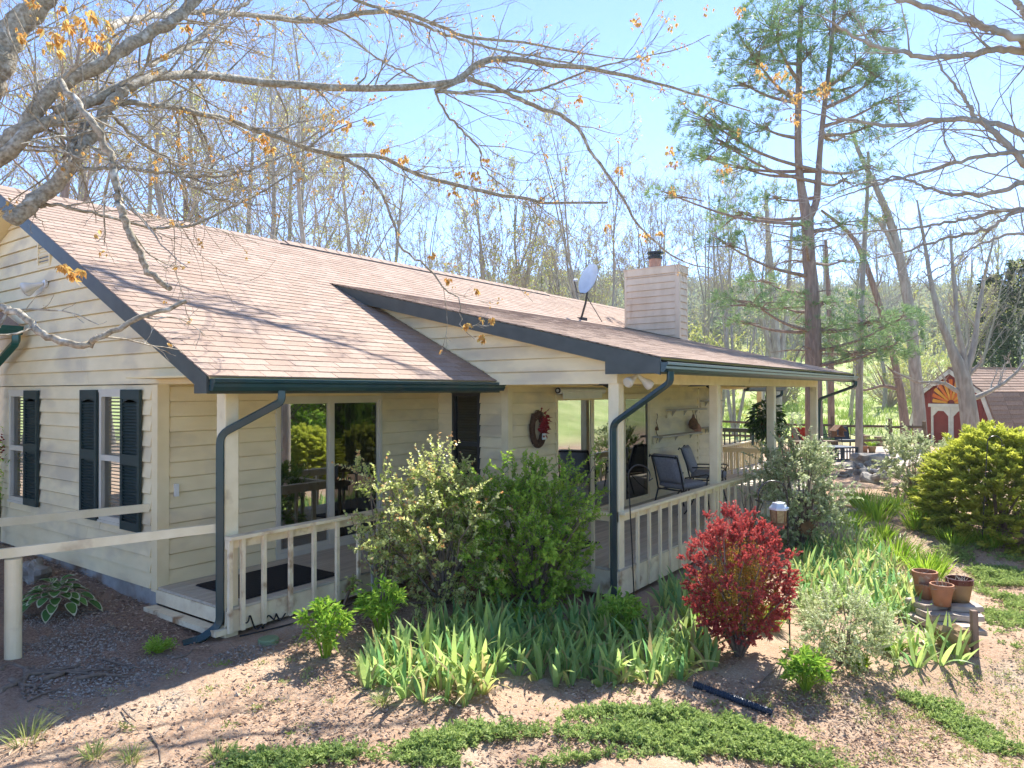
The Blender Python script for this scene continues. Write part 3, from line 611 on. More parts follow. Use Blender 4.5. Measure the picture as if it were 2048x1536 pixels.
def shutter(u0, u1, za, zb, pl='X', c=X0):
    mb = MB(); w = .05
    for a in ((u0, u0+w, za, zb), (u1-w, u1, za, zb), (u0+w, u1-w, za, za+.1), (u0+w, u1-w, zb-.11, zb), (u0+w, u1-w, (za+zb)/2-.06, (za+zb)/2+.06)):
        mb.prism([P3(pl, c, a[0], a[2], .042), P3(pl, c, a[1], a[2], .042), P3(pl, c, a[1], a[3], .042), P3(pl, c, a[0], a[3], .042)], np.array(P3(pl, 0, 0, 0, .034)))
    mb.prism([P3(pl, c, u0+.04, za+.05, .036), P3(pl, c, u1-.04, za+.05, .036), P3(pl, c, u1-.04, zb-.05, .036), P3(pl, c, u0+.04, zb-.05, .036)], np.array(P3(pl, 0, 0, 0, .01)))
    n_ = 9; ar = [P3(pl, c, u0+w+(u1-u0-2*w)*t, zb-.115-.035*(1-math.sin(math.pi*t)), .05) for t in np.linspace(0, 1, n_)]
    mb.prism(ar+[P3(pl, c, u1-w, zb-.1, .05), P3(pl, c, u0+w, zb-.1, .05)], np.array(P3(pl, 0, 0, 0, .018)))
    s_ = mb.build('shutter', 'shutter', house)
    for a, b in ((za+.12, (za+zb)/2-.07), ((za+zb)/2+.075, zb-.14)):
        for z in np.arange(a, b, .036):
            k_ = MB(); k_.bar(P3(pl, c, u0+w, z, .054), P3(pl, c, u1-w, z, .054), .03, .006, (.75, 0, .65)); k_.build('shutter_slat', 'shutter', s_)
shutter(9.215, 9.66, .6, 2.19); shutter(8.165, 8.61, .57, 2.19); shutter(10.955, 11.405, .6, 2.19)
def slider(c, u0, u1, za, zb, stiles, m, curtains, screen, cm='curtain', deep=2.2):
    fr = MB()
    for a in ((u0, u0+.05, za, zb), (u1-.05, u1, za, zb), (u0+.05, u1-.05, zb-.06, zb), (u0+.05, u1-.05, za, za+.07)): fr.box(a[0], a[1], c-.045, c+.06, a[2], a[3])
    d_ = fr.build('sliding_door', m, house)
    for x in stiles: mb = MB(); mb.box(x-.035, x+.035, c-.035, c+.03, za+.07, zb-.06); mb.build('door_stile', m, d_)
    ed = [u0+.05]+list(stiles)+[u1-.05]
    for k_, (a, b) in enumerate(zip(ed, ed[1:])):
        a += .035 if k_ else 0; b -= .035 if k_ < len(ed)-2 else 0; y = c-.012+.012*(k_ % 2)
        for r_ in ((a, a+.03, za+.07, zb-.06), (b-.03, b, za+.07, zb-.06), (a+.03, b-.03, za+.07, za+.12), (a+.03, b-.03, zb-.1, zb-.06)):
            mb = MB(); mb.box(r_[0], r_[1], y-.015, y+.02, r_[2], r_[3]); mb.build('sash_rail', m, d_)
        mb = MB(); mb.add([(a+.03, y, za+.12), (b-.03, y, za+.12), (b-.03, y, zb-.1), (a+.03, y, zb-.1)], [(0, 1, 2, 3)]); mb.build('pane', 'screen_glass' if k_ in screen else 'pane_glass', d_)
    mb = MB(); x = stiles[-1]+.05; mb.box(x, x+.02, c-.075, c-.04, za+.95, za+1.15); mb.build('door_handle', 'black_metal', d_)
    for a, b in curtains:
        t = np.linspace(a, b, int((b-a)*60)+6); y = c+.16+.035*np.sin((t-a)*48+2*np.sin(t*9)); n_ = len(t)
        mb = MB(); mb.add(np.concatenate([np.stack([t, y, np.full(n_, za+.04)], 1), np.stack([t, y, np.full(n_, zb-.05)], 1)]), [(q, q+1, n_+q+1, n_+q) for q in range(n_-1)]); mb.build('curtain', cm, d_, smooth=True)
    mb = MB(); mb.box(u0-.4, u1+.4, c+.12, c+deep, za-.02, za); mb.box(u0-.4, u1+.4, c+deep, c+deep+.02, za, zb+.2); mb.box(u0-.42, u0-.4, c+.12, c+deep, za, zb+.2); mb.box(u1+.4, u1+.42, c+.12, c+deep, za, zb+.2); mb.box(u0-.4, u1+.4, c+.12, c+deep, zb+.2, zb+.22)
    mb.build('room_behind', 'unlit_interior', d_); return d_
slider(YW1, *D1, [6.52], 'window_frame', [(5.66, 5.84), (6.9, 7.42)], [1])
slider(YW2, *D2, [11.33, 12.55], 'trim', [(10.12, 10.4)], [2], cm='dark_blind')
# ---- chimney
CX, CXb, CY, CYb = 18.45, 19.05, 7.86, 9.47
ch = MB(); ch.box(CX, CXb, CY, CYb, 3.2, 5.58); ch = ch.build('chimney', 'chimney_siding', house)
boards(ch, 'X', CX, lambda z: CY+.07, lambda z: CYb-.07, 3.5, 5.4, ex=.185, m='chimney_siding'); boards(ch, 'Y', CY, lambda z: CX+.07, lambda z: CXb-.06, 3.5, 5.4, ex=.185, m='chimney_siding')
for a in ((CX-.03, CX, CY-.03, CY+.07, 3.4, 5.42), (CX-.03, CX, CYb-.07, CYb, 3.4, 5.42), (CX-.03, CX+.07, CY-.055, CY-.03, 3.4, 5.42), (CXb-.06, CXb, CY-.03, CY, 3.4, 5.42), (CX-.045, CX, CY-.06, CYb, 5.42, 5.6), (CX, CXb, CY-.06, CY, 5.42, 5.6)):
    mb = MB(); mb.box(*a); mb.build('chimney_trim', 'chimney_siding', ch)
mb = MB(); mb.box(CX-.06, CXb+.03, CY-.08, CYb+.03, 5.6, 5.625); mb.build('chimney_cap', 'chimney_siding', ch)
fc = ((CX+CXb)/2, (CY+CYb)/2)
mb = MB(); mb.lathe([(.0, 5.62), (.17, 5.62), (.17, 5.9), (.14, 5.9)], (*fc, 0)); mb.build('flue_pipe', 'flue', ch, smooth=False)
mb = MB(); mb.lathe([(.0, 5.9), (.2, 5.9), (.21, 5.97), (.19, 5.98)], (*fc, 0)); mb.lathe([(.15, 5.97), (.15, 6.06)], (*fc, 0), 8); mb.lathe([(.0, 6.05), (.23, 6.05), (.23, 6.1), (.1, 6.13), (0, 6.13)], (*fc, 0)); mb.build('flue_cap', 'black_metal', ch)
mb = MB(); mb.prism([(CX-.1, CY-.1, z2(CY-.1)+.016), (CX-.1, CYb, z2(CYb)+.016), (CX+.0, CYb, z2(CYb)+.016), (CX+.0, CY-.1, z2(CY-.1)+.016)], (0, 0, .01)); mb.build('chimney_flashing', 'black_metal', ch)
# ---- gable vent and wing of the house at the left edge
vt = MB()
for a in ((10.64, 10.67, 3.86, 4.3), (11.02, 11.05, 3.86, 4.3), (10.67, 11.02, 3.86, 3.9), (10.67, 11.02, 4.26, 4.3)): vt.prism([P3('X', X0, a[0], a[2], .015), P3('X', X0, a[1], a[2], .015), P3('X', X0, a[1], a[3], .015), P3('X', X0, a[0], a[3], .015)], (-.03, 0, 0))
vt = vt.build('gable_vent', 'trim', house)
for z in np.arange(3.92, 4.26, .048): mb = MB(); mb.bar((X0-.03, 10.67, z), (X0-.03, 11.02, z), .035, .008, (.7, 0, .7)); mb.build('vent_slat', 'trim', vt)
panel('vent_back', 'black_metal', 'X', X0, 10.67, 11.02, 3.9, 4.26, .0225, .024, vt)
mb = MB(); mb.prism([(3.98, 11.35, 3.08), (3.98, 14.5, 4.2), (3.98, 14.5, 4.12), (3.98, 11.35, 3.0)], (-5.5, 0, 0)); wr = mb.build('wing_roof', 'shingle', house)
mb = MB(); mb.box(-1.5, 3.95, 12.25, 12.35, -.1, 3.2); mb.build('wing_wall', 'siding', house)
mb = MB(); pr = [(0, .0), (0, -.12), (-.07, -.12), (-.11, -.06), (-.12, 0)]; mb.prism([(3.97, 11.36+a, 3.075+b) for a, b in pr], (-5.4, 0, 0)); mb.build('wing_gutter', 'green_gutter', house)
spout([(3.9, 11.3, 2.97), (3.9, 11.3, 2.85), (3.88, 12.1, 2.5), (3.88, 12.12, -.1)], .09, .07, 'green_gutter')
# ramp handrails beside the gable end
HR = thing('handrail', 'long cream wooden handrail running from house corner past the shuttered windows', 'handrail', (4, 8, 0), world=True)
def dirpt(p, q, t): return np.array(p)+(np.array(q)-np.array(p))*t
pA, pB = np.array([4.075, 8.03, .865]), np.array([2.0, 8.95, .80]); mb = MB(); mb.bar(pA, pB, .045, .085); mb.build('rail', 'porch_paint', HR)
mb = MB(); mb.lathe([(.05, 0), (.05, .95)], (2.05, 8.93, -.2), 12); mb.build('post', 'porch_paint', HR)
HR2 = thing('handrail', 'cream wooden handrail from porch post to thick round post in the gravel', 'handrail', (2.5, 7.3, -.2), world=True)
qb = gp(26, 1318); mb = MB(); zt = at(22, 1104, np.dot(qb-CAM, fw))[2]
mb.bar((4.06, 6.6, .80), qb+(qb-np.array([4.06, 6.6, 0]))*[.25, .25, 0]+[0, 0, zt-qb[2]-.02], .045, .085); mb.build('rail', 'porch_paint', HR2)
mb = MB(); r_ = 15/pxm(qb); mb.lathe([(r_*1.02, -.1), (r_, .02), (r_, zt-qb[2]-.06), (0, zt-qb[2]-.06)], qb, 20); mb.build('post', 'porch_paint', HR2, smooth=False)
# ------------------------------------------------------------------ things on and around the house
def onY(px, py, y):
    r = ray(px, py); return CAM+r*(y-CAM[1])/r[1]
def onX(px, py, x):
    r = ray(px, py); return CAM+r*(x-CAM[0])/r[0]
# satellite dish on the roof
sb = np.array([16.35, 9.68, z1(9.68)+.01]); D = thing('satellite_dish', 'grey oval satellite dish on a bent pole mounted on the roof slope', 'satellite dish', sb, world=True)
dc = at(1176, 557, np.dot(sb-CAM, fw)-.35); top = dc+np.array([.12, .1, -.36])
mb = MB(); mb.box(sb[0]-.14, sb[0]+.14, sb[1]-.1, sb[1]+.1, sb[2]-.08, sb[2]+.03); mb.build('foot', 'black_metal', D)
mb = MB(); mb.tube([sb+[0, 0, .02], sb+(top-sb)*[.75, .75, .62], top, top+[0, 0, .12]], .028, 10); mb.build('pole', 'dark_frame', D, smooth=True)
mb = MB(); mb.tube([top+[0, 0, -.1], sb+[.62, -.28, -.05]], .011, 6); mb.build('brace', 'dark_frame', D)
nrm = unit(np.array([-.93, .3, .36])); e1 = unit(np.cross(nrm, [0, 0, 1])); e2 = np.cross(e1, nrm)
def dishpt(r, t, dz=0): return dc+e1*(.34*r*math.cos(t))+e2*(.43*r*math.sin(t))-nrm*(.085*(1-r*r)-dz)
R_ = np.linspace(.02, 1, 7); T_ = np.linspace(0, 2*math.pi, 29)[:-1]
mb = MB()
for o in (0, -.012):
    mb.add([dishpt(r, t, o) for r in R_ for t in T_], [(a*28+b, a*28+(b+1) % 28, (a+1)*28+(b+1) % 28, (a+1)*28+b) for a in range(6) for b in range(28)])
mb.build('reflector', 'dish_metal', D, smooth=True)
mb = MB(); q = dc+nrm*.42-e2*.25; mb.tube([dc-e2*.42-nrm*.02, dc-e2*.5+nrm*.2, q], .014, 6); mb.build('feed_arm', 'dark_frame', D)
mb = MB(); mb.tube([q-nrm*.0, q-nrm*.1+e2*.05], .035, 8); mb.build('receiver', 'dish_metal', D)
# floodlights
def flood(base, out, label, lamps):
    F = thing('floodlight', label, 'floodlight', base, 'twin security lamps', world=True); out = unit(out); b = np.array(base, float)
    mb = MB(); mb.tube([b, b+out*.03], .055, 14); mb.build('base_plate', 'white_vinyl', F)
    for d_ in lamps:
        d_ = unit(d_); s_ = b+out*.04; mb = MB(); mb.tube([s_, s_+d_*.07, s_+d_*.11, s_+d_*.2, s_+d_*.24, s_+d_*.25], [.022, .03, .035, .065, .068, .05], 14); mb.build('lamp', 'white_vinyl', F, smooth=True)
        mb = MB(); mb.tube([s_+d_*.251, s_+d_*.262], [.06, .045], 14); mb.build('lens', 'window_frame', F)
flood((X0-.03, 10.78, 3.63), (-1, 0, 0), 'double floodlight on the gable wall below the vent', [(-.6, .7, -.5), (-.55, .2, -.2)])
flood((8.32, 4.1, 2.4), (0, 0, -1), 'double floodlight under the porch eave above right downspout', [(-.75, .1, -.35), (.6, -.3, -.45)])
# wreath
wc = onY(1074, 858, YW2-.06); WR_ = thing('wreath', 'oval twig wreath with red berries and bow hung beside right sliding door', 'wreath', wc, world=True)
mb = MB()
for k in range(46):
    t = np.linspace(0, 2*math.pi, 40); ph = rng.uniform(0, 6.3); rr = rng.uniform(-.07, .07); o = rng.uniform(-.05, .03)
    mb.tube(np.stack([wc[0]+(.155+rr*.7+.02*np.sin(3*t+ph))*np.cos(t), wc[1]+o+.025*np.sin(2*t+ph), wc[2]+(.235+rr*.7+.02*np.cos(4*t+ph))*np.sin(t)], 1), .006, 4, False)
mb.build('ring', 'wicker', WR_)
mb = MB(); n = 130; c = wc+np.stack([rng.normal(.09, .05, n), rng.uniform(-.12, -.03, n), rng.normal(.07, .08, n)], 1)
for p in c[:90]: mb.blob(p, np.full(3, rng.uniform(.012, .022)), 1, 0, 6, 5)
mb.build('berries', 'red_berry', WR_)
mb = MB(); mb.leaves(c, rng.normal(size=(n, 3))+[.3, -.2, -.4], rng.normal(size=(n, 3)), rng.uniform(.06, .11, n), .022, rng.uniform(0, .3, n)); mb.build('bow', 'red_berry', WR_)
mb = MB(); mb.box(wc[0]+.02, wc[0]+.13, wc[1]-.1, wc[1]-.085, wc[2]-.17, wc[2]-.07); mb.build('heart_tag', 'white_vinyl', WR_)
# roller shade
T = thing('roller_shade', 'white roller shade rolled up above the right sliding door', 'shade', (10.6, YW2-.1, 2.1), world=True)
mb = MB(); mb.tube([(10.02, YW2-.12, 2.17), (11.55, YW2-.12, 2.17)], .06, 14); mb.build('roll', 'white_vinyl', T, smooth=True)
mb = MB(); mb.box(10.1, 11.42, YW2-.17, YW2-.16, 2.03, 2.17); mb.build('fabric', 'white_vinyl', T)
mb = MB(); mb.lathe([(.03, 0), (.05, .0), (.05, .03), (.03, .03)], (10.0, YW2-.12, 2.17), 14, axis=0); mb.build('ring_pull', 'dark_frame', T)
# door mats
for (xa, xb, ya, yb, z, lb) in ((4.35, 5.6, 6.62, 7.55, .004, 'black ribbed rubber mat on left porch by the steps'), (8.3, 9.3, 5.2, 6.1, F2+.004, 'black rubber mat on right porch deck by the corner post')):
    T = thing('door_mat', lb, 'mat', ((xa+xb)/2, (ya+yb)/2, z), world=True); mb = MB(); mb.box(xa, xb, ya, yb, z, z+.01); mb.build('base', 'rubber', T)
    mb = MB()
    for y in np.arange(ya+.01, yb-.01, .03): mb.box(xa+.01, xb-.01, y, y+.016, z+.01, z+.017)
    for x in np.arange(xa+.01, xb-.01, .06): mb.box(x, x+.012, ya+.01, yb-.01, z+.01, z+.0155)
    mb.build('ribs', 'rubber', T)
# shelves on the wall
for (xa, xb, z, lb) in ((14.5, 16.3, 1.72, 'upper cream wall shelf with peg rail beside right sliding door'), (13.82, 16.0, 1.18, 'lower cream wall shelf with peg rail beside right sliding door'), (16.45, 17.5, 1.9, 'short upper wall shelf past the wall strip behind porch chairs'), (16.45, 17.3, 1.25, 'short lower wall shelf past the wall strip behind porch chairs')):
    T = thing('wall_shelf', lb, 'shelf', ((xa+xb)/2, YW2-.1, z), world=True); mb = MB(); mb.box(xa, xb, YW2-.27, YW2-.034, z, z+.035); mb.build('board', 'deck', T)
    mb = MB(); mb.box(xa+.02, xb-.02, YW2-.06, YW2-.036, z-.14, z-.001); mb.build('peg_rail', 'trim', T)
    for x in np.linspace(xa+.25, xb-.25, 3): mb = MB(); mb.prism([(x, YW2-.14, z-.002), (x, YW2-.061, z-.002), (x, YW2-.061, z-.12)], (.022, 0, 0)); mb.build('bracket', 'deck', T)
T = thing('hanging_gourd', 'brown gourd birdhouse hanging from the upper wall shelf', 'birdhouse', (15.85, YW2-.13, 1.4), world=True); mb = MB(); mb.lathe([(0, -.16), (.09, -.12), (.12, -.03), (.09, .06), (.04, .12), (.02, .2), (0, .2)], (15.75, YW2-.15, 1.42), 14); mb.build('gourd', 'rust', T, smooth=True)
mb = MB(); mb.tube([(15.75, YW2-.15, 1.6), (15.75, YW2-.13, 1.72)], .006, 5); mb.build('cord', 'rust', T)
T = thing('hanging_pouch', 'small faded pink pouch hanging below brown gourd on the wall', 'pouch', (16.1, YW2-.1, 1.1), world=True); mb = MB(); mb.lathe([(0, -.12), (.07, -.1), (.09, 0), (.05, .09), (.02, .12), (0, .12)], (16.08, YW2-.12, 1.28), 10); mb.build('pouch', 'flue', T, smooth=True)
mb = MB(); mb.tube([(16.08, YW2-.12, 1.39), (16.05, YW2-.09, 1.62)], .006, 5); mb.build('cord', 'rust', T)
T = thing('wall_hook', 'thin metal hook chain with small bell hanging by right sliding door', 'hook', (14.0, YW2-.06, 1.5), world=True); z = np.linspace(0, 1, 30); mb = MB(); mb.tube(np.stack([13.98+.03*np.sin(z*18), np.full(30, YW2-.06), 1.68-.62*z], 1), .008, 5); mb.build('chain', 'rust', T)
mb = MB(); mb.lathe([(.045, -.05), (.03, .02), (.0, .04)], (13.98, YW2-.06, 1.38), 8); mb.build('bell', 'rust', T)
# ceiling fans
for c, lb, a0 in (((14.1, 5.3, 2.43), 'white-bladed ceiling fan over the porch chairs', .35), ((9.9, 5.35, 2.43), 'ceiling fan over right porch beside the corner post', 1.0)):
    T = thing('ceiling_fan', lb, 'fan', c, 'porch ceiling fans', world=True); c = np.array(c); mb = MB(); mb.lathe([(.06, 0), (.05, -.03), (.02, -.03), (.02, -.1), (.1, -.11), (.11, -.19), (.05, -.22), (0, -.22)], c, 16); mb.build('motor', 'dark_frame', T)
    for k in range(5):
        t = a0+k*2*math.pi/5; d_ = np.array([math.cos(t), math.sin(t), 0]); s_ = np.array([-d_[1], d_[0], .2]); q = c+[0, 0, -.17]; mb = MB()
        mb.prism([q+d_*.18-s_*.05, q+d_*.66-s_*.07, q+d_*.68, q+d_*.66+s_*.07, q+d_*.18+s_*.05], (0, 0, .008)); mb.build('blade', 'trim' if k % 2 else 'dark_frame', T)
# porch chairs: black scroll frames, grey cushions
def chair(loc, rz, w, label, ottoman=False):
    T = thing('porch_chair', label, 'chair', loc, 'cushioned porch chairs'); T.rotation_euler[2] = rz; h = w/2
    for s_ in (-1, 1):
        x = s_*h
        mb = MB(); mb.tube([(x, -.38, .0), (x, -.33, .2), (x, -.3, .42), (x, -.31, .6), (x, -.36, .66), (x, -.28, .68), (x, .0, .665), (x, .3, .66)], .014, 6); mb.build('arm', 'black_metal', T)
        mb = MB(); mb.tube([(x, .5, 0), (x, .42, .2), (x, .34, .42), (x, .42, .75), (x, .52, 1.04), (x, .56, 1.06), (x, .58, 1.02)], .016, 6); mb.build('leg', 'black_metal', T)
        mb = MB(); mb.tube([(x, .34, .4), (x, -.3, .42)], .016, 6); mb.build('seat_rail', 'black_metal', T)
        mb = MB(); mb.tube([(x*.6, -.2, .4), (x*.75, .05, .15), (x*.9, .3, .0)], .012, 5); mb.build('spring_leg', 'black_metal', T)
    for y, z in ((-.31, .42), (.34, .42), (.53, 1.04)): mb = MB(); mb.tube([(-h, y, z), (h, y, z)], .016, 6); mb.build('cross_bar', 'black_metal', T)
    def cush(a, b, t, nm):
        mb = MB(); n_ = 9; u = np.linspace(-1, 1, n_); a = np.array(a); b = np.array(b); up_ = unit(np.cross([1, 0, 0], b-a)); v = []
        for sg in (1, -1):
            for i_ in u:
                for j_ in u: k_ = (1-abs(i_)**5)**.5*(1-abs(j_)**5)**.5; v.append(a+(b-a)*(j_+1)/2+np.array([1, 0, 0])*i_*(h-.02)+up_*sg*t/2*(.55+.45*k_)*(1 if max(abs(i_), abs(j_)) < 1 else .7))
        f = [(i_*n_+j_, (i_+1)*n_+j_, (i_+1)*n_+j_+1, i_*n_+j_+1) for i_ in range(n_-1) for j_ in range(n_-1)]; f += [tuple(n_*n_+q for q in x[::-1]) for x in f]
        rim = [(0, k) for k in range(n_)]+[(k, n_-1) for k in range(1, n_)]+[(n_-1, k) for k in range(n_-2, -1, -1)]+[(k, 0) for k in range(n_-2, 0, -1)]; rim = [p*n_+q for p, q in rim]
        f += [(rim[k], rim[(k+1) % len(rim)], rim[(k+1) % len(rim)]+n_*n_, rim[k]+n_*n_) for k in range(len(rim))]
        mb.add(v, f); mb.build(nm, 'cushion', T, smooth=True)
    cush((0, -.33, .5), (0, .33, .5), .15, 'seat_cushion'); cush((0, .3, .55), (0, .5, 1.07), .15, 'back_cushion')
    return T
chair((12.75, 5.35, F2), math.radians(72), .62, 'grey-cushioned black metal porch chair nearest the sliding door')
chair((14.6, 5.55, F2), math.radians(15), .75, 'grey-cushioned black metal porch chair half hidden behind the second post')
# light switch box and cables at the left porch
mb = MB(); mb.box(X0+.17, X0+.21, YW1-.075, YW1-.03, .98, 1.12); tag(mb.build('outlet_box', 'white_vinyl'), 'small white weatherproof box on left porch wall by the corner', 'switch box')
T = thing('cable', 'loose black cable curling over the rim board below left post', 'cable', (4.3, 6.4, -.28), world=True); t = np.linspace(0, 1, 60); mb = MB()
mb.tube(np.stack([4.22+.5*t, 6.46-.02*np.sin(t*20), -.22+.1*np.sin(t*11)*(1-t)+.03*np.cos(t*31)], 1), .008, 5); mb.tube(np.stack([4.15+1.6*t, 6.40-.1*np.sin(t*3.1), -.27-.015*t], 1), .009, 5); mb.build('wire', 'rubber', T)
# hanging fern at the far end of the porch
fc_ = np.array([17.6, 5.25, 1.42]); T = thing('hanging_plant', 'dense dark green plant in a basket hanging at far porch bay', 'plant', fc_, world=True)
n = 1500; dr = unit(rng.normal(size=(n, 3))+[0, 0, -.1]); p = fc_+dr*rng.uniform(.15, 1, (n, 1))*[.42, .42, .5]*[1, 1, 1]; mb = MB(); mb.leaves(p, dr+[0, 0, -.7], rng.normal(size=(n, 3))+[0, 0, 1], rng.uniform(.09, .17, n), .05, rng.uniform(0, 1, n)**1.6); mb.build('foliage', 'fern_leaf', T)
mb = MB(); mb.lathe([(0, -.2), (.15, -.18), (.2, .0), (.19, .0)], fc_, 14); mb.build('basket', 'wicker', T)
mb = MB(); mb.tube([fc_, (fc_[0], fc_[1], 2.43)], .008, 5); mb.build('hanger', 'black_metal', T)
# iron hook and wall items left: nothing further
# ------------------------------------------------------------------ garden
def gpv(px, py):
    px = np.asarray(px, float); py = np.asarray(py, float)
    r = fw+rt*((px-1024)/F_PX)[..., None]-up*((py-768)/F_PX)[..., None]; z = np.full(px.shape, -.5)
    for _ in range(10): P = CAM+r*((z-CAM_Z)/r[..., 2])[..., None]; z = .5*z+.5*gz(P[..., 0], P[..., 1])
    P[..., 2] = gz(P[..., 0], P[..., 1]); return P
def inpoly(x, y, poly):
    c = np.zeros(x.shape, bool); n = len(poly)
    for k in range(n):
        (xa, ya), (xb, yb) = poly[k], poly[k-1]
        c ^= ((ya > y) != (yb > y)) & (x < (xb-xa)*(y-ya)/(yb-ya+1e-12)+xa)
    return c
def area(pts, n, g=rng):
    """n random places on the ground inside an outline given by its corners as they appear in the picture"""
    w = gpv([p[0] for p in pts], [p[1] for p in pts])[:, :2]; out = []
    lo_, hi = w.min(0), w.max(0)
    while sum(map(len, out)) < n:
        q = g.uniform(lo_, hi, (n*3, 2)); out.append(q[inpoly(q[:, 0], q[:, 1], w)])
    q = np.concatenate(out)[:n]; return np.column_stack([q, gz(q[:, 0], q[:, 1])])
def spread_pts(pts, gap):
    """thin out places so that none stand closer than gap"""
    keep = []
    for p in pts:
        if all((p[0]-q[0])**2+(p[1]-q[1])**2 > gap*gap for q in keep): keep.append(p)
    return np.array(keep)
def sph(n, g=rng): return unit(g.normal(size=(n, 3)))
def shrub(name, label, cat, base, rad, h, K, nl, L, Wd, leafm, stemm='stick', up_=.35, cr=.28, low=-.02, shape=1., stems=14, seed=1, group=None, droop=.1, hollow=.55, rexp=1., flower=None, rough=.2, shl=(.7, 2.1)):
    """stems fanning out from the base to leaf clumps spread through an uneven crown"""
    g = np.random.default_rng(seed); b = np.array(base, float); rad = np.array(rad, float)
    T = thing(name, label, cat, b, group, world=True)
    d = sph(K, g); u = g.uniform(hollow**3, 1, K)**(1/3)*(1+rough*(np.sin(d@g.uniform(1.5, 3.5, 3)*2+g.uniform(0, 6))+np.sin(d@g.uniform(-4, 4, 3)*1.5))*.5)*g.uniform(1-rough, 1+rough, K)
    z = (d[:, 2]*u+1)/2; tap = np.clip(shape+(1-shape)*z, .2, 2)
    c = np.stack([d[:, 0]*u*rad[0]*tap, d[:, 1]*u*rad[1]*tap, h*(low+(1-low)*z)-0*z], 1)
    sel = g.permutation(K)[:stems]; Pq = []
    for k in sel: e = c[k]; Pq.append(np.array([e*[.06, .06, 0], e*[.3, .3, .35]+g.normal(0, .02, 3), e*[.65, .65, .7]+g.normal(0, .03, 3), e]))
    mb = MB(); r0 = max(.004, .011*h); mb.tubes(np.array(Pq)+b, np.tile([r0, r0*.8, r0*.6, r0*.3], (len(sel), 1)), 5); mb.build('stems', stemm, T)
    ns = max(2, nl//16); m = K*ns; cs = np.repeat(c, ns, 0); R_ = cr*np.mean([rad.mean(), h/2])
    sd = unit(unit(cs-[0, 0, h*.35])*.75+sph(m, g)*.85+[0, 0, up_]); Ls = R_*g.uniform(*shl, m)*(.6+.5*np.clip(cs[:, 2]/h, 0, 1)); s0 = cs+sph(m, g)*(R_*.55); bow = sph(m, g)*.3+[0, 0, -.12]
    Sh = b+np.stack([s0, s0+sd*(Ls*.5)[:, None]+bow*(Ls*.16)[:, None], s0+sd*Ls[:, None]+bow*(Ls*.5)[:, None]], 1)
    mb = MB(); mb.tubes(Sh, np.tile([max(.0016, r0*.22), max(.0013, r0*.16), .001], (m, 1)), 3); mb.build('shoots', stemm, T, kind='stuff')
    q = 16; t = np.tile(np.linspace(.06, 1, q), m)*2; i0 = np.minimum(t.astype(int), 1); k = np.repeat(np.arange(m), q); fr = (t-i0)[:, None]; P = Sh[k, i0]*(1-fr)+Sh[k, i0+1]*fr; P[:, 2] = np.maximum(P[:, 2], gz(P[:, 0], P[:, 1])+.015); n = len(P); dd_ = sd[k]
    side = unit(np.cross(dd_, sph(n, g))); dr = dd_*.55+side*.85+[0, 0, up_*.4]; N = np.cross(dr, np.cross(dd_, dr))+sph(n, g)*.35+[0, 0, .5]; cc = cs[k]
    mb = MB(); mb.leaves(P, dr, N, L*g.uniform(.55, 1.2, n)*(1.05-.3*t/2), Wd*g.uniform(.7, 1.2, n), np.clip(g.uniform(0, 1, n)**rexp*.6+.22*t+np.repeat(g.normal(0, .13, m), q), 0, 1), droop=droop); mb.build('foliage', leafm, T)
    if flower:
        m_ = int(n*flower[1]); k = g.permutation(n)[:m_]; k = k[(cc[k, 2] > h*.35)]; mb = MB(); q = np.repeat(P[k], 4, 0); mb.leaves(q, sph(len(q), g)+[0, 0, .6], sph(len(q), g), flower[2], flower[2]*.8, g.uniform(0, 1, len(q))); mb.build('blossom', flower[0], T)
    return T, b+c
def px_shrub(name, label, cat, xl, xr, yt, yb, **kw):
    b = gp((xl+xr)/2, yb); s_ = pxm(b); w = (xr-xl)/s_/2; hh = (yb-yt)/s_; dp = kw.pop('deep', .9)
    return shrub(name, label, cat, b, (w, w*dp), hh, **kw)
# rose bush and green shrub in front of the left porch
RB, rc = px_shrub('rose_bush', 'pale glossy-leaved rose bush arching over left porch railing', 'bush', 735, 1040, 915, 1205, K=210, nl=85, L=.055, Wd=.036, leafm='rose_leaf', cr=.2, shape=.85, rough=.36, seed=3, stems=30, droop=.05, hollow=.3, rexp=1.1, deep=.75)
g2 = np.random.default_rng(33); b = gp(770, 1215); Pq = []
for k in range(13):
    e = at(rng.uniform(690, 800), rng.uniform(905, 1080), np.dot(b-CAM, fw)+rng.uniform(-.2, .4)); Pq.append([b+rng.normal(0, .05, 3)*[1, 1, 0], b+(e-b)*.4+[0, 0, .15]+rng.normal(0, .06, 3), b+(e-b)*.75+[0, 0, .1]+rng.normal(0, .05, 3), e])
T = thing('rose_canes', 'thin upright rose canes with sparse leaves before left railing', 'bush', b, world=True)
mb = MB(); mb.tubes(np.array(Pq), np.tile([.011, .009, .006, .003], (13, 1)), 5); mb.build('canes', 'stick', T)
n = 620; q = np.array(Pq); k = g2.integers(0, 13, n); t = g2.uniform(.8, 3, n); i0 = np.minimum(t.astype(int), 2); p = q[k, i0]+(q[k, i0+1]-q[k, i0])*(t-i0)[:, None]+g2.normal(0, .045, (n, 3)); mb = MB(); mb.leaves(p, sph(n, g2)+[0, 0, .3], sph(n, g2)+[0, 0, 1], g2.uniform(.035, .065, n), .035, g2.uniform(0, 1, n)); mb.build('foliage', 'rose_leaf', T)
LS, _ = px_shrub('leafy_shrub', 'dense bright green shrub beside downspout at the porch corner', 'bush', 905, 1222, 925, 1215, K=240, nl=95, L=.066, Wd=.034, leafm='shrub_leaf', cr=.19, shape=.92, rough=.26, seed=5, stems=26, up_=.6, rexp=1.2, deep=.7)
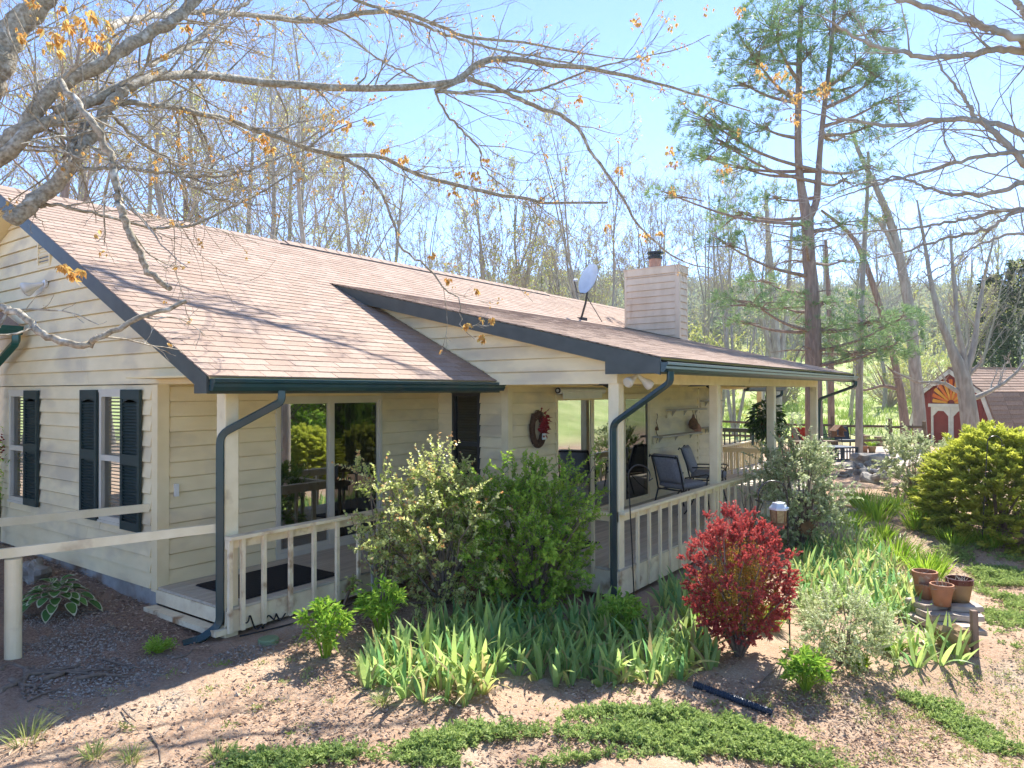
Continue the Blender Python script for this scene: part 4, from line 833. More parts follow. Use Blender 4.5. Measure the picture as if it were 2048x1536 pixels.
# red barberry
bb = gp(1478, 1312); s_ = pxm(bb)
BB, _ = shrub('barberry_bush', 'crimson barberry bush growing out of the iris bed', 'bush', bb, (118/s_*1.02, 118/s_*.9), 285/s_, 340, 112, .027, .021, 'barberry_leaf', cr=.1, shape=.9, seed=8, stems=40, low=.08, up_=.55, shl=(.8, 1.5), hollow=.6, rexp=.9, rough=.09)
g3 = np.random.default_rng(9); n = 9000; d = sph(n, g3); p = bb+d*np.array([100/s_, 92/s_, 130/s_])*g3.uniform(.4, 1.03, (n, 1))*np.clip(.85+.15*d[:, 2:], .4, 1)*np.where(d[:, 2:] > .25, .8, 1)+[0, 0, 134/s_]; mb = MB(); mb.leaves(p, sph(n, g3)+[0, 0, .5], sph(n, g3)+[0, 0, 1], .026, .017, g3.uniform(0, 1, n)); mb.build('inner_foliage', 'barberry_green', BB)
# small-leaved shrubs and peonies
px_shrub('small_leaved_shrub', 'low grey-green fine-leaved shrub right of shepherd hook pole', 'bush', 1585, 1785, 1195, 1325, K=150, nl=90, L=.034, Wd=.02, leafm='pale_leaf', cr=.24, seed=11, stems=22, rexp=1.3)
px_shrub('porch_end_shrub', 'white-flecked leafy shrub against the middle of long railing', 'bush', 1515, 1690, 868, 1095, K=150, nl=70, L=.07, Wd=.045, leafm='pale_leaf', cr=.22, seed=12, stems=26, shape=.9, rexp=1.1)
px_shrub('climbing_shrub', 'loose climbing shrub winding up around the third porch post', 'bush', 1520, 1605, 865, 1010, K=34, nl=34, L=.07, Wd=.045, leafm='shrub_leaf', cr=.26, seed=13, stems=14, deep=.8)
px_shrub('wispy_shrub', 'thin pale-blossomed shrub leaning on long railing behind barberry', 'bush', 1440, 1560, 935, 1085, K=13, nl=12, L=.05, Wd=.035, leafm='pale_leaf', cr=.3, seed=14, stems=26)
px_shrub('path_shrub', 'light green leafy shrub beside the path before golden juniper', 'bush', 1762, 1885, 868, 990, K=130, nl=60, L=.08, Wd=.05, leafm='pale_leaf', cr=.24, seed=15, stems=22, shape=.9)
def peony(xl, xr, yt, yb, label, seed):
    b = gp((xl+xr)/2, yb); s_ = pxm(b); g = np.random.default_rng(seed); T = thing('peony_plant', label, 'plant', b, 'bushy yellow-green perennials', world=True); h = (yb-yt)/s_; w = (xr-xl)/s_/2; n = 34
    a = g.uniform(0, 6.3, n); rr = w*np.sqrt(g.uniform(.02, 1, n)); e = np.stack([rr*np.cos(a), rr*np.sin(a), h*(g.uniform(.55, 1.02, n)-.25*(rr/w)**2)], 1); q = np.stack([e*[.12, .12, 0], e*[.35, .35, .5], e*[.75, .75, .85], e], 1)+b
    mb = MB(); mb.tubes(q, np.tile([.007, .006, .005, .003], (n, 1)), 5); mb.build('stems', 'lily_leaf', T)
    m = 17; t = g.uniform(.5, 1, (n, m)); p = (q[:, 2][:, None]+(q[:, 3]-q[:, 1])[:, None]*(t-.62)[..., None]).reshape(-1, 3)+g.normal(0, .018, (n*m, 3)); d = unit(np.repeat(e*[1, 1, .3], m, 0))*.6+sph(n*m, g)*.8+[0, 0, .35]
    mb = MB(); mb.leaves(p, d, sph(n*m, g)*.4+[0, 0, 1], g.uniform(.06, .11, n*m)*min(1, h/.42), .03*min(1, h/.42), g.uniform(0, 1, n*m), droop=.25); mb.build('foliage', 'peony_leaf', T)
peony(595, 708, 1200, 1318, 'yellow-green leafy peony left of the taller one before left railing', 21); peony(712, 815, 1158, 1272, 'bright leafy peony between wooden stake and rose bush', 22); peony(1195, 1290, 1188, 1275, 'small leafy perennial at foot of right downspout in irises', 23); peony(1562, 1660, 1298, 1382, 'low bright green perennial at the foot of shepherd hook pole', 24)
peony(290, 345, 1276, 1308, 'tiny green sprout alone in the gravel before porch step', 26)
# irises: fans of sword leaves
def iris_mesh(g, n, h, w, name='leaf'):
    out = []
    ax = g.uniform(-.25, .25)
    for k in range(n):
        t = (k-(n-1)/2)/max(1, (n-1)/2); d = np.array([t*.55+g.normal(0, .1), g.normal(0, .1), 1.]); L = h*(1-.3*abs(t))*g.uniform(.82, 1.12)
        mb = MB(); mb.blades(np.array([[t*.035, g.normal(0, .006), -.01]]), d[None], np.array([[t+g.normal(0, .25), .55*g.choice([-1, 1]), 0]]), L, w*g.uniform(.8, 1.2), np.array([g.uniform()]), bend=g.uniform(.04, .42)*(1+abs(t)), seg=6); out.append(mb)
    return out
def iris_proto(seed, n, h, w, label, group, parts):
    g = np.random.default_rng(seed); L = iris_mesh(g, n, h, w)
    if parts:
        T = thing('iris_plant', label, 'iris', (0, 0, -50), group)
        for mb in L: mb.build('leaf', 'iris_leaf', T)
        return proto(T)
    mb = MB()
    for q in L:
        for v, f, r in zip(q.v, q.f, q.r): mb.add(v, f, r)
    o = mb.build('iris_plant', 'iris_leaf', label=label, cat='iris', group=group); KIDS[o.name] = []; return o
def bed(protos, places, g, sc=(.8, 1.15)):
    for k, p in enumerate(places):
        o = protos[k] if k < len(protos) else dup(protos[g.integers(len(protos))])
        o.location = p; o.rotation_euler = (g.normal(0, .1), g.normal(0, .1), g.uniform(0, 6.3)); s_ = g.uniform(*sc); o.scale = (s_, s_, s_)
gI = np.random.default_rng(44)
BED1 = [(725, 1375), (800, 1405), (930, 1418), (1010, 1352), (1110, 1372), (1230, 1372), (1350, 1372), (1440, 1330), (1425, 1290), (1340, 1262), (1210, 1248), (1020, 1240), (860, 1265), (740, 1310)]
pl = spread_pts(area(BED1, 1500, gI), .128); print('iris bed 1', len(pl))
bed([iris_proto(50+k, 6+k % 2, .47, .052, 'sword-leaved iris fan in crowded bed before left porch shrubs', 'irises in the bed before the left porch', True) for k in range(6)], pl, gI)
BED2 = [(1600, 1230), (1590, 1130), (1640, 1080), (1720, 1075), (1770, 1130), (1835, 1205), (1850, 1240), (1780, 1250), (1690, 1215)]
pl = spread_pts(area(BED2, 1400, gI), .135); print('iris bed 2', len(pl))
bed([iris_proto(60+k, 6, .46, .047, 'sword-leaved iris in the wide bed between barberry and stone path', 'irises in the bed beside the path', False) for k in range(5)], pl, gI)
pl = spread_pts(area([(1790, 1330), (1860, 1350), (1925, 1325), (1880, 1275), (1800, 1300)], 300, gI), .17)
bed([iris_proto(70+k, 6, .46, .047, 'sword-leaved iris in small clump beside stacked stone slabs', 'irises beside the stacked stones', False) for k in range(3)], pl, gI)
pl = spread_pts(area([(1312, 1225), (1420, 1235), (1440, 1190), (1370, 1175), (1320, 1190)], 300, gI), .15)
bed([iris_proto(75+k, 6, .46, .047, 'sword-leaved iris growing tight against long railing left of barberry', 'irises against the long railing', False) for k in range(3)], pl, gI)
# daylily clumps along the path
def tuft(px, py, w, h, label, m='lily_leaf', n=90, wd=.014, seed=0, name='daylily_clump', cat='plant', group=None, bend=.5):
    b = gp(px, py); s_ = pxm(b); g = np.random.default_rng(seed); w /= s_*2; h /= s_; a = g.uniform(0, 6.3, n); r = np.sqrt(g.uniform(0, 1, n))
    P = b+np.stack([np.cos(a)*r*w*.6, np.sin(a)*r*w*.6, 0*a], 1); P[:, 2] = gz(P[:, 0], P[:, 1])-.01
    D_ = np.stack([np.cos(a)*r*.45, np.sin(a)*r*.45, np.ones(n)], 1)+g.normal(0, .12, (n, 3)); N = np.stack([np.cos(a), np.sin(a), 0*a], 1)+g.normal(0, .3, (n, 3))
    mb = MB(); mb.blades(P, D_, N, h*g.uniform(.7, 1.15, n), wd, g.uniform(0, 1, n), bend=g.uniform(.1, bend, n), seg=4); o = mb.build(name, m); tag(o, label, cat, group)
for k, (x, y, w, h, lb) in enumerate(((1722, 1015, 55, 48, 'small bright daylily clump at left edge of the path'), (1752, 1040, 95, 65, 'broad bright daylily clump in the path middle'), (1838, 1058, 85, 60, 'grey-green daylily clump before golden juniper'), (1890, 1050, 60, 45, 'short daylily clump touching golden juniper base'), (1790, 1120, 110, 60, 'daylily clump between irises and dry path edge'), (1850, 1150, 110, 55, 'daylily clump behind the clay pots'), (1700, 1062, 60, 50, 'daylily clump at far top of wide iris bed'), (1890, 1200, 60, 40, 'short grassy clump right behind glazed pot'))):
    tuft(x, y, w, h, lb, n=150, wd=.02, seed=80+k, group='daylily clumps')
for k, (x, y, w, h, lb) in enumerate(((52, 1482, 95, 62, 'pale grass tuft at shadow edge by lower left roots'), (186, 1512, 50, 35, 'small grass tuft on sunlit dirt, leftmost of bottom pair'), (262, 1522, 55, 38, 'small grass tuft on sunlit dirt near bottom edge'), (435, 1520, 50, 40, 'grass tuft left of the bottom creeper patches'), (765, 1410, 40, 35, 'grass tuft at left front corner of the iris bed'), (1905, 1105, 55, 30, 'dry straw-coloured grass tuft below golden juniper'), (1880, 1068, 45, 34, 'wispy grass tuft between daylilies and golden juniper'))):
    tuft(x, y, w, h, lb, m='grass_leaf', n=70, wd=.006, seed=100+k, name='grass_tuft', cat='grass', group='grass tufts', bend=.9)
for k, (x, y, w, h, lb) in enumerate(((1765, 1075, 70, 34, 'low green clump on the path side right of iris bed'), (1905, 1085, 80, 36, 'low blue-green clump under left edge of golden juniper'), (1945, 1085, 60, 30, 'low green clump under front of golden juniper'), (1980, 1090, 70, 34, 'low green clump right of juniper hook foot'), (1790, 1020, 60, 40, 'leafy clump under the light green path shrub'), (1835, 1000, 50, 36, 'leafy clump between path shrub and golden juniper'), (1870, 1130, 70, 30, 'sparse green clump on dry slope behind pots'), (1780, 1300, 60, 36, 'grassy clump between low shrub and stone stack'), (1715, 1330, 60, 28, 'grassy clump at front of the low grey-green shrub'), (1540, 1255, 60, 60, 'bright green blades at right foot of barberry'), (1395, 1260, 60, 56, 'bright green blades at left foot of barberry'))):
    tuft(x, y, w, h, lb, n=110, wd=.022, seed=160+k, group='low clumps in the right beds')
# lavender by the path
b = gp(1672, 1090); s_ = pxm(b); n = 160; g = np.random.default_rng(5); D_ = sph(n, g)*[.5, .5, .2]+[0, 0, 1]; P = b+g.normal(0, .13, (n, 3))*[1, 1, 0]; mb = MB(); mb.blades(P, D_, sph(n, g), g.uniform(.25, .5, n), .012, g.uniform(0, 1, n), bend=.15, seg=3); tag(mb.build('lavender_plant', 'lavender_leaf'), 'grey twiggy lavender at the upper edge of iris bed', 'plant')
# hosta with white leaf margins
def hosta(px, py, w, h, n, label, seed):
    b = gp(px, py); s_ = pxm(b); g = np.random.default_rng(seed); T = thing('hosta_plant', label, 'plant', b, world=True); w /= s_*2; h /= s_
    for k in range(n):
        a = k*2.4+g.uniform(-.3, .3); f = (k+.5)/n; d = np.array([math.cos(a), math.sin(a), 0]); tip = b+d*w*(.25+.75*f)*g.uniform(.85, 1.1)+[0, 0, h*(1-.75*f)*g.uniform(.8, 1.1)]; L = .19*g.uniform(.8, 1.15)*w/.42; wd = L*.62
        dn = unit(d+[0, 0, .5-1.1*f]); S = unit(np.cross(dn, [0, 0, 1])); N = np.cross(S, dn); st = tip-dn*L*.35
        for nm, m_, sc, o in (('leaf', 'hosta_leaf', .82, .004), ('leaf_margin', 'hosta_edge', 1., 0)):
            t = np.linspace(0, 1, 7); wv = np.sin(np.pi*t**.8)**.8*wd/2*sc; c = st+dn*(L*(.5+(t-.5)*sc))[:, None]+np.array([0, 0, -1])*(.22*L*t**2)[:, None]+N*o
            v = np.stack([c-S*wv[:, None]+N*(wv*.3)[:, None], c, c+S*wv[:, None]+N*(wv*.3)[:, None]], 1); F_ = [(3*i_+j_, 3*i_+j_+1, 3*i_+j_+4, 3*i_+j_+3) for i_ in range(6) for j_ in range(2)]
            mb = MB(); mb.add(v, F_, g.uniform()); o_ = mb.build(nm, m_, T if nm == 'leaf' else last, smooth=True); last = o_
hosta(112, 1222, 140, 62, 56, 'white-edged hosta beside the round handrail post', 3)
# nandina with red berries at the left edge
b = gp(8, 1085); T = thing('nandina_shrub', 'slender nandina with red berry cluster before leftmost window', 'bush', b, world=True); dN = np.dot(b-CAM, fw); g = np.random.default_rng(6); Pq = []
for k in range(12): e = at(g.uniform(-90, 38), g.uniform(845, 1040), dN+g.uniform(-.3, .3)); Pq.append([b+g.normal(0, .06, 3)*[1, 1, 0], b+(e-b)*.4, b+(e-b)*.8+g.normal(0, .03, 3), e])
q = np.array(Pq); mb = MB(); mb.tubes(q, np.tile([.009, .008, .006, .003], (12, 1)), 5); mb.build('stems', 'stick', T)
n = 900; k = g.integers(0, 12, n); t = g.uniform(1, 3, n); i0 = np.minimum(t.astype(int), 2); p = q[k, i0]+(q[k, i0+1]-q[k, i0])*(t-i0)[:, None]+g.normal(0, .08, (n, 3)); mb = MB(); mb.leaves(p, sph(n, g)+[0, 0, -.5], sph(n, g)+[0, 0, 1], g.uniform(.06, .1, n), .02, g.uniform(0, 1, n)); mb.build('foliage', 'shrub_leaf', T)
bc = at(12, 893, dN-.1); mb = MB()
for k in range(110): mb.blob(bc+g.normal(0, 1, 3)*[.06, .06, .085], np.full(3, .013), 1, 0, 6, 5)
mb.build('berries', 'red_berry', T)
# golden juniper
jb = gp(1995, 1062); s_ = pxm(jb); g = np.random.default_rng(12); R3 = np.array([150/s_, 140/s_, 196/s_]); JU = thing('golden_juniper', 'broad golden-green juniper mound before the red shed', 'bush', jb, world=True)
K = 1250; d = sph(K*3, g); d = d[d[:, 2] > -.12][:K]; c = d*R3*(.55+.45*g.uniform(0, 1, (len(d), 1))**.5); P, D_, Rn = [], [], []
for p, dd_ in zip(c, d):
    m = 64; dr = unit(dd_*[1, 1, .35]+g.normal(0, .25, 3)+[0, 0, .15]); L = g.uniform(.16, .34)*R3[0]/1.6; t = g.uniform(0, 1, m); sd = sph(m, g); q = p+dr*(t*L)[:, None]+sd*((.33*L)*(1-.75*t))[:, None]*[1, 1, .35]; P.append(q); D_.append(dr+sd*.8*[1, 1, .5]); Rn.append(np.clip(.28+.75*t*g.uniform(.6, 1.2)+g.normal(0, .1, m), 0, 1))
P = np.concatenate(P)+jb; P[:, 2] = np.maximum(P[:, 2], gz(P[:, 0], P[:, 1])+.01); n = len(P); mb = MB(); mb.leaves(P, np.concatenate(D_), sph(n, g)*.5+[0, 0, 1], g.uniform(.06, .11, n), .04, np.concatenate(Rn)); mb.build('foliage', 'juniper_leaf', JU)
mb = MB(); q = np.array([[jb+[0, 0, -.05], jb+c[k]*.4, jb+c[k]*.9] for k in range(0, len(c), 40)]); mb.tubes(q, np.tile([.03, .02, .006], (len(q), 1)), 5); mb.build('branches', 'bark_brown', JU)
proto(JU)
for k, (x, y, sc) in enumerate(((12.5, -3.6, .8), (15.5, -4.2, .9), (18.6, -4.6, .9), (22, -5.2, 1.), (9.6, -3.8, .7))):
    o = dup(JU); o.location = (x, y, gz(x, y)); o.rotation_euler[2] = k*1.7; o.scale = (sc, sc, sc); o['label'] = 'golden juniper of the hedge across the garden, mirrored in the right sliding door'; o['group'] = 'junipers mirrored in the sliding door'
# creeping juniper, grass and litter: nobody could count them
def cover(polys, n, label, seed, m='creeper_leaf', L=.034, Wd=.017, hgt=.12, k=15, name='creeping_juniper'):
    g = np.random.default_rng(seed); P = []
    for poly, f in polys:
        q = area(poly, int(n*f), g); w = gpv([p[0] for p in poly], [p[1] for p in poly])[:, :2]; e = np.full(len(q), 9.)
        for i_ in range(len(w)):
            a, b = w[i_-1], w[i_]; t = np.clip(((q[:, :2]-a)@(b-a))/((b-a)@(b-a)+1e-9), 0, 1); e = np.minimum(e, np.linalg.norm(q[:, :2]-a-t[:, None]*(b-a), axis=1))
        nz = np.sin(q[:, 0]*5.1+1.3*np.sin(q[:, 1]*4.3))+np.sin(q[:, 1]*6.3+q[:, 0]*2.2)+.7*np.sin(q[:, 0]*13+q[:, 1]*11)+g.normal(0, .45, len(q)); P.append(np.column_stack([q, np.clip(e/.3, 0, 1)])[nz+.8*np.sin(q[:, 0]*2.3+q[:, 1]*1.7)*np.sin(q[:, 1]*2.9) > .55-1.75*np.clip(e/.4, 0, 1)])
    q = np.concatenate(P); e = q[:, 3]; q = q[:, :3]; m_ = len(q); hh = hgt*(.45+.3*np.sin(q[:, 0]*9+np.sin(q[:, 1]*5))*np.sin(q[:, 1]*8)+.25*np.sin(q[:, 0]*21)*np.sin(q[:, 1]*19))*g.uniform(.3, 1.2, m_)*(.25+.75*e); sd0 = sph(m_, g)*[1, 1, .35]+[0, 0, .3]
    c = np.repeat(q, k, 0); tt = np.tile(np.linspace(0, 1, k), m_)[:, None]; c[:, 2] += np.repeat(hh, k); c = c+np.repeat(sd0, k, 0)*tt*.085; sd = sph(m_*k, g)
    mb = MB(); mb.leaves(c, sd+np.repeat(sd0, k, 0)*.9, sph(m_*k, g)+[0, 0, .6], L*g.uniform(.6, 1.3, m_*k), Wd, np.clip(np.repeat(g.uniform(0, 1, m_), k)*.5+.3*tt[:, 0]+g.uniform(0, .25, m_*k), 0, 1)); o = mb.build(name, m, kind='stuff'); tag(o, label, 'ground cover')
cover([([(560, 1540), (600, 1505), (760, 1500), (905, 1455), (960, 1445), (1080, 1455), (1240, 1400), (1330, 1390), (1420, 1420), (1520, 1460), (1640, 1500), (1700, 1545)], .62), ([(420, 1545), (440, 1500), (520, 1490), (600, 1520), (600, 1545)], .05),
       ([(1790, 1390), (1840, 1365), (1900, 1400), (1980, 1460), (2060, 1500), (2060, 1545), (1990, 1520), (1900, 1460)], .1), ([(1940, 1110), (2060, 1150), (2060, 1260), (1990, 1215), (1930, 1150)], .2), ([(1965, 1215), (2060, 1250), (2060, 1345), (2010, 1310), (1975, 1260)], .06), ([(1840, 1095), (1960, 1090), (2050, 1120), (1960, 1140)], .05)], 9600, 'low green creeping juniper spreading over the foreground dirt', 31)
def scatter(name, label, cat, pts, m, Lr, Wr, seed, lift=.012, flat=.5):
    g = np.random.default_rng(seed); n = len(pts); a = g.uniform(0, 6.3, n); D_ = np.stack([np.cos(a), np.sin(a), g.normal(0, .25, n)], 1); P = pts+np.stack([0*a, 0*a, g.uniform(.003, lift, n)], 1)
    mb = MB(); mb.leaves(P, D_, sph(n, g)*flat+[0, 0, 1], g.uniform(*Lr, n), g.uniform(*Wr, n), g.uniform(0, 1, n), fold=.35); o = mb.build(name, m, kind='stuff'); tag(o, label, cat)
gl = np.random.default_rng(55)
lit = np.concatenate([area([(0, 1545), (40, 1440), (620, 1250), (1000, 1380), (1450, 1360), (1850, 1390), (2060, 1300), (2060, 1545)], 1500, gl), area([(1700, 1180), (1700, 1060), (1850, 1060), (2060, 1090), (2060, 1260), (1950, 1180)], 1600, gl), area([(560, 1290), (640, 1235), (760, 1215), (900, 1240), (1000, 1330), (960, 1440), (800, 1440), (640, 1390)], 2600, gl), area([(0, 1075), (170, 1130), (310, 1205), (440, 1310), (300, 1300), (160, 1230), (30, 1180)], 2600, gl), area([(1000, 1370), (1450, 1350), (1640, 1380), (1800, 1400), (1500, 1470), (1200, 1420)], 900, gl), area([(1500, 1400), (1700, 1350), (1850, 1400), (2060, 1545), (1600, 1545)], 1900, gl), area([(1900, 1100), (2060, 1060), (2060, 1330), (1960, 1330)], 700, gl), area([(300, 1545), (500, 1400), (900, 1440), (560, 1545)], 700, gl), area([(560, 1545), (900, 1450), (1400, 1400), (1650, 1545)], 1300, gl), area([(1280, 1210), (1440, 1260), (1500, 1330), (1400, 1340)], 500, gl)])
scatter('fallen_leaves', 'brown fallen leaves and bark bits littering the beds', 'leaf litter', lit, 'dry_leaf', (.022, .06), (.01, .03), 3, .025)
st = np.concatenate([area([(0, 1545), (60, 1420), (600, 1260), (900, 1440), (560, 1545)], 2200, gl), area([(1400, 1545), (1500, 1330), (1850, 1380), (2060, 1300), (2060, 1545)], 2600, gl), area([(1700, 1150), (1850, 1060), (2060, 1090), (2060, 1200), (1900, 1130)], 900, gl)])
scatter('dry_straw', 'dry straw and pine needles strewn over the red dirt', 'straw', st, 'lavender_leaf', (.04, .13), (.003, .006), 4, .012, .2)
pb = np.concatenate([area([(0, 1330), (40, 1230), (200, 1215), (330, 1280), (390, 1330), (280, 1390), (60, 1400)], 5200, gl), area([(380, 1330), (480, 1290), (560, 1290), (300, 1430)], 500, gl)]); n = len(pb); r_ = gl.uniform(.006, .018, n); dirs = np.array([(1, 0, 0), (0, 1, 0), (-1, 0, 0), (0, -1, 0), (0, 0, 1)])*1.
v = pb[:, None]+dirs*r_[:, None, None]*gl.uniform(.6, 1.2, (n, 5, 1))*[1, 1, .7]; k = np.arange(n)[:, None]*5; mb = MB(); mb.add(v, np.concatenate([k+[0, 1, 4], k+[1, 2, 4], k+[2, 3, 4], k+[3, 0, 4]]), np.tile(gl.uniform(0, 1, n)**1.5, 4)); tag(mb.build('gravel', 'pebble_tone', kind='stuff'), 'loose grey gravel spread before the gable wall', 'gravel')
gw_ = np.random.default_rng(58); wd_ = np.concatenate([area([(0, 1545), (40, 1440), (620, 1260), (1000, 1390), (1450, 1370), (1600, 1545)], 60, gw_), area([(1480, 1400), (1700, 1340), (1950, 1330), (2060, 1290), (2060, 1545), (1600, 1545)], 210, gw_), area([(1720, 1150), (1830, 1060), (2060, 1085), (2060, 1200), (1930, 1150)], 110, gw_)]); m_ = len(wd_); k_ = 22; c = np.repeat(wd_, k_, 0)+gw_.normal(0, 1, (m_*k_, 3))*np.repeat(gw_.uniform(.015, .07, m_), k_)[:, None]*[1, 1, .25]+[0, 0, .012]
mb = MB(); mb.leaves(c, sph(m_*k_, gw_)+[0, 0, .6], sph(m_*k_, gw_)+[0, 0, .8], gw_.uniform(.018, .045, m_*k_), .012, np.clip(np.repeat(gw_.uniform(0, .8, m_), k_)+gw_.uniform(0, .2, m_*k_), 0, 1)); tag(mb.build('weeds', 'grass_leaf', kind='stuff'), 'tiny green weeds sprouting here and there from bare dirt', 'weeds')
# sticks, roots
for k, pts in enumerate((((0, 1385), (60, 1352), (120, 1345), (185, 1352)), ((0, 1345), (20, 1330), (70, 1345), (130, 1342), (160, 1330)), ((55, 1340), (45, 1370), (52, 1400)), ((85, 1362), (140, 1345), (230, 1340)), ((20, 1362), (60, 1375), (75, 1395)), ((150, 1362), (205, 1350), (255, 1357)))):
    P = np.array([gp(*p) for p in pts]); t = np.linspace(0, 1, 16); P = np.stack([np.interp(t, np.linspace(0, 1, len(P)), P[:, i_]) for i_ in range(3)], 1)+[0, 0, .012]; P[1:-1, :2] += rng.normal(0, .012, (14, 2)); mb = MB(); mb.tube(P, np.linspace(.026, .007, 16), 7); tag(mb.build('tree_root', 'stick', smooth=True), 'grey surface root of the big maple snaking over the gravel', 'root', 'maple roots at the left edge')
for k, (pts, lb) in enumerate(((((205, 1320), (240, 1330), (312, 1345)), 'pale fallen stick on shaded gravel left of the drain elbow'), (((55, 1405), (85, 1390), (122, 1380)), 'short thick stick beside the roots'), (((75, 1415), (105, 1425), (130, 1438)), 'stick at the shadow edge on lower left dirt'), (((245, 1420), (258, 1435), (272, 1446)), 'small dark stick lying on sunlit dirt'), (((300, 1470), (318, 1500), (322, 1528)), 'bent twig on sunlit dirt near the bottom edge'), (((350, 1320), (375, 1312), (388, 1300)), 'thin stick by the drain elbow'), (((1505, 1385), (1540, 1350), (1575, 1315)), 'long thin stick leaning beside the drain pipe'))):
    P = np.array([gp(*p) for p in pts])+[0, 0, .012]; mb = MB(); mb.tube(P, [.009, .008, .004], 6); tag(mb.build('stick', 'stick'), lb, 'stick')
# ------------------------------------------------------------------ stones, pots, garden objects
def rock(px, py, w, h, label, m='stone', seed=0, dp=.8, name='boulder', cat='rock', group=None, flat=None):
    b = gp(px, py); s_ = pxm(b); mb = MB(); r_ = np.array([w/s_/2, w/s_/2*dp, h/s_*.62]); ph = r_.copy(); mb.blob((0, 0, r_[2]*.55), r_, seed, .3, 16, 11, flat); o = mb.build(name, m, smooth=False); o.location = b; o.rotation_euler[2] = seed*1.3; tag(o, label, cat, group)
rock(65, 1160, 66, 44, 'rounded grey boulder behind hosta by the gable wall', seed=1)
rock(1738, 930, 62, 36, 'large flat-topped grey boulder at the patio edge', seed=2, flat=.45, dp=.9)
rock(1742, 965, 50, 20, 'low grey boulder in front of the flat-topped one', seed=3)
rock(1908, 1298, 64, 50, 'tan boulder wedged under stacked stone slabs', m='brown_stone', seed=4)
gk = np.random.default_rng(57); ck = np.concatenate([area([(0, 1545), (40, 1440), (620, 1250), (1000, 1380), (1450, 1360), (1850, 1390), (2060, 1300), (2060, 1545)], 1700, gk), area([(1700, 1180), (1700, 1060), (1850, 1060), (2060, 1090), (2060, 1260)], 700, gk)]); n = len(ck); r_ = gk.uniform(.006, .03, n)*gk.uniform(.4, 1, n); dirs = np.array([(1, 0, 0), (0, 1, 0), (-1, 0, 0), (0, -1, 0), (0, 0, 1)])*1.
v = ck[:, None]+dirs*r_[:, None, None]*gk.uniform(.5, 1.3, (n, 5, 1))*[1, 1, .8]; k = np.arange(n)[:, None]*5; mb = MB(); mb.add(v, np.concatenate([k+[0, 1, 4], k+[1, 2, 4], k+[2, 3, 4], k+[3, 0, 4]]), np.tile(gk.uniform(0, 1, n), 4)); tag(mb.build('soil_clods', 'clod', kind='stuff'), 'small reddish clods and crumbs lying on bare dirt', 'soil')
ORD = ['first', 'second', 'third', 'fourth', 'fifth', 'sixth', 'seventh', 'eighth', 'ninth', 'tenth', 'eleventh', 'twelfth', 'thirteenth', 'fourteenth', 'fifteenth']
for k in range(16): rock(1690+12*(k % 8)+rng.uniform(-4, 4), 940+12*(k//8)+rng.uniform(-4, 4), rng.uniform(14, 26), rng.uniform(8, 14), f'{ORD[k % 8]} small stone from the left in the {"upper" if k < 8 else "lower"} border row below flat-topped boulder', seed=20+k, name='border_stone', group='border stones by the patio')
def flag(pts, label, th=.05, z=None, m='flagstone', group=None, name='flagstone', lift=0.):
    P = gpv([p[0] for p in pts], [p[1] for p in pts]); zz = P[:, 2].mean()+lift if z is None else z; c = P.mean(0); Q = []
    n_ = len(P)
    for k in range(n_):
        for t in (0, .5): q = P[k]*(1-t)+P[(k+1) % n_]*t; Q.append(q[:2]-c[:2]+rng.normal(0, .008, 2))
    Q = np.array(Q); mb = MB(); mb.prism([(x, y, -.04) for x, y in Q], (0, 0, th+.028)); mb.prism([(x*.975, y*.975, th-.014) for x, y in Q], (0, 0, .015)); o = mb.build(name, m); o.location = (c[0], c[1], zz); tag(o, label, 'stone', group); return o
for k, (x, y, w, h) in enumerate(((1698, 1000, 40, 12), (1702, 1022, 44, 13), (1712, 1046, 46, 14), (1722, 1066, 48, 15), (1738, 1086, 52, 16), (1762, 1108, 54, 15), (1800, 1165, 60, 17), (1815, 1188, 62, 18), (1822, 1210, 50, 16), (1690, 985, 46, 9))):
    flag([(x-w/2, y), (x-w*.3, y-h/2), (x+w*.35, y-h*.45), (x+w/2, y+h*.1), (x+w*.2, y+h/2), (x-w*.35, y+h*.45)], f'irregular garden path flagstone, {ORD[(1, 2, 3, 4, 5, 6, 7, 8, 9, 0)[k]]} from the patio end', .03, group='flagstones of the garden path')
# stacked slabs with pots
sc_ = gp(1905, 1262); S_ = pxm(sc_); zt = at(1890, 1222, np.dot(sc_-CAM, fw))[2]
def slabpx(x, y, w, dpt, zc, th, rot, label):
    d_ = (zc-CAM_Z)/ray(x, y)[2]; c = CAM+ray(x, y)*d_; mb = MB(); Q = [(-.5, -.5), (.0, -.53), (.5, -.48), (.52, .1), (.47, .5), (-.1, .52), (-.5, .46), (-.53, 0)]; Q = [(a*w/S_+rng.normal(0, .006), b_*dpt/S_+rng.normal(0, .006)) for a, b_ in Q]; mb.prism([(a, b_, -th/2) for a, b_ in Q], (0, 0, th*.86)); mb.prism([(a*.97, b_*.97, th*.35) for a, b_ in Q], (0, 0, th*.15)); o = mb.build('stone_slab', 'flagstone'); o.location = c; o.rotation_euler[2] = rot-math.pi/2+YAW; tag(o, label, 'stone', 'stacked stone slabs')
zb_ = zt
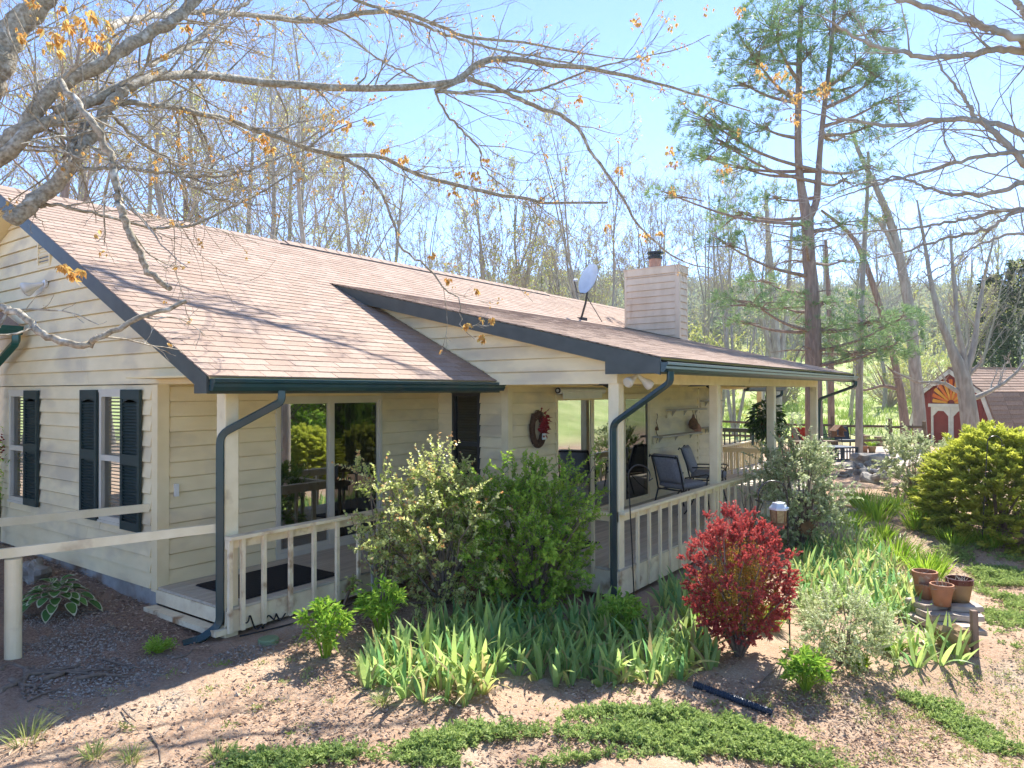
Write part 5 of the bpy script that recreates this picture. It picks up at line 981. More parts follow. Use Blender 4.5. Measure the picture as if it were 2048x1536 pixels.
for x, y, w, dpt, dz, th, rot, lb in ((1866, 1205, 90, 60, .0, .06, .2, 'large tan slab topping the stone stack under two pots'), (1922, 1210, 62, 60, .0, .06, -.1, 'pinkish slab topping the stack under glazed pot'), (1875, 1228, 62, 52, -.065, .07, .1, 'grey block under the left top slab of the stack'), (1928, 1230, 62, 50, -.065, .06, -.2, 'grey slab second from top right in the stack'), (1905, 1252, 64, 50, -.14, .065, .15, 'lowest visible grey slab jutting from the stack'), (1860, 1235, 84, 56, -.14, .07, .3, 'dark slab low on the left of the stack'), (1915, 1260, 80, 60, -.22, .09, .0, 'bottom slab buried under the stack')):
    slabpx(x, y+dz*0, w, dpt, zt+dz-.03, th, rot, lb)
def pot(x, y, w, h, label, m='pot', rim='pot', soil=True, zz=None, seed=0):
    if zz is None: c = gp(x, y)
    else: c = CAM+ray(x, y)*((zz-CAM_Z)/ray(x, y)[2])
    s_ = pxm(c); r_ = w/s_/2; hh = h/s_; T = thing('flower_pot', label, 'pot', c, 'garden flower pots', world=True)
    mb = MB(); mb.lathe([(0, 0), (r_*.68, 0), (r_*.92, hh*.76), (r_*.9, hh*.8), (r_*.8, hh*.82), (r_*.62, .02)], c, 24); mb.build('body', m, T, smooth=True)
    mb = MB(); mb.lathe([(r_*.9, hh*.76), (r_, hh*.775), (r_, hh*.985), (r_*.97, hh), (r_*.87, hh), (r_*.86, hh*.78)], c, 24); mb.build('rim', rim, T, smooth=False)
    mb = MB(); mb.lathe([(0, hh*.84), (r_*.86, hh*.82)], c, 16); mb.build('soil', 'litter', T)
    g = np.random.default_rng(seed); n_ = 34; mb = MB(); mb.blades(c+np.stack([g.normal(0, r_*.4, n_), g.normal(0, r_*.4, n_), np.full(n_, hh*.83)], 1), sph(n_, g)*[1, 1, .5]+[0, 0, .35], sph(n_, g), g.uniform(.05, .16, n_), .006, g.uniform(0, 1, n_), bend=.4, seg=3); mb.build('dead_stems', 'lavender_leaf', T)
pot(1850, 1192, 47, 50, 'wide terracotta pot with dry stems at back of stone stack', zz=zt, seed=1); pot(1853, 1198, 26, 30, 'small plain terracotta pot in front of the wide one', zz=zt, seed=2); pot(1884, 1210, 44, 42, 'weathered pale terracotta pot in the stack front', zz=zt, seed=3); pot(1919, 1202, 50, 46, 'brown glazed pot with dark red rim on the stack', 'brown_stone', 'glazed_pot', zz=zt, seed=4)
b = gp(1950, 1310); mb = MB(); mb.box(-.03, .03, -.03, .03, -.1, 88/pxm(b)); o = mb.build('stake', 'bark_brown'); o.location = b; o.rotation_euler = (0, .03, .6); tag(o, 'weathered wooden stake at right end of stone stack', 'stake')
b = gp(745, 1215); mb = MB(); mb.tube([(0, 0, -.05), (.005, 0, .22), (.0, .01, 86/pxm(b))], [.022, .02, .018], 7); o = mb.build('stake', 'lavender_leaf'); o.location = b; tag(o, 'pale broken wooden stake standing among peonies by railing', 'stake')
b = gp(683, 1225); mb = MB(); mb.box(-.02, .02, -.01, .01, -.05, .24); o = mb.build('stake', 'fence_wood'); o.location = b; o.rotation_euler = (.25, .3, .4); tag(o, 'short flat stake leaning between the two peonies', 'stake')
# shepherd hooks
def hook(px, pyt, pyb, lean, side, label, R=.11):
    b = gp(px, pyb); s_ = pxm(b); h = (pyb-pyt)/s_; T = thing('shepherd_hook', label, 'garden hook', b, 'thin black shepherd hooks', world=True); r3 = rt*side; top = b+[0, 0, h-R]+rt*lean/s_; t = np.linspace(math.pi, -.5, 14)
    arc = [top+r3*(R+R*math.cos(a))+np.array([0, 0, R*math.sin(a)]) for a in t]; arc += [arc[-1]+r3*.05+[0, 0, .03]]; mb = MB(); mb.tube([b+[0, 0, -.2], (b+top)/2]+arc, .0085, 6); mb.build('rod', 'black_metal', T)
    mb = MB(); mb.tube([b+rt*.1+[0, 0, .01], b-rt*.1+[0, 0, .01]], .007, 5); mb.build('foot_bar', 'black_metal', T); return T, arc
hook(1271, 930, 1232, -13, 1, 'shepherd hook with curved top before right corner post', .13)
hook(1963, 872, 1090, 14, 1, 'shepherd hook standing before golden juniper', .13)
Tk, ar = hook(1580, 962, 1300, -3, -1, 'tall shepherd hook carrying lantern feeder right of barberry', .16)
# bird feeder on it
fb = at(1558, 1048, np.dot(gp(1580, 1300)-CAM, fw)+.03); s_ = pxm(fb); T = thing('bird_feeder', 'lantern-shaped bird feeder with pale roof hanging behind barberry', 'bird feeder', fb, world=True); r_ = 17/s_
mb = MB(); mb.lathe([(0, -.01), (r_*.95, -.01), (r_*.95, .02), (0, .02)], fb, 6); mb.build('tray', 'rust', T); mb = MB(); mb.lathe([(r_*.82, .02), (r_*.98, 30/s_)], fb, 6); mb.build('mesh_body', 'feeder_glass', T); mb = MB(); mb.lathe([(r_*1.15, 29/s_), (r_*1.15, 33/s_), (r_*.8, 39/s_), (r_*.75, 43/s_), (0, 44/s_)], fb, 6); mb.build('feeder_roof', 'dish_metal', T)
for k in range(6): a = k*math.pi/3; mb = MB(); mb.tube([fb+[r_*.84*math.cos(a), r_*.84*math.sin(a), .0], fb+[r_*math.cos(a), r_*math.sin(a), 30/s_]], .006, 4); mb.build('corner_bar', 'rust', T)
mb = MB(); mb.tube([fb+[0, 0, 43/s_], ar[-1]], .004, 4); mb.build('hanger', 'black_metal', T)
# iron wheel and rusty sun ornament
wc_ = gp(1595, 1085); dW = np.dot(wc_-CAM, fw); wc_ = at(1600, 1030, dW); s_ = pxm(wc_); T = thing('iron_wheel', 'dark spoked iron wheel leaning among shrubs behind bird feeder', 'wheel', wc_, world=True); a = np.linspace(0, 2*math.pi, 33); r_ = 30/s_; e1 = unit(rt+.6*fw*[1, 1, 0]); e2 = np.array([0, 0, 1.])
mb = MB(); mb.tube([wc_+e1*r_*.75*math.cos(t)+e2*r_*math.sin(t) for t in a], .022, 6); mb.build('rim', 'black_metal', T)
for t in a[:-1:4]: mb = MB(); mb.tube([wc_, wc_+e1*r_*.75*math.cos(t)+e2*r_*math.sin(t)], .01, 5); mb.build('spoke', 'black_metal', T)
sc2 = at(1613, 1055, dW-.5); T = thing('sun_ornament', 'round rusty metal sun ornament below the iron wheel', 'ornament', sc2, world=True); r_ = 14/pxm(sc2); e1 = unit(rt); mb = MB(); nn = -unit(fw*[1, 1, .0])
for k in range(16): t = k*math.pi/8; q = sc2+e1*math.cos(t)*r_*.8+e2*math.sin(t)*r_*.8; d_ = e1*math.cos(t)+e2*math.sin(t); o_ = np.cross(nn, d_); mb.prism([q-o_*r_*.15, q+d_*r_*.5, q+o_*r_*.15], nn*.008)
mb.build('rays', 'rust', T); mb = MB(); mb.tube([sc2, sc2+nn*.02], r_*.85, 18); mb.build('disc', 'rust', T); mb = MB(); mb.tube([sc2, np.array([sc2[0], sc2[1], gz(sc2[0], sc2[1])-.05])], .008, 5); mb.build('rod', 'rust', T)
# corrugated drain pipe and valve cover
P = np.array([gp(x, y) for x, y in ((1388, 1375), (1430, 1390), (1480, 1408), (1545, 1432))])+[0, 0, .03]; t = np.linspace(0, 3, 121); Q = np.stack([np.interp(t, range(4), P[:, i_]) for i_ in range(3)], 1); mb = MB(); mb.tube(Q, np.where(np.arange(121) % 4 < 2, .036, .029), 12); tag(mb.build('drain_pipe', 'drain_pipe'), 'blue-black corrugated drain pipe emerging in front of the irises', 'pipe')
c = gp(537, 1282); mb = MB(); mb.lathe([(0, .03), (.09, .03), (.1, .02), (.1, -.05)], c, 20); tag(mb.build('valve_cover', 'valve_cover'), 'round pale green irrigation cover in dirt below left railing', 'cover')
# ------------------------------------------------------------------ patio, fence, shed
PD = 26.
PT = gpv(np.array([1640, 1790, 1850, 1700, 1655]), np.array([905, 893, 925, 940, 935]))
mb = MB(); q = gpv(np.array([1630, 1700, 1830, 1860, 1790, 1690]), np.array([918, 896, 893, 915, 945, 940])); mb.prism(q+[0, 0, .012], (0, 0, .03)); mb.build('patio', 'flagstone', kind='structure')
def onground(px, d):
    lo_, hi = 700., 1400.
    for _ in range(30):
        m_ = (lo_+hi)/2; p = at(px, m_, d)
        if p[2] > gz(p[0], p[1]): lo_ = m_
        else: hi = m_
    return at(px, (lo_+hi)/2, d)
# fire table and bench
def table(px, d, w, dp, h, label, name, slats, m='blue_metal'):
    b = onground(px, d); T = thing(name, label, 'table' if 'table' in name else 'bench', b); T.rotation_euler[2] = YAW-math.pi/2+.15
    mb = MB(); mb.box(-w/2, w/2, -dp/2, dp/2, h-.05, h); mb.build('top', m, T)
    for sx in (-1, 1):
        for sy in (-1, 1): mb = MB(); mb.box(sx*w/2*.94-.035, sx*w/2*.94+.035, sy*dp/2*.9-.035, sy*dp/2*.9+.035, 0, h-.05); mb.build('leg', m, T)
    for x in np.linspace(-w/2*.86, w/2*.86, slats): mb = MB(); mb.box(x-.02, x+.02, -dp/2*.92, -dp/2*.88, .06, h-.06); mb.build('slat', m, T)
    mb = MB(); mb.box(-w/2*.9, w/2*.9, -dp/2*.93, -dp/2*.87, .06, .1); mb.build('rail', m, T); return T, b
table(1674, 24.5, 1.0, .9, .5, 'dark blue square slatted fire table on the patio', 'fire_table', 9); table(1628, 25.5, 1.6, .5, .62, 'dark wooden patio bench behind the far porch post', 'patio_bench', 7, 'fence_wood')
def pchair(px, d, rz, label, cush, sc=1.):
    b = onground(px, d); T = thing('patio_chair', label, 'chair', b, 'patio chairs'); T.rotation_euler[2] = rz; T.scale = (sc,)*3
    for sx in (-1, 1):
        mb = MB(); mb.tube([(sx*.3, -.3, 0), (sx*.3, -.28, .4), (sx*.32, -.25, .62), (sx*.32, .25, .64)], .018, 5); mb.build('leg', 'black_metal', T); mb = MB(); mb.tube([(sx*.3, .3, 0), (sx*.3, .26, .42), (sx*.28, .42, .95)], .018, 5); mb.build('leg', 'black_metal', T)
    mb = MB(); mb.box(-.3, .3, -.3, .28, .38, .47); mb.build('seat', cush, T); mb = MB(); mb.prism([(-.28, .27, .46), (.28, .27, .46), (.28, .42, .95), (-.28, .42, .95)], (0, .06, 0)); mb.build('back', cush, T)
pchair(1596, 28.5, 2.0, 'patio chair with bright red cushion at left of patio', 'red_cushion'); pchair(1612, 27.5, .6, 'dark metal patio chair beside the red cushion', 'blue_metal'); pchair(1658, 29, -.4, 'patio chair with green seat behind far porch post', 'green_plastic'); pchair(1692, 28, -.9, 'dark patio chair holding the toy birdhouse', 'blue_metal'); 
b = onground(1714, 28.5); T = thing('garden_trellis', 'thin black wire plant stand at right of the patio', 'plant stand', b)
T.rotation_euler[2] = YAW-math.pi/2
for x in (-.25, .25): mb = MB(); mb.tube([(x, 0, 0), (x, 0, 1.0)], .014, 5); mb.build('upright', 'black_metal', T)
t = np.linspace(0, math.pi, 12); mb = MB(); mb.tube(np.stack([.25*np.cos(t), 0*t, 1+.25*np.sin(t)], 1), .014, 5); mb.build('arch', 'black_metal', T)
bh = onground(1676, 27.4)+[0, 0, .62]; T = thing('birdhouse', 'small rust-coloured open birdhouse standing on a patio chair', 'birdhouse', bh); T.rotation_euler[2] = YAW-math.pi/2+.3
mb = MB(); mb.box(-.2, .2, -.15, .15, .0, .04); mb.build('floor', 'rust', T)
for sx in (-1, 1): mb = MB(); mb.box(sx*.16-.02, sx*.16+.02, -.12, .12, .04, .22); mb.build('side', 'rust', T); mb = MB(); mb.prism([(0, -.18, .42), (sx*.26, -.18, .2), (sx*.26, -.18, .23), (0, -.18, .45)], (0, .36, 0)); mb.build('roof_panel', 'rust', T)
pot(1729, 906, 14, 14, 'small terracotta pot left of a pair at the patio edge', seed=7); pot(1744, 906, 16, 13, 'tan pot right of a pair at the patio edge', 'brown_stone', 'brown_stone', seed=8)
tuft(1745, 893, 26, 22, 'bright grassy plant behind the pair of patio pots', n=80, wd=.03, seed=140)
for k, (x, y) in enumerate(((1732, 890), (1757, 893), (1722, 887))):
    b = gp(x, y); mb = MB(); mb.lathe([(.0, .42), (.17, .42), (.19, .05), (.2, 0)], b, 12); tag(mb.build('log_stump', 'bark_brown'), 'short upright log stump at the patio edge before fence', 'stump', 'log stumps by the patio')
# split-rail fence
FP = [(1440, 31), (1560, 30), (1666, 29), (1782, 27.5), (1850, 27)]
fp = [onground(x, d) for x, d in FP]; FE = thing('rail_fence', 'weathered split-rail fence between patio and green meadow', 'fence', fp[0], world=True)
for k, (p, ht) in enumerate(zip(fp, (1.15, 1.2, 1.35, 1.3, 1.2))): mb = MB(); mb.tube([p+[0, 0, -.2], p+[.01, 0, .6], p+[0, .02, ht]], [.085, .08, .07], 7); mb.build('fence_post', 'fence_wood', FE)
for a, b_ in zip(fp, fp[1:]):
    for z in (.42, .98): mb = MB(); m_ = (a+b_)/2+rng.normal(0, .02, 3); mb.tube([a+[0, 0, z+rng.normal(0, .02)], m_+[0, 0, z], b_+[0, 0, z+rng.normal(0, .02)]], [.05, .06, .05], 6); mb.build('fence_rail', 'fence_wood', FE)
# red gambrel shed
SD = 32.; s0 = onground(1905, SD); SH = thing('garden_shed', 'dark red gambrel-roofed garden shed with white-trimmed double doors', 'shed', s0); SH.rotation_euler[2] = math.radians(-122); SH.scale = (1.22, 1.22, 1.16)
k_ = pxm(at(1905, 800, SD)); hw = 1.75; zE, zK, zR = .55, 2.0, 2.92; xk = 1.25; Ls = 6.5
# local axes: x across the gable (to the right), y back, z up
prof = [(-hw, zE), (-xk, zK), (0, zR), (xk, zK), (hw, zE)]
mb = MB(); mb.prism([(-hw+.1, 0, -.3), (hw-.1, 0, -.3), (hw-.1, 0, zE), (xk-.06, 0, zK-.03), (0, 0, zR-.06), (-xk+.06, 0, zK-.03), (-hw+.1, 0, zE)], (0, Ls, 0)); mb.build('walls', 'shed_red', SH)
for x in np.arange(-hw+.12, hw-.1, .2):
    zt_ = min(np.interp(x, [p[0] for p in prof], [p[1] for p in prof]), np.interp(x+.19, [p[0] for p in prof], [p[1] for p in prof]))-.08; mb = MB(); mb.box(x, x+.188, -.025, -.002, -.3, zt_); mb.build('wall_plank', 'shed_red', SH)
for (xa, za), (xb, zb2) in zip(prof, prof[1:]):
    d_ = unit(np.array([xb-xa, zb2-za])); n_ = np.array([-d_[1], d_[0]]); n_ = n_ if n_[1] > 0 or (n_[0]*xa > 0) else -n_
    if n_[1] < 0: n_ = -n_
    q = [(xa, za), (xb, zb2), (xb+n_[0]*.05, zb2+n_[1]*.05), (xa+n_[0]*.05, za+n_[1]*.05)]; mb = MB(); mb.prism([(a, -.12, z) for a, z in q], (0, Ls+.24, 0)); rp_ = mb.build('roof_panel', 'shed_shingle', SH)
    L_ = np.hypot(xb-xa, zb2-za); nc = int(L_/.17)
    if xa >= 0:
        for c in range(nc):
            t0, t1 = c/nc, (c+1)/nc
            for yy in np.arange(-.12, Ls, .9):
                y1 = min(yy+.885, Ls+.1); a = np.array([xa, za])+np.array([xb-xa, zb2-za])*t0+n_*.052; b2 = np.array([xa, za])+np.array([xb-xa, zb2-za])*t1+n_*.07; mb = MB(); o2 = n_*.02; mb.prism([(a[0], yy, a[1]), (b2[0], yy, b2[1]), (b2[0]-o2[0], yy, b2[1]-o2[1]), (a[0]-o2[0], yy, a[1]-o2[1])], (0, y1-yy, 0)); mb.r = [np.full(len(r), rng.uniform()) for r in mb.r]; mb.build('shingle', 'shed_shingle', rp_)
    w_ = n_*.14; mb = MB(); mb.prism([(xa, -.15, za), (xb, -.15, zb2), (xb-w_[0], -.15, zb2-w_[1]), (xa-w_[0], -.15, za-w_[1])], (0, .03, 0)); mb.build('gable_trim', 'shed_trim', SH)
mb = MB(); mb.box(hw-.02, hw+.06, -.1, Ls+.1, zE-.12, zE+.0); mb.build('eave_trim', 'shed_trim', SH); mb = MB(); mb.box(-.06, .06, -.14, Ls+.1, zR+.03, zR+.1); mb.build('ridge_cap', 'shed_shingle', SH)
for x in (-.4, .4): mb = MB(); mb.box(x-.38, x+.38, -.05, -.026, -.25, 1.42); dr_ = mb.build('door', 'shed_red', SH); [MB().box(*a).build('door_trim', 'shed_trim', dr_) for a in ((x-.395, x-.3, -.075, -.05, -.25, 1.45), (x+.3, x+.395, -.075, -.05, -.25, 1.45), (x-.3, x+.3, -.075, -.05, 1.3, 1.45))]; [MB().prism([(x+s_*.3, -.075, 1.3), (x+s_*.12, -.075, 1.3), (x+s_*.3, -.075, 1.1)], (0, .025, 0)).build('door_trim', 'shed_trim', dr_) for s_ in (-1, 1)]
mb = MB(); mb.box(-.88, .88, -.11, -.05, 1.452, 1.58); mb.build('door_header', 'shed_trim', SH)
for k in range(11):
    a = math.pi*(k+.5)/11; d_ = np.array([math.cos(a), math.sin(a)]); o2 = np.array([-d_[1], d_[0]]); r0, r1 = .14, .72+.22*math.sin(a); w0, w1 = .03, .075; c = np.array([0, 1.6]); q = [c+d_*r0-o2*w0, c+d_*r1*.97-o2*w1, c+d_*r1, c+d_*r1*.97+o2*w1, c+d_*r0+o2*w0]; mb = MB(); mb.prism([(p[0], -.06, p[1]) for p in q], (0, .03, 0)); mb.build('sunburst_ray', 'sun_orange' if k % 2 else 'sun_yellow', SH)
# ------------------------------------------------------------------ trees
def resample(P, k):
    P = np.asarray(P, float); n = len(P); t = np.linspace(0, n-1, k); i_ = np.clip(t.astype(int), 0, n-2); f = (t-i_)[:, None]
    a = P[np.maximum(i_-1, 0)]; b = P[i_]; c = P[i_+1]; d = P[np.minimum(i_+2, n-1)]
    return .5*((2*b)+(c-a)*f+(2*a-5*b+4*c-d)*f**2+(3*b-a-3*c+d)*f**3)
def grow(P, R, n, tr, ang, lr, k, g, upb=.1, jit=.12, rr=.55, mn=.003, L0=None):
    """side branches: n from every branch in P, at places tr along it"""
    m, K, _ = P.shape; idx = np.repeat(np.arange(m), n); t = g.uniform(tr[0], tr[1], m*n)*(K-1); i_ = np.minimum(t.astype(int), K-2); f = (t-i_)[:, None]
    p0 = P[idx, i_]*(1-f)+P[idx, i_+1]*f; pd = unit(P[idx, i_+1]-P[idx, i_]); r0 = (R[idx, i_]*(1-f[:, 0])+R[idx, i_+1]*f[:, 0])*rr*g.uniform(.6, 1, m*n)
    ln = np.linalg.norm(np.diff(P, axis=1), axis=2).sum(1)[idx] if L0 is None else np.full(m*n, L0); a = g.normal(ang, .18, m*n)[:, None]; pp = unit(np.cross(pd, sph(m*n, g)))
    d = unit(pd*np.cos(a)+pp*np.sin(a)+[0, 0, upb]); L = ln*lr*g.uniform(.55, 1.15, m*n)*(1.1-.6*t/(K-1)); st = (L/(k-1))[:, None]; Q = [p0]
    for j in range(k-1): d = unit(d+g.normal(0, jit, (m*n, 3))+[0, 0, upb*.25]); Q.append(Q[-1]+d*st)
    Q = np.stack(Q, 1); Rn = np.maximum(r0, mn)[:, None]*np.linspace(1, .25, k); return Q, np.maximum(Rn, mn*.6)
def bare_tree(name, seed, H, r0, label, group, lean=.0, stems=1, spread=.42, leafn=0, leafm='spring_leaf', first=.28, twn=(16, 6, 5, 3), bark='bark_grey', upb=.2):
    g = np.random.default_rng(seed); T = thing(name, label, 'tree', (0, 0, 0), group)
    tr = []
    for s_ in range(stems):
        a = g.uniform(0, 6.3); sp = (.28 if stems > 1 else .03)+lean; q = [(0, 0, -.3)]
        for j in range(1, 7): z = H*j/6; q.append((math.cos(a)*sp*z*.5+g.normal(0, .12), math.sin(a)*sp*z*.5+g.normal(0, .12), z*(1-.1*sp)))
        tr.append(resample(q, 16))
    P0 = np.array(tr); R0 = np.tile(np.linspace(1, .16, 16)*r0*(1 if stems == 1 else .62), (stems, 1)); R0[:, 0] *= 1.3
    P1, R1 = grow(P0, R0, twn[0], (first, .97), .75, spread, 10, g, upb, .1, .5); P2, R2 = grow(P1, R1, twn[1], (.25, 1), .65, .5, 7, g, upb*.6, .16, .55, .014); P3_, R3_ = grow(P2, R2, twn[2], (.2, 1), .65, .6, 5, g, upb*.5, .2, .6, .012); P4, R4 = grow(P3_, R3_, twn[3], (.2, 1), .65, .65, 4, g, .05, .22, .6, .01)
    mb = MB(); mb.tubes(P0, R0, 9); mb.tubes(P1, R1, 6); mb.build('trunk', bark, T, smooth=True)
    mb = MB(); mb.tubes(P2, R2, 4); mb.tubes(P3_, R3_, 3); mb.tubes(P4, R4, 3); mb.build('crown', 'twig', T)
    if leafn:
        e = P4.reshape(-1, 3); e = e[g.permutation(len(e))[:leafn]]; n = len(e)*3; p = np.repeat(e, 3, 0)+g.normal(0, .09, (n, 3)); mb = MB(); mb.leaves(p, sph(n, g), sph(n, g), g.uniform(.06, .13, n), .07, g.uniform(0, 1, n)); mb.build('young_leaves', leafm, T)
    return proto(T)
WOOD = 'bare woodland trees behind the house'
protos = [bare_tree('bare_tree', 201, 19, .24, '', WOOD, leafn=500), bare_tree('bare_tree', 202, 21, .2, '', WOOD, leafn=350, lean=.1, spread=.4, first=.32), bare_tree('bare_tree', 203, 17, .26, '', WOOD, leafn=800, spread=.5), bare_tree('bare_tree', 204, 12, .22, '', WOOD, stems=6, leafn=1200, spread=.42, twn=(8, 5, 5, 3), upb=.4), bare_tree('bare_tree', 205, 16, .17, '', WOOD, stems=4, leafn=500, spread=.44, twn=(9, 5, 5, 3), upb=.32), bare_tree('bare_tree', 206, 20, .3, '', WOOD, leafn=300, lean=.3, spread=.42, first=.35, bark='bark_brown')]
used = set()
def put(k, px, d, sc, rz, label, sx=1.):
    b = onground(px, d) if -300 < px < 2400 else None
    if b is None: b = CAM+(fw+rt*(px-1024)/F_PX)*d; b[2] = gz(b[0], b[1])
    o = protos[k] if k not in used else dup(protos[k]); used.add(k); o.location = b; o.rotation_euler[2] = rz; o.scale = (sc*sx, sc*sx, sc); o['label'] = label; return o
BT = [(0, -55, 31, 1.0), (1, 15, 34, 1.0), (5, 62, 27, .9), (1, 95, 36, 1.05), (0, 152, 33, 1.), (1, 222, 30, .95), (2, 335, 31, 1.0), (5, 372, 38, 1.), (1, 428, 35, 1.05), (0, 470, 42, 1.1), (1, 525, 33, .95), (2, 600, 38, 1.), (1, 640, 30, .85), (4, 692, 40, 1.), (2, 762, 46, .95), (4, 835, 48, .95), (4, 905, 44, .8), (3, 1000, 33, 1.), (3, 1075, 47, 1.), (4, 1135, 52, .8), (4, 1212, 34, .95), (0, 1290, 58, .8), (4, 1346, 44, .9), (1, 1442, 50, .75), (4, 1470, 37, .85), (0, 1531, 46, .75), (4, 1590, 64, .8), (1, 1700, 50, .7), (0, 1768, 58, .8), (1, 1838, 47, .7), (2, 1985, 62, .85), (4, 2035, 50, .85), (2, 725, 34, .8), (3, 1180, 43, .95), (4, 1300, 46, .9), (2, 560, 45, 1.1), (0, 290, 44, 1.15), (2, 190, 48, 1.2), (4, 500, 50, 1.3), (4, 1410, 55, 1.1), (2, 1660, 70, 1.), (2, 1900, 75, 1.), (4, 1800, 80, 1.1), (3, 1930, 45, .9)]
seen = {}
for k, (kind, x, d, sc) in enumerate(sorted(BT, key=lambda q: q[1])):
    where = 'above the gable peak' if x < 120 else 'above the left ridge' if x < 420 else 'above the ridge left of the vent' if x < 700 else 'above the middle ridge' if x < 1100 else 'behind the satellite dish' if x < 1260 else 'behind the chimney' if x < 1420 else 'left of the pine' if x < 1560 else 'right of the pine' if x < 1900 else 'above the red shed'
    look = ['straight grey', 'slender high-crowned', 'wide-crowned', 'fan-shaped many-stemmed', 'four-stemmed', 'leaning brown-barked'][kind]
    n_ = seen.get((kind, where), 0); seen[(kind, where)] = n_+1; tot = sum(1 for q in BT if q[0] == kind)
    put(kind, x, d, sc, rng.uniform(0, 6.3), f'{look} bare tree {where}, {ORD[n_]} from left').rotation_euler = (rng.normal(0, .05), rng.normal(0, .05), rng.uniform(0, 6.3))
# woods that the windows mirror, beyond the garden's near edge
for k, (x, y) in enumerate(((2, -13), (8, -14), (13, -12), (18, -15), (24, -13), (5, -24), (12, -26), (20, -25), (-6, -14), (28, -20))):
    o = dup(protos[k % 3]); o.location = (x, y, gz(x, y)); o.rotation_euler[2] = k; o['label'] = 'bare tree of the wood facing the house front, mirrored in its panes'; o['group'] = 'trees mirrored in the panes'
# understory of pale spring bushes
SPB, _ = shrub('spring_bush', 'pale yellow-green budding bush at the wood edge behind the house', 'bush', (0, 0, 0), (1.9, 1.9), 3.6, 90, 26, .13, .085, 'spring_leaf', 'twig', seed=71, stems=50, cr=.3, group='budding bushes behind the house')
GZ0 = gz(0., 0.)
for ch in SPB.children: ch.matrix_parent_inverse = Matrix.Identity(4)
if 'inv' in SPB: del SPB['inv']
proto(SPB)
for k, (x, d, sc) in enumerate(((725, 42, 1.), (820, 46, 1.2), (890, 50, 1.3), (960, 44, 1.1), (1040, 40, 1.2), (1110, 46, 1.5), (1170, 42, 1.5), (1230, 46, 1.7), (1400, 52, 1.8), (1430, 60, 1.6), (1560, 62, 1.5), (1780, 60, 1.4), (1830, 66, 1.6), (1850, 56, 1.2), (1990, 58, 1.3))):
    o = SPB if k == 0 else dup(SPB); o['label'] = f'pale yellow-green budding bush at the wood edge, {ORD[k]} from the left'; b = onground(x, d); o.location = b; o.rotation_euler[2] = rng.uniform(0, 6.3); o.scale = (sc, sc, sc)
for k, (x, y, sc) in enumerate(((4, -9, .9), (7, -10, 1.1), (10, -9.5, .8), (13, -10, 1.2), (16, -9, .9), (19, -10, 1.1), (23, -10, 1.2), (1, -10, 1.), (9, -13, 1.4), (15, -13, 1.5), (21, -14, 1.4), (27, -12, 1.3))):
    o = dup(SPB); o.location = (x, y, gz(x, y)); o.rotation_euler[2] = k; o.scale = (sc, sc, sc*.7); o['label'] = 'pale green bush on the bank facing the house, mirrored in the panes'; o['group'] = 'bushes mirrored in the panes'
proto(LS)
for k, (x, y, sc) in enumerate(((3, -7.5, 1.7), (6, -8, 2.1), (8.5, -7.6, 1.6), (11.5, -8.2, 2.2), (14, -8, 1.7), (17, -8.5, 2.2), (20.5, -8.6, 2.), (24, -9, 2.3), (0, -8, 2.), (10, -11, 2.6), (18, -12, 2.6))):
    o = dup(LS); o.location = (x, y, gz(x, y)); o.rotation_euler[2] = k*1.3; o.scale = (sc, sc, sc*1.2); o['label'] = 'dark leafy shrub on the bank facing the house, mirrored in the panes'; o['group'] = 'shrubs mirrored in the panes'
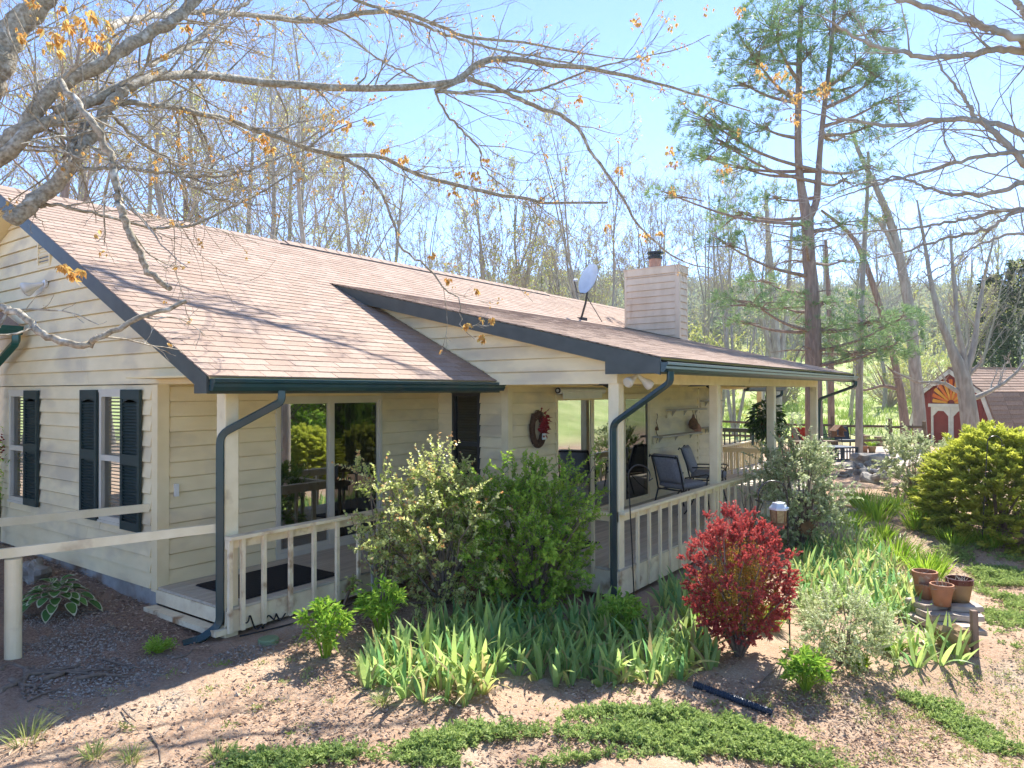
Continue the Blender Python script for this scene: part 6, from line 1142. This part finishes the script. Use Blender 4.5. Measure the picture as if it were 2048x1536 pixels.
# ---- the big maple whose limbs reach across the picture
gm = np.random.default_rng(90); tb = gp(-150, 1345); tb[2] -= .1
MAP = thing('maple_tree', 'big grey-barked maple at left edge, limbs reaching over the roof', 'tree', tb, world=True)
def limb(pts, k=44, push=0.):
    """pts: (x, y, distance, thickness in picture pixels)"""
    pts = [(x, y, d*(1+push*min(1., max(0., (x-150)/400))), w) for x, y, d, w in pts]
    P = resample([at(x, y, d) for x, y, d, _ in pts], k); R = np.interp(np.linspace(0, len(pts)-1, k), range(len(pts)), [(.8 if x < 1700 else .9)*w/2*d/F_PX for x, _, d, w in pts])*(1+.035*np.sin(np.arange(k)*2.1)*np.sin(np.arange(k)*.77)); return P, R
LIMBS = [
 [(-135, 300, 6.0, 150), (-80, 230, 6, 110), (-20, 140, 6., 85), (30, 60, 6.1, 62), (100, -20, 6.2, 52), (180, -120, 6.4, 44)],
 [(-120, 420, 6, 110), (-40, 330, 5.9, 70), (15, 285, 5.8, 46), (51, 250, 5.8, 40), (117, 172, 5.9, 35), (195, 133, 6, 32), (273, 82, 6.1, 30), (332, 51, 6.2, 28), (391, 0, 6.4, 24), (470, -70, 6.6, 18)],
 [(-90, 370, 5.6, 60), (0, 315, 5.6, 38), (60, 262, 5.7, 32), (110, 240, 5.8, 28), (200, 193, 6, 24), (260, 165, 6.2, 24), (340, 150, 6.5, 22), (450, 155, 7, 20), (600, 172, 7.4, 19), (800, 175, 7.9, 17), (915, 160, 8.2, 17), (955, 128, 8.3, 16), (1010, 117, 8.4, 14), (1100, 130, 8.6, 12), (1190, 138, 8.8, 11), (1300, 165, 9, 7), (1400, 190, 9.2, 5), (1500, 222, 9.4, 3)],
 [(110, 222, 5.9, 26), (200, 203, 6.1, 15), (300, 208, 6.3, 14), (400, 228, 6.6, 14), (520, 262, 7, 13), (600, 292, 7.2, 12), (680, 311, 7.4, 11), (755, 312, 7.6, 11), (830, 345, 7.8, 10), (950, 380, 8.1, 10), (1050, 398, 8.3, 9), (1100, 405, 8.4, 7), (1215, 405, 8.6, 6)],
 [(120, 160, 5.2, 14), (150, 200, 5.1, 16), (180, 240, 5, 17), (215, 300, 5, 19), (226, 345, 5, 19), (235, 400, 5, 20), (250, 440, 5, 19), (270, 490, 5, 18), (300, 545, 5, 16), (340, 577, 5, 14)],
 [(-90, 600, 5.4, 30), (-30, 612, 5.2, 20), (10, 618, 5, 17), (42, 628, 4.95, 17), (80, 663, 4.9, 18), (120, 683, 4.9, 18), (175, 690, 4.9, 17), (200, 676, 4.9, 15), (280, 636, 4.95, 13), (372, 602, 5, 11)],
 [(330, 140, 6.4, 20), (262, 172, 6.1, 24), (230, 195, 6, 26), (190, 262, 5.9, 28), (150, 322, 5.8, 32), (120, 362, 5.8, 36), (70, 402, 5.7, 38), (22, 442, 5.6, 42)],
 [(175, 240, 6, 22), (150, 285, 5.9, 20), (140, 305, 5.9, 20), (152, 322, 5.8, 24)],
 [(70, 410, 5.75, 16), (95, 410, 5.8, 9), (130, 412, 5.8, 8), (200, 430, 5.9, 8), (270, 450, 6, 7), (340, 455, 6.1, 7), (400, 446, 6.2, 7), (460, 415, 6.3, 6), (520, 385, 6.5, 5), (600, 335, 6.7, 4), (660, 300, 6.9, 3)],
 [(150, 340, 5.9, 12), (190, 337, 6, 9), (260, 337, 6.1, 9), (330, 345, 6.3, 9), (400, 352, 6.5, 8), (480, 345, 6.7, 6), (560, 315, 6.9, 4), (640, 290, 7.1, 2)],
 [(220, 55, 6.3, 20), (270, 38, 6.5, 16), (340, 28, 6.7, 14), (420, 24, 6.9, 14), (500, 30, 7.1, 13), (600, 41, 7.4, 14), (660, 40, 7.6, 14), (715, 27, 7.7, 13), (790, 23, 7.9, 11), (870, 48, 8.2, 9), (940, 74, 8.4, 8), (1060, 86, 8.8, 6), (1170, 108, 9, 4), (1290, 120, 9.3, 2)],
 [(935, 158, 8.2, 12), (1000, 178, 8.4, 11), (1060, 208, 8.6, 11), (1140, 240, 8.8, 10), (1180, 300, 8.9, 8), (1230, 370, 9, 7), (1270, 440, 9.1, 6), (1310, 482, 9.2, 5), (1360, 520, 9.3, 4), (1440, 542, 9.4, 2)],
 [(655, 308, 7.4, 9), (720, 335, 7.5, 8), (760, 380, 7.5, 7), (785, 440, 7.6, 7), (800, 490, 7.6, 6), (850, 530, 7.7, 5), (890, 578, 7.7, 4), (918, 600, 7.8, 3), (922, 650, 7.8, 3), (950, 678, 7.8, 2)],
 [(870, 188, 8.1, 6), (900, 235, 8.2, 6), (958, 298, 8.3, 6), (965, 335, 8.3, 4), (1010, 375, 8.4, 3), (1060, 420, 8.5, 2)],
 [(690, -10, 7.6, 8), (760, 18, 7.8, 8), (850, 52, 8, 8), (900, 72, 8.2, 7), (1000, 100, 8.5, 6), (1100, 118, 8.8, 5), (1190, 140, 9, 4)],
 [(930, 160, 8.2, 9), (870, 182, 8.1, 9), (960, 182, 8.3, 8), (1060, 182, 8.6, 7), (1120, 165, 8.8, 6), (1180, 140, 9, 5), (1260, 120, 9.2, 4), (1350, 100, 9.5, 3), (1420, 70, 9.7, 2)],
 [(300, 130, 6.3, 13), (380, 90, 6.4, 12), (440, 40, 6.5, 11), (500, 0, 6.6, 9), (560, -60, 6.7, 7)],
 [(220, 225, 6, 10), (290, 290, 6.2, 10), (340, 320, 6.3, 8), (370, 360, 6.4, 6), (440, 400, 6.5, 5), (520, 410, 6.7, 3)],
 [(860, 175, 8, 6), (820, 150, 8, 5), (760, 120, 7.9, 5), (700, 75, 7.8, 5), (640, 40, 7.6, 4), (600, -10, 7.5, 4)]]
tk = resample([tb, tb+[.02, .0, 1.2], at(-150, 760, 6.2), at(-140, 420, 6.05), at(-120, 250, 6.0), at(-60, 20, 6.0), at(-20, -240, 6.1)], 20)
mb = MB(); mb.tube(tk, np.interp(np.linspace(0, 1, 20), [0, .12, .5, 1], [.42, .33, .28, .16]), 16); mb.build('trunk', 'bark_maple', MAP, smooth=True)
allP, allR = [], []; lm = MB()
for j, q in enumerate(LIMBS):
    P, R = limb(q, push=.5 if j in (10, 14, 16, 18) else .08); P[1:-1] += gm.normal(0, .008, (42, 3)); allP.append(P); allR.append(R); lm.tube(P, R, 9)
lm.build('limbs', 'bark_maple', MAP, smooth=True)
tips = []; tw = MB()
for P, R, q in zip(allP, allR, LIMBS):
    L_ = np.linalg.norm(np.diff(P, axis=0), axis=1).sum(); n_ = max(5, int(L_*5.)) if q[-1][1] < 430 else 4; cut = .92 if q[-1][3] > 5 else 1.
    A, B = grow(P[None], np.minimum(R, .03)[None], n_, (.12, cut), .7, .36, 12, gm, .03, .13, .5, .0045, L0=3.2); C, D_ = grow(A, B, 4, (.15, 1), .65, .5, 8, gm, .03, .17, .6, .0034); E_, F_ = grow(C, D_, 2, (.2, 1), .6, .5, 5, gm, .0, .22, .6, .0026)
    A0, B0 = grow(P[None], np.minimum(R, .016)[None], 4 if q[-1][1] < 430 else 1, (.2, .95), .55, .55, 16, gm, .02, .09, .6, .006, L0=4.6 if q[-1][1] < 430 else 1.2); C0, D0 = grow(A0, B0, 7, (.15, 1), .6, .3, 9, gm, .02, .14, .6, .0036); tw.tubes(A0, B0, 5); tw.tubes(C0, D0, 3); tips.append(C0[:, -1])
    tw.tubes(A, B, 4); tw.tubes(C, D_, 3); tw.tubes(E_, F_, 3); tips.append(np.concatenate([C[:, -1], E_[:, -1]]))
tw.build('twigs', 'bark_maple', MAP); tips = np.concatenate(tips)
CL = [(165, 45, 2.6, .1, 26), (115, 75, 2.6, .075, 16), (190, 90, 2.7, .06, 12), (525, 280, 6.4, .09, 18), (540, 295, 6.4, .07, 10), (690, 245, 7, .08, 12), (740, 243, 7, .07, 12), (770, 300, 7.2, .09, 12), (805, 320, 7.3, .07, 10), (1560, 150, 9, .16, 20), (1590, 190, 9, .22, 26), (1640, 190, 9, .22, 24), (1585, 235, 9, .12, 14), (1650, 165, 9, .1, 12), (1520, 140, 9, .14, 14), (1290, 112, 8.8, .15, 16), (1270, 40, 8.6, .13, 14), (1340, 45, 8.8, .12, 12), (1340, 300, 9, .1, 10), (1450, 340, 9, .14, 18), (1345, 330, 9, .1, 10), (1345, 380, 9, .07, 8), (1290, 470, 9, .08, 10), (1320, 465, 9, .08, 10), (950, 350, 8.1, .11, 14), (920, 345, 8.1, .08, 10), (910, 385, 8.1, .08, 10), (975, 320, 8.2, .06, 8), (1160, 195, 8.8, .09, 10), (935, 650, 7.8, .06, 12), (965, 675, 7.8, .07, 14), (985, 640, 7.8, .04, 8), (895, 560, 7.7, .05, 8), (955, 580, 7.8, .05, 8), (865, 510, 7.6, .05, 8), (1215, 455, 8.8, .07, 10), (1240, 340, 8.9, .09, 10), (125, 535, 4.9, .05, 8), (140, 550, 4.9, .04, 8), (165, 540, 4.9, .03, 6), (1480, 20, 9.2, .12, 12), (1415, 20, 9.2, .1, 10), (40, 75, 3.5, .06, 8), (70, 5, 3.5, .05, 8), (370, 55, 6, .05, 8), (330, 110, 6, .04, 6)]
P, D_, L_ = [], [], []
for x, y, d, s_, n_ in CL:
    c = at(x, y, d); q = c+sph(n_, gm)*gm.uniform(.2, 1, (n_, 1))*s_*.85; P.append(q); D_.append(sph(n_, gm)*.7+[0, 0, -.9]); L_.append(gm.uniform(.04, .07, n_)*(1 if d > 4 else .6))
k = gm.permutation(len(tips))[:600]
for p in tips[k]: n_ = gm.integers(2, 5); P.append(p+gm.normal(0, .02, (n_, 3))); D_.append(sph(n_, gm)*.8+[0, 0, -.7]); L_.append(gm.uniform(.025, .05, n_))
P, D_, L_ = np.concatenate(P), np.concatenate(D_), np.concatenate(L_); n_ = len(P); mb = MB()
for s_ in (-.6, 0, .6):
    S = unit(np.cross(D_, sph(n_, gm))); mb.leaves(P, unit(D_)+S*s_, sph(n_, gm)+[0, 0, .4], L_*(1 if s_ == 0 else .8), L_*.45, gm.uniform(0, 1, n_), droop=.15)
mb.build('young_leaves', 'maple_leaf', MAP)
# ---- limbs of a second tree entering from the right
rb = CAM+(fw+rt*1.05)*9.2; rb[2] = gz(rb[0], rb[1])-.1
RT = thing('roadside_tree', 'bare grey tree beyond the right edge sending limbs across the sky', 'tree', rb, world=True); gr = np.random.default_rng(91)
LR = [[(2350, 330, 9, 90), (2200, 170, 8.6, 40), (2120, 120, 8.3, 24), (2048, 82, 8, 18), (1990, 62, 8, 16), (1950, 46, 8, 15), (1890, 24, 8, 13), (1830, 8, 8, 11), (1770, -8, 8, 8), (1690, -30, 8, 5)],
 [(2200, 170, 8.6, 30), (2120, 112, 8.4, 20), (2048, 104, 8.2, 17), (1995, 98, 8.2, 15), (1930, 110, 8.2, 12), (1850, 115, 8.2, 11), (1800, 103, 8.2, 10), (1750, 92, 8.2, 8), (1690, 62, 8.2, 6), (1640, 30, 8.2, 4)],
 [(2350, 380, 9, 70), (2200, 320, 8.5, 26), (2048, 268, 8, 14), (1990, 246, 8, 13), (1900, 238, 8, 12), (1800, 250, 8, 10), (1720, 245, 8, 7), (1640, 232, 8, 4), (1580, 215, 8, 2)],
 [(2200, 330, 8.5, 26), (2048, 366, 8, 12), (1985, 385, 8, 10), (1900, 388, 8, 8), (1850, 372, 8, 6), (1790, 355, 8, 5), (1700, 375, 8, 3), (1640, 400, 8, 2)],
 [(2200, 300, 8.5, 22), (2048, 305, 8, 11), (1960, 312, 8, 9), (1850, 342, 8, 7), (1760, 368, 8, 5), (1680, 392, 8, 3), (1630, 425, 8, 2)],
 [(2350, 420, 9, 60), (2200, 430, 8.5, 20), (2048, 416, 8, 10), (1960, 432, 8, 8), (1870, 448, 8, 6), (1760, 462, 8, 4), (1640, 470, 8, 2)],
 [(2200, 420, 8.5, 18), (2048, 420, 8, 9), (1980, 455, 8, 8), (1880, 480, 8, 6), (1800, 505, 8, 4), (1740, 520, 8, 2)],
 [(2120, 380, 8.2, 22), (2048, 325, 8, 15), (1985, 262, 8, 13), (1945, 225, 8, 10), (1928, 190, 8, 7), (1885, 140, 8, 4), (1870, 90, 8, 2)],
 [(2110, 100, 8, 16), (2060, 40, 8, 14), (2030, 0, 8, 12), (2010, -40, 8, 10)],
 [(2120, 500, 8, 12), (2048, 466, 8, 7), (1960, 490, 8, 5), (1900, 525, 8, 3), (1840, 560, 8, 1.5)]]
mb = MB(); mb.tube(resample([rb, rb+[0, 0, 1.5], at(2380, 560, 9.2), at(2350, 340, 9), at(2330, 0, 9), at(2330, -400, 9)], 16), np.linspace(.3, .14, 16), 14); mb.build('trunk', 'bark_grey', RT, smooth=True)
lm = MB(); tw = MB()
for q in LR:
    P, R = limb(q); P[1:-1] += gr.normal(0, .01, (42, 3)); lm.tube(P, R, 8); L2 = np.linalg.norm(np.diff(P, axis=0), axis=1).sum()
    A, B = grow(P[None], np.minimum(R, .026)[None], max(6, int(L2*4.6)), (.12, 1), .65, .32, 9, gr, .02, .13, .5, .0045, L0=3.4); C, D_ = grow(A, B, 4, (.15, 1), .6, .5, 6, gr, .02, .17, .6, .0034); E_, F_ = grow(C, D_, 2, (.3, 1), .6, .5, 4, gr, 0, .2, .6, .0028); tw.tubes(A, B, 4); tw.tubes(C, D_, 3); tw.tubes(E_, F_, 3)
lm.build('limbs', 'bark_grey', RT, smooth=True); tw.build('twigs', 'bark_grey', RT)
# ---- white pine beyond the porch
gpn = np.random.default_rng(92); pd_ = 24.; pb = onground(1628, pd_); PN = thing('pine_tree', 'tall fork-trunked white pine with layered green boughs beyond porch', 'tree', pb, world=True)
st = [[(1628, 930, 36), (1628, 780, 31), (1628, 700, 29), (1626, 600, 26), (1618, 520, 25), (1616, 470, 24), (1613, 430, 23), (1603, 380, 16), (1597, 320, 15), (1596, 250, 13), (1598, 150, 12), (1600, 60, 10), (1605, -40, 8), (1606, -150, 5)], [(1616, 440, 18), (1632, 405, 14), (1636, 360, 13), (1640, 300, 11), (1648, 220, 10), (1660, 120, 8), (1668, 30, 7), (1672, -90, 4)]]
mb = MB(); trunkpts = []
for q in st:
    P = resample([at(x, y, pd_) for x, y, _ in q], 34); P[0, 2] = min(P[0, 2], pb[2]-.2); R = np.interp(np.linspace(0, len(q)-1, 34), range(len(q)), [w/2*pd_/F_PX for *_, w in q]); mb.tube(P, R, 12); trunkpts.append(P)
mb.build('trunk', 'bark_brown', PN, smooth=True)
BO = [(1330, 385, 40, 14), (1400, 232, 60, 40), (1440, 285, 60, 40), (1470, 425, 60, 34), (1440, 482, 50, 18), (1480, 335, 50, 40), (1500, 105, 70, 40), (1540, 50, 60, 50), (1480, 165, 50, 30), (1560, 185, 40, 30), (1515, 250, 50, 34), (1545, 395, 50, 24), (1390, 310, 40, 26), (1760, 62, 50, 50), (1720, 120, 60, 40), (1700, 20, 60, 30), (1778, 195, 50, 40), (1742, 252, 50, 36), (1690, 272, 40, 30), (1700, 442, 60, 15), (1690, 520, 50, 12), (1500, 602, 80, 22), (1560, 612, 70, 22), (1650, 602, 80, 18), (1740, 642, 100, 30), (1720, 702, 90, 30), (1782, 690, 60, 28), (1650, 655, 60, 22), (1475, 640, 40, 14), (1800, 640, 40, 20), (1600, 20, 60, 40), (1660, 60, 50, 50), (1620, 105, 50, 40), (1570, -40, 70, 40), (1680, -50, 70, 40), (1610, 470, 22, 26), (1760, 150, 40, 30), (1640, 170, 40, 30), (1690, 180, 40, 36), (1560, 120, 50, 30), (1690, 360, 50, 30), (1745, 330, 40, 24), (1520, 560, 50, 16)]
Bq, Rq, P, D_, Rn = [], [], [], [], []
for x, y, sx, sy in BO:
    tp = np.concatenate(trunkpts); dd_ = gpn.uniform(-2.2, 2.2); e = at(x, y, pd_+dd_); k = np.argmin(np.abs(tp[:, 2]-(e[2]-.25*np.linalg.norm((e-pb)[:2])))+.2*np.linalg.norm((tp-e)[:, :2], axis=1)); s0_ = tp[k]; mid = (s0_+e)/2+[0, 0, -.12*np.linalg.norm(e-s0_)*.5]; Bq.append(resample([s0_, mid, e], 9)); Rq.append(np.linspace(.075, .018, 9))
    nt_ = int(sx*sy/22); k_ = gpn.uniform(-1, 1, (nt_, 3)); k_ = k_/np.maximum(1, np.linalg.norm(k_, axis=1, keepdims=True)); sp_ = pd_/F_PX; c = e+k_[:, :1]*rt*sx*sp_+k_[:, 1:2]*fw*[1, 1, 0]*sx*sp_*.9+k_[:, 2:]*np.array([0, 0, 1])*sy*sp_
    for ck in c[::5]: Bq.append(resample([e+(s0_-e)*gpn.uniform(0, .3), (e+ck)/2-[0, 0, .05], ck], 9)); Rq.append(np.linspace(.02, .007, 9))
    m_ = 18; cc = np.repeat(c, m_, 0); dr = unit(np.repeat(unit(c-s0_), m_, 0)*.8+sph(len(cc), gpn)*.9+[0, 0, .25]); P.append(cc+dr*.03); D_.append(dr); Rn.append(np.clip(np.repeat(gpn.uniform(0, .7, len(c)), m_)+gpn.uniform(0, .3, len(cc)), 0, 1))
mb = MB(); mb.tubes(np.array(Bq), np.array(Rq), 5); mb.build('branches', 'bark_brown', PN)
dead = []
for k in range(26): s0_ = trunkpts[0][gpn.integers(4, 15)]; a = gpn.uniform(0, 6.3); L2 = gpn.uniform(.5, 2.2); dead.append(resample([s0_, s0_+np.array([math.cos(a), math.sin(a), .1])*L2*.5, s0_+np.array([math.cos(a), math.sin(a), gpn.uniform(-.5, .3)])*L2], 8))
A = np.array(dead); B = np.tile(np.linspace(.035, .008, 8), (26, 1)); C, E_ = grow(A, B, 4, (.3, 1), .7, .5, 5, gpn, 0, .2, .6, .006); mb = MB(); mb.tubes(A, B, 5); mb.tubes(C, E_, 3); mb.build('dead_branches', 'bark_brown', PN)
P = np.concatenate(P); D_ = np.concatenate(D_); n_ = len(P); mb = MB(); mb.leaves(P, D_, sph(n_, gpn), gpn.uniform(.14, .26, n_), .02, np.concatenate(Rn), fold=0); mb.build('needles', 'pine_needle', PN); print('pine needles', n_)
# ---- slender trunks and the tree before the shed
def traced_tree(name, label, d, stems_, seed, bark, nb=9, L0=4., leafn=0, group=None, twist=.03, up_=.2):
    g = np.random.default_rng(seed); b = onground(stems_[0][0][0], d); T = thing(name, label, 'tree', b, group, world=True); m1, m2 = MB(), MB(); e_ = []
    for q in stems_:
        P = resample([at(x, y, d) for x, y, _ in q], 18); P[1:] += np.cumsum(g.normal(0, twist*.3, (17, 3)), 0)
        if q is stems_[0]: P[0] = b-[0, 0, .2]
        R = np.interp(np.linspace(0, len(q)-1, 18), range(len(q)), [w/2*d/F_PX for *_, w in q]); m1.tube(P, R, 9)
        A, B = grow(P[None], R[None], nb, (.25, 1), .8, .3, 8, g, up_, .14, .5, .008, L0=L0); C, D2 = grow(A, B, 6, (.2, 1), .65, .55, 6, g, up_*.5, .18, .6, .007); E2, F2_ = grow(C, D2, 4, (.2, 1), .6, .55, 4, g, up_*.4, .2, .6, .006); m1.tubes(A, B, 5); m2.tubes(C, D2, 3); m2.tubes(E2, F2_, 3); e_.append(E2[:, -1])
    m1.build('trunk', bark, T, smooth=True); m2.build('twigs', 'twig', T)
    if leafn: e_ = np.concatenate(e_); e_ = e_[g.permutation(len(e_))[:leafn]]; n2 = len(e_)*3; p = np.repeat(e_, 3, 0)+g.normal(0, .07, (n2, 3)); mb = MB(); mb.leaves(p, sph(n2, g), sph(n2, g), g.uniform(.06, .11, n2), .06, g.uniform(0, 1, n2)); mb.build('young_leaves', 'spring_leaf', T)
    return T
traced_tree('shed_tree', 'grey-trunked bare tree standing right before the red shed', 25, [[(1944, 880, 36), (1936, 815, 32), (1928, 770, 30), (1922, 740, 27), (1900, 690, 16), (1880, 640, 12), (1862, 560, 9), (1848, 470, 6), (1835, 400, 3)], [(1926, 765, 24), (1928, 720, 14), (1915, 650, 9), (1908, 560, 7), (1900, 460, 4)], [(1930, 745, 20), (1945, 705, 13), (1955, 640, 9), (1968, 560, 6), (1990, 470, 3)], [(1934, 800, 14), (1985, 780, 8), (2030, 745, 6), (2060, 700, 4)], [(1926, 790, 12), (1885, 765, 7), (1840, 762, 5), (1790, 740, 3)]], 301, 'bark_grey', nb=8, L0=4.2)
traced_tree('slender_tree', 'straight grey trunk rising behind fence right of the pine', 27, [[(1718, 900, 15), (1718, 830, 14), (1719, 740, 14), (1722, 640, 12), (1728, 540, 10), (1735, 430, 8), (1738, 300, 5)]], 302, 'bark_grey', nb=8, L0=3.2, leafn=140)
traced_tree('slender_tree', 'leaning brown trunk behind the fence left of the shed', 29, [[(1812, 880, 20), (1806, 820, 17), (1795, 760, 14), (1780, 700, 12), (1752, 600, 12), (1725, 520, 11), (1700, 470, 8), (1640, 420, 5)], [(1800, 780, 10), (1770, 770, 6), (1730, 780, 4), (1690, 770, 2)]], 303, 'bark_brown', nb=9, L0=3.4)
traced_tree('slender_tree', 'thick grey trunk just left of the red shed', 30, [[(1842, 880, 26), (1838, 820, 24), (1830, 740, 23), (1822, 640, 21), (1806, 540, 18), (1780, 440, 15), (1750, 370, 11), (1715, 300, 8), (1700, 250, 5)], [(1806, 545, 12), (1790, 500, 11), (1765, 455, 7), (1740, 430, 4)]], 304, 'bark_grey', nb=10, L0=4, leafn=160)
traced_tree('slender_tree', 'thin brown trunk behind the far porch post', 31, [[(1663, 900, 14), (1662, 800, 13), (1660, 700, 12), (1656, 600, 9), (1650, 480, 6)]], 305, 'bark_brown', nb=7, L0=2.6)
traced_tree('clump_tree', 'clump of grey trunks seen between chimney and pine', 40, [[(1553, 720, 22), (1550, 640, 16), (1546, 560, 13), (1540, 470, 10), (1535, 380, 6)], [(1545, 715, 14), (1528, 650, 9), (1508, 560, 7), (1490, 470, 4)], [(1560, 715, 14), (1572, 640, 9), (1580, 540, 7), (1586, 430, 4)]], 306, 'bark_grey', nb=9, L0=5, leafn=200)
# evergreens at the right edge
def cedar(px, d, H, label, seed):
    b = onground(px, d); g = np.random.default_rng(seed); T = thing('evergreen_tree', label, 'tree', b, 'dark evergreens by the shed', world=True); mb = MB(); mb.tube([b-[0, 0, .2], b+[0, 0, H*.5], b+[0, 0, H]], [.16, .1, .02], 8); mb.build('trunk', 'bark_grey', T)
    n_ = 5200; z = g.uniform(.06, 1, n_)**.9; a = g.uniform(0, 6.3, n_); r = H*.2*(1-z*.82)*np.sqrt(g.uniform(.15, 1, n_))*(1+.35*np.sin(a*5+z*21)); P = b+np.stack([np.cos(a)*r, np.sin(a)*r, z*H], 1); D2 = np.stack([np.cos(a), np.sin(a), g.normal(.1, .3, n_)], 1); mb = MB(); mb.leaves(P, D2+g.normal(0, .3, (n_, 3)), sph(n_, g), g.uniform(.2, .45, n_), .12, g.uniform(0, 1, n_)); mb.build('foliage', 'cedar_leaf', T)
cedar(1985, 47, 9.5, 'dark evergreen behind the shed roof, left of two', 401); cedar(2040, 44, 10, 'dark evergreen behind the shed roof at the right edge', 402); cedar(1440, 130, 11, 'small far conifer on the hillside right of the chimney', 403)
# far wooded hill: one mass
gh = np.random.default_rng(95); n_ = 5200; d = gh.uniform(118, 330, n_); s_ = gh.uniform(-.42, .95, n_)*d; xy = d[:, None]*fw[None, :2]/np.linalg.norm(fw[:2])+s_[:, None]*rt[None, :2]; z = gz(xy[:, 0], xy[:, 1]); h = gh.uniform(5, 12, n_); m_ = 42; c = np.column_stack([xy, z+h*.62]); P = np.repeat(c, m_, 0)+sph(n_*m_, gh)*np.repeat(np.column_stack([h*.3, h*.3, h*.42]), m_, 0)*gh.uniform(.3, 1, (n_*m_, 1)); mb = MB(); rn = np.repeat(gh.uniform(0, 1, n_)**1.3, m_); mb.leaves(P, sph(n_*m_, gh), sph(n_*m_, gh), gh.uniform(.5, 1.1, n_*m_), .55, np.clip(rn+gh.normal(0, .08, n_*m_), 0, 1)); q = np.stack([np.column_stack([xy, z]), np.column_stack([xy, z+h*.5]), np.column_stack([xy, z+h])], 1); tag(mb.build('far_woods', 'wood_leaf', kind='stuff'), 'hazy budding woods covering the hill behind the meadow', 'woods')
mb = MB(); mb.tubes(q, np.tile([.16, .12, .03], (n_, 1)), 3); tag(mb.build('far_trunks', 'bark_grey', kind='stuff'), 'grey trunks standing through the far hillside woods', 'woods')
# meadow brush
n_ = 900; d = gh.uniform(38, 115, n_); s_ = gh.uniform(.12, .75, n_)*d; xy = d[:, None]*fw[None, :2]+s_[:, None]*rt[None, :2]; z = gz(xy[:, 0], xy[:, 1]); m_ = 26; P = np.repeat(np.column_stack([xy, z]), m_, 0)+gh.normal(0, .35, (n_*m_, 3))*[1, 1, 0]; mb = MB(); mb.blades(P, sph(n_*m_, gh)*.5+[0, 0, 1], sph(n_*m_, gh), gh.uniform(.25, .8, n_*m_), .05, np.clip(np.repeat(gh.uniform(0, 1, n_), m_)+gh.normal(0, .1, n_*m_), 0, 1), bend=.3, seg=2); tag(mb.build('meadow_grass', 'meadow_leaf', kind='stuff'), 'long pale grass and weeds on the sunny meadow', 'grass')

# ------------------------------------------------------------------ the hazy air
hz = bpy.data.materials.new('haze_air'); hz.use_nodes = True; hn = hz.node_tree.nodes; hn.remove(hn['Principled BSDF']); pv = hn.new('ShaderNodeVolumePrincipled'); pv.inputs['Color'].default_value = (.93, .95, .97, 1); pv.inputs['Density'].default_value = HAZE; pv.inputs['Anisotropy'].default_value = .3
hz.node_tree.links.new(pv.outputs[0], hn['Material Output'].inputs['Volume']); M['haze_air'] = hz
mb = MB(); mb.box(-470, 470, -470, 470, -4, 62); tag(mb.build('haze', 'haze_air', kind='stuff'), 'thin pale spring haze over garden, meadow and hill', 'haze')
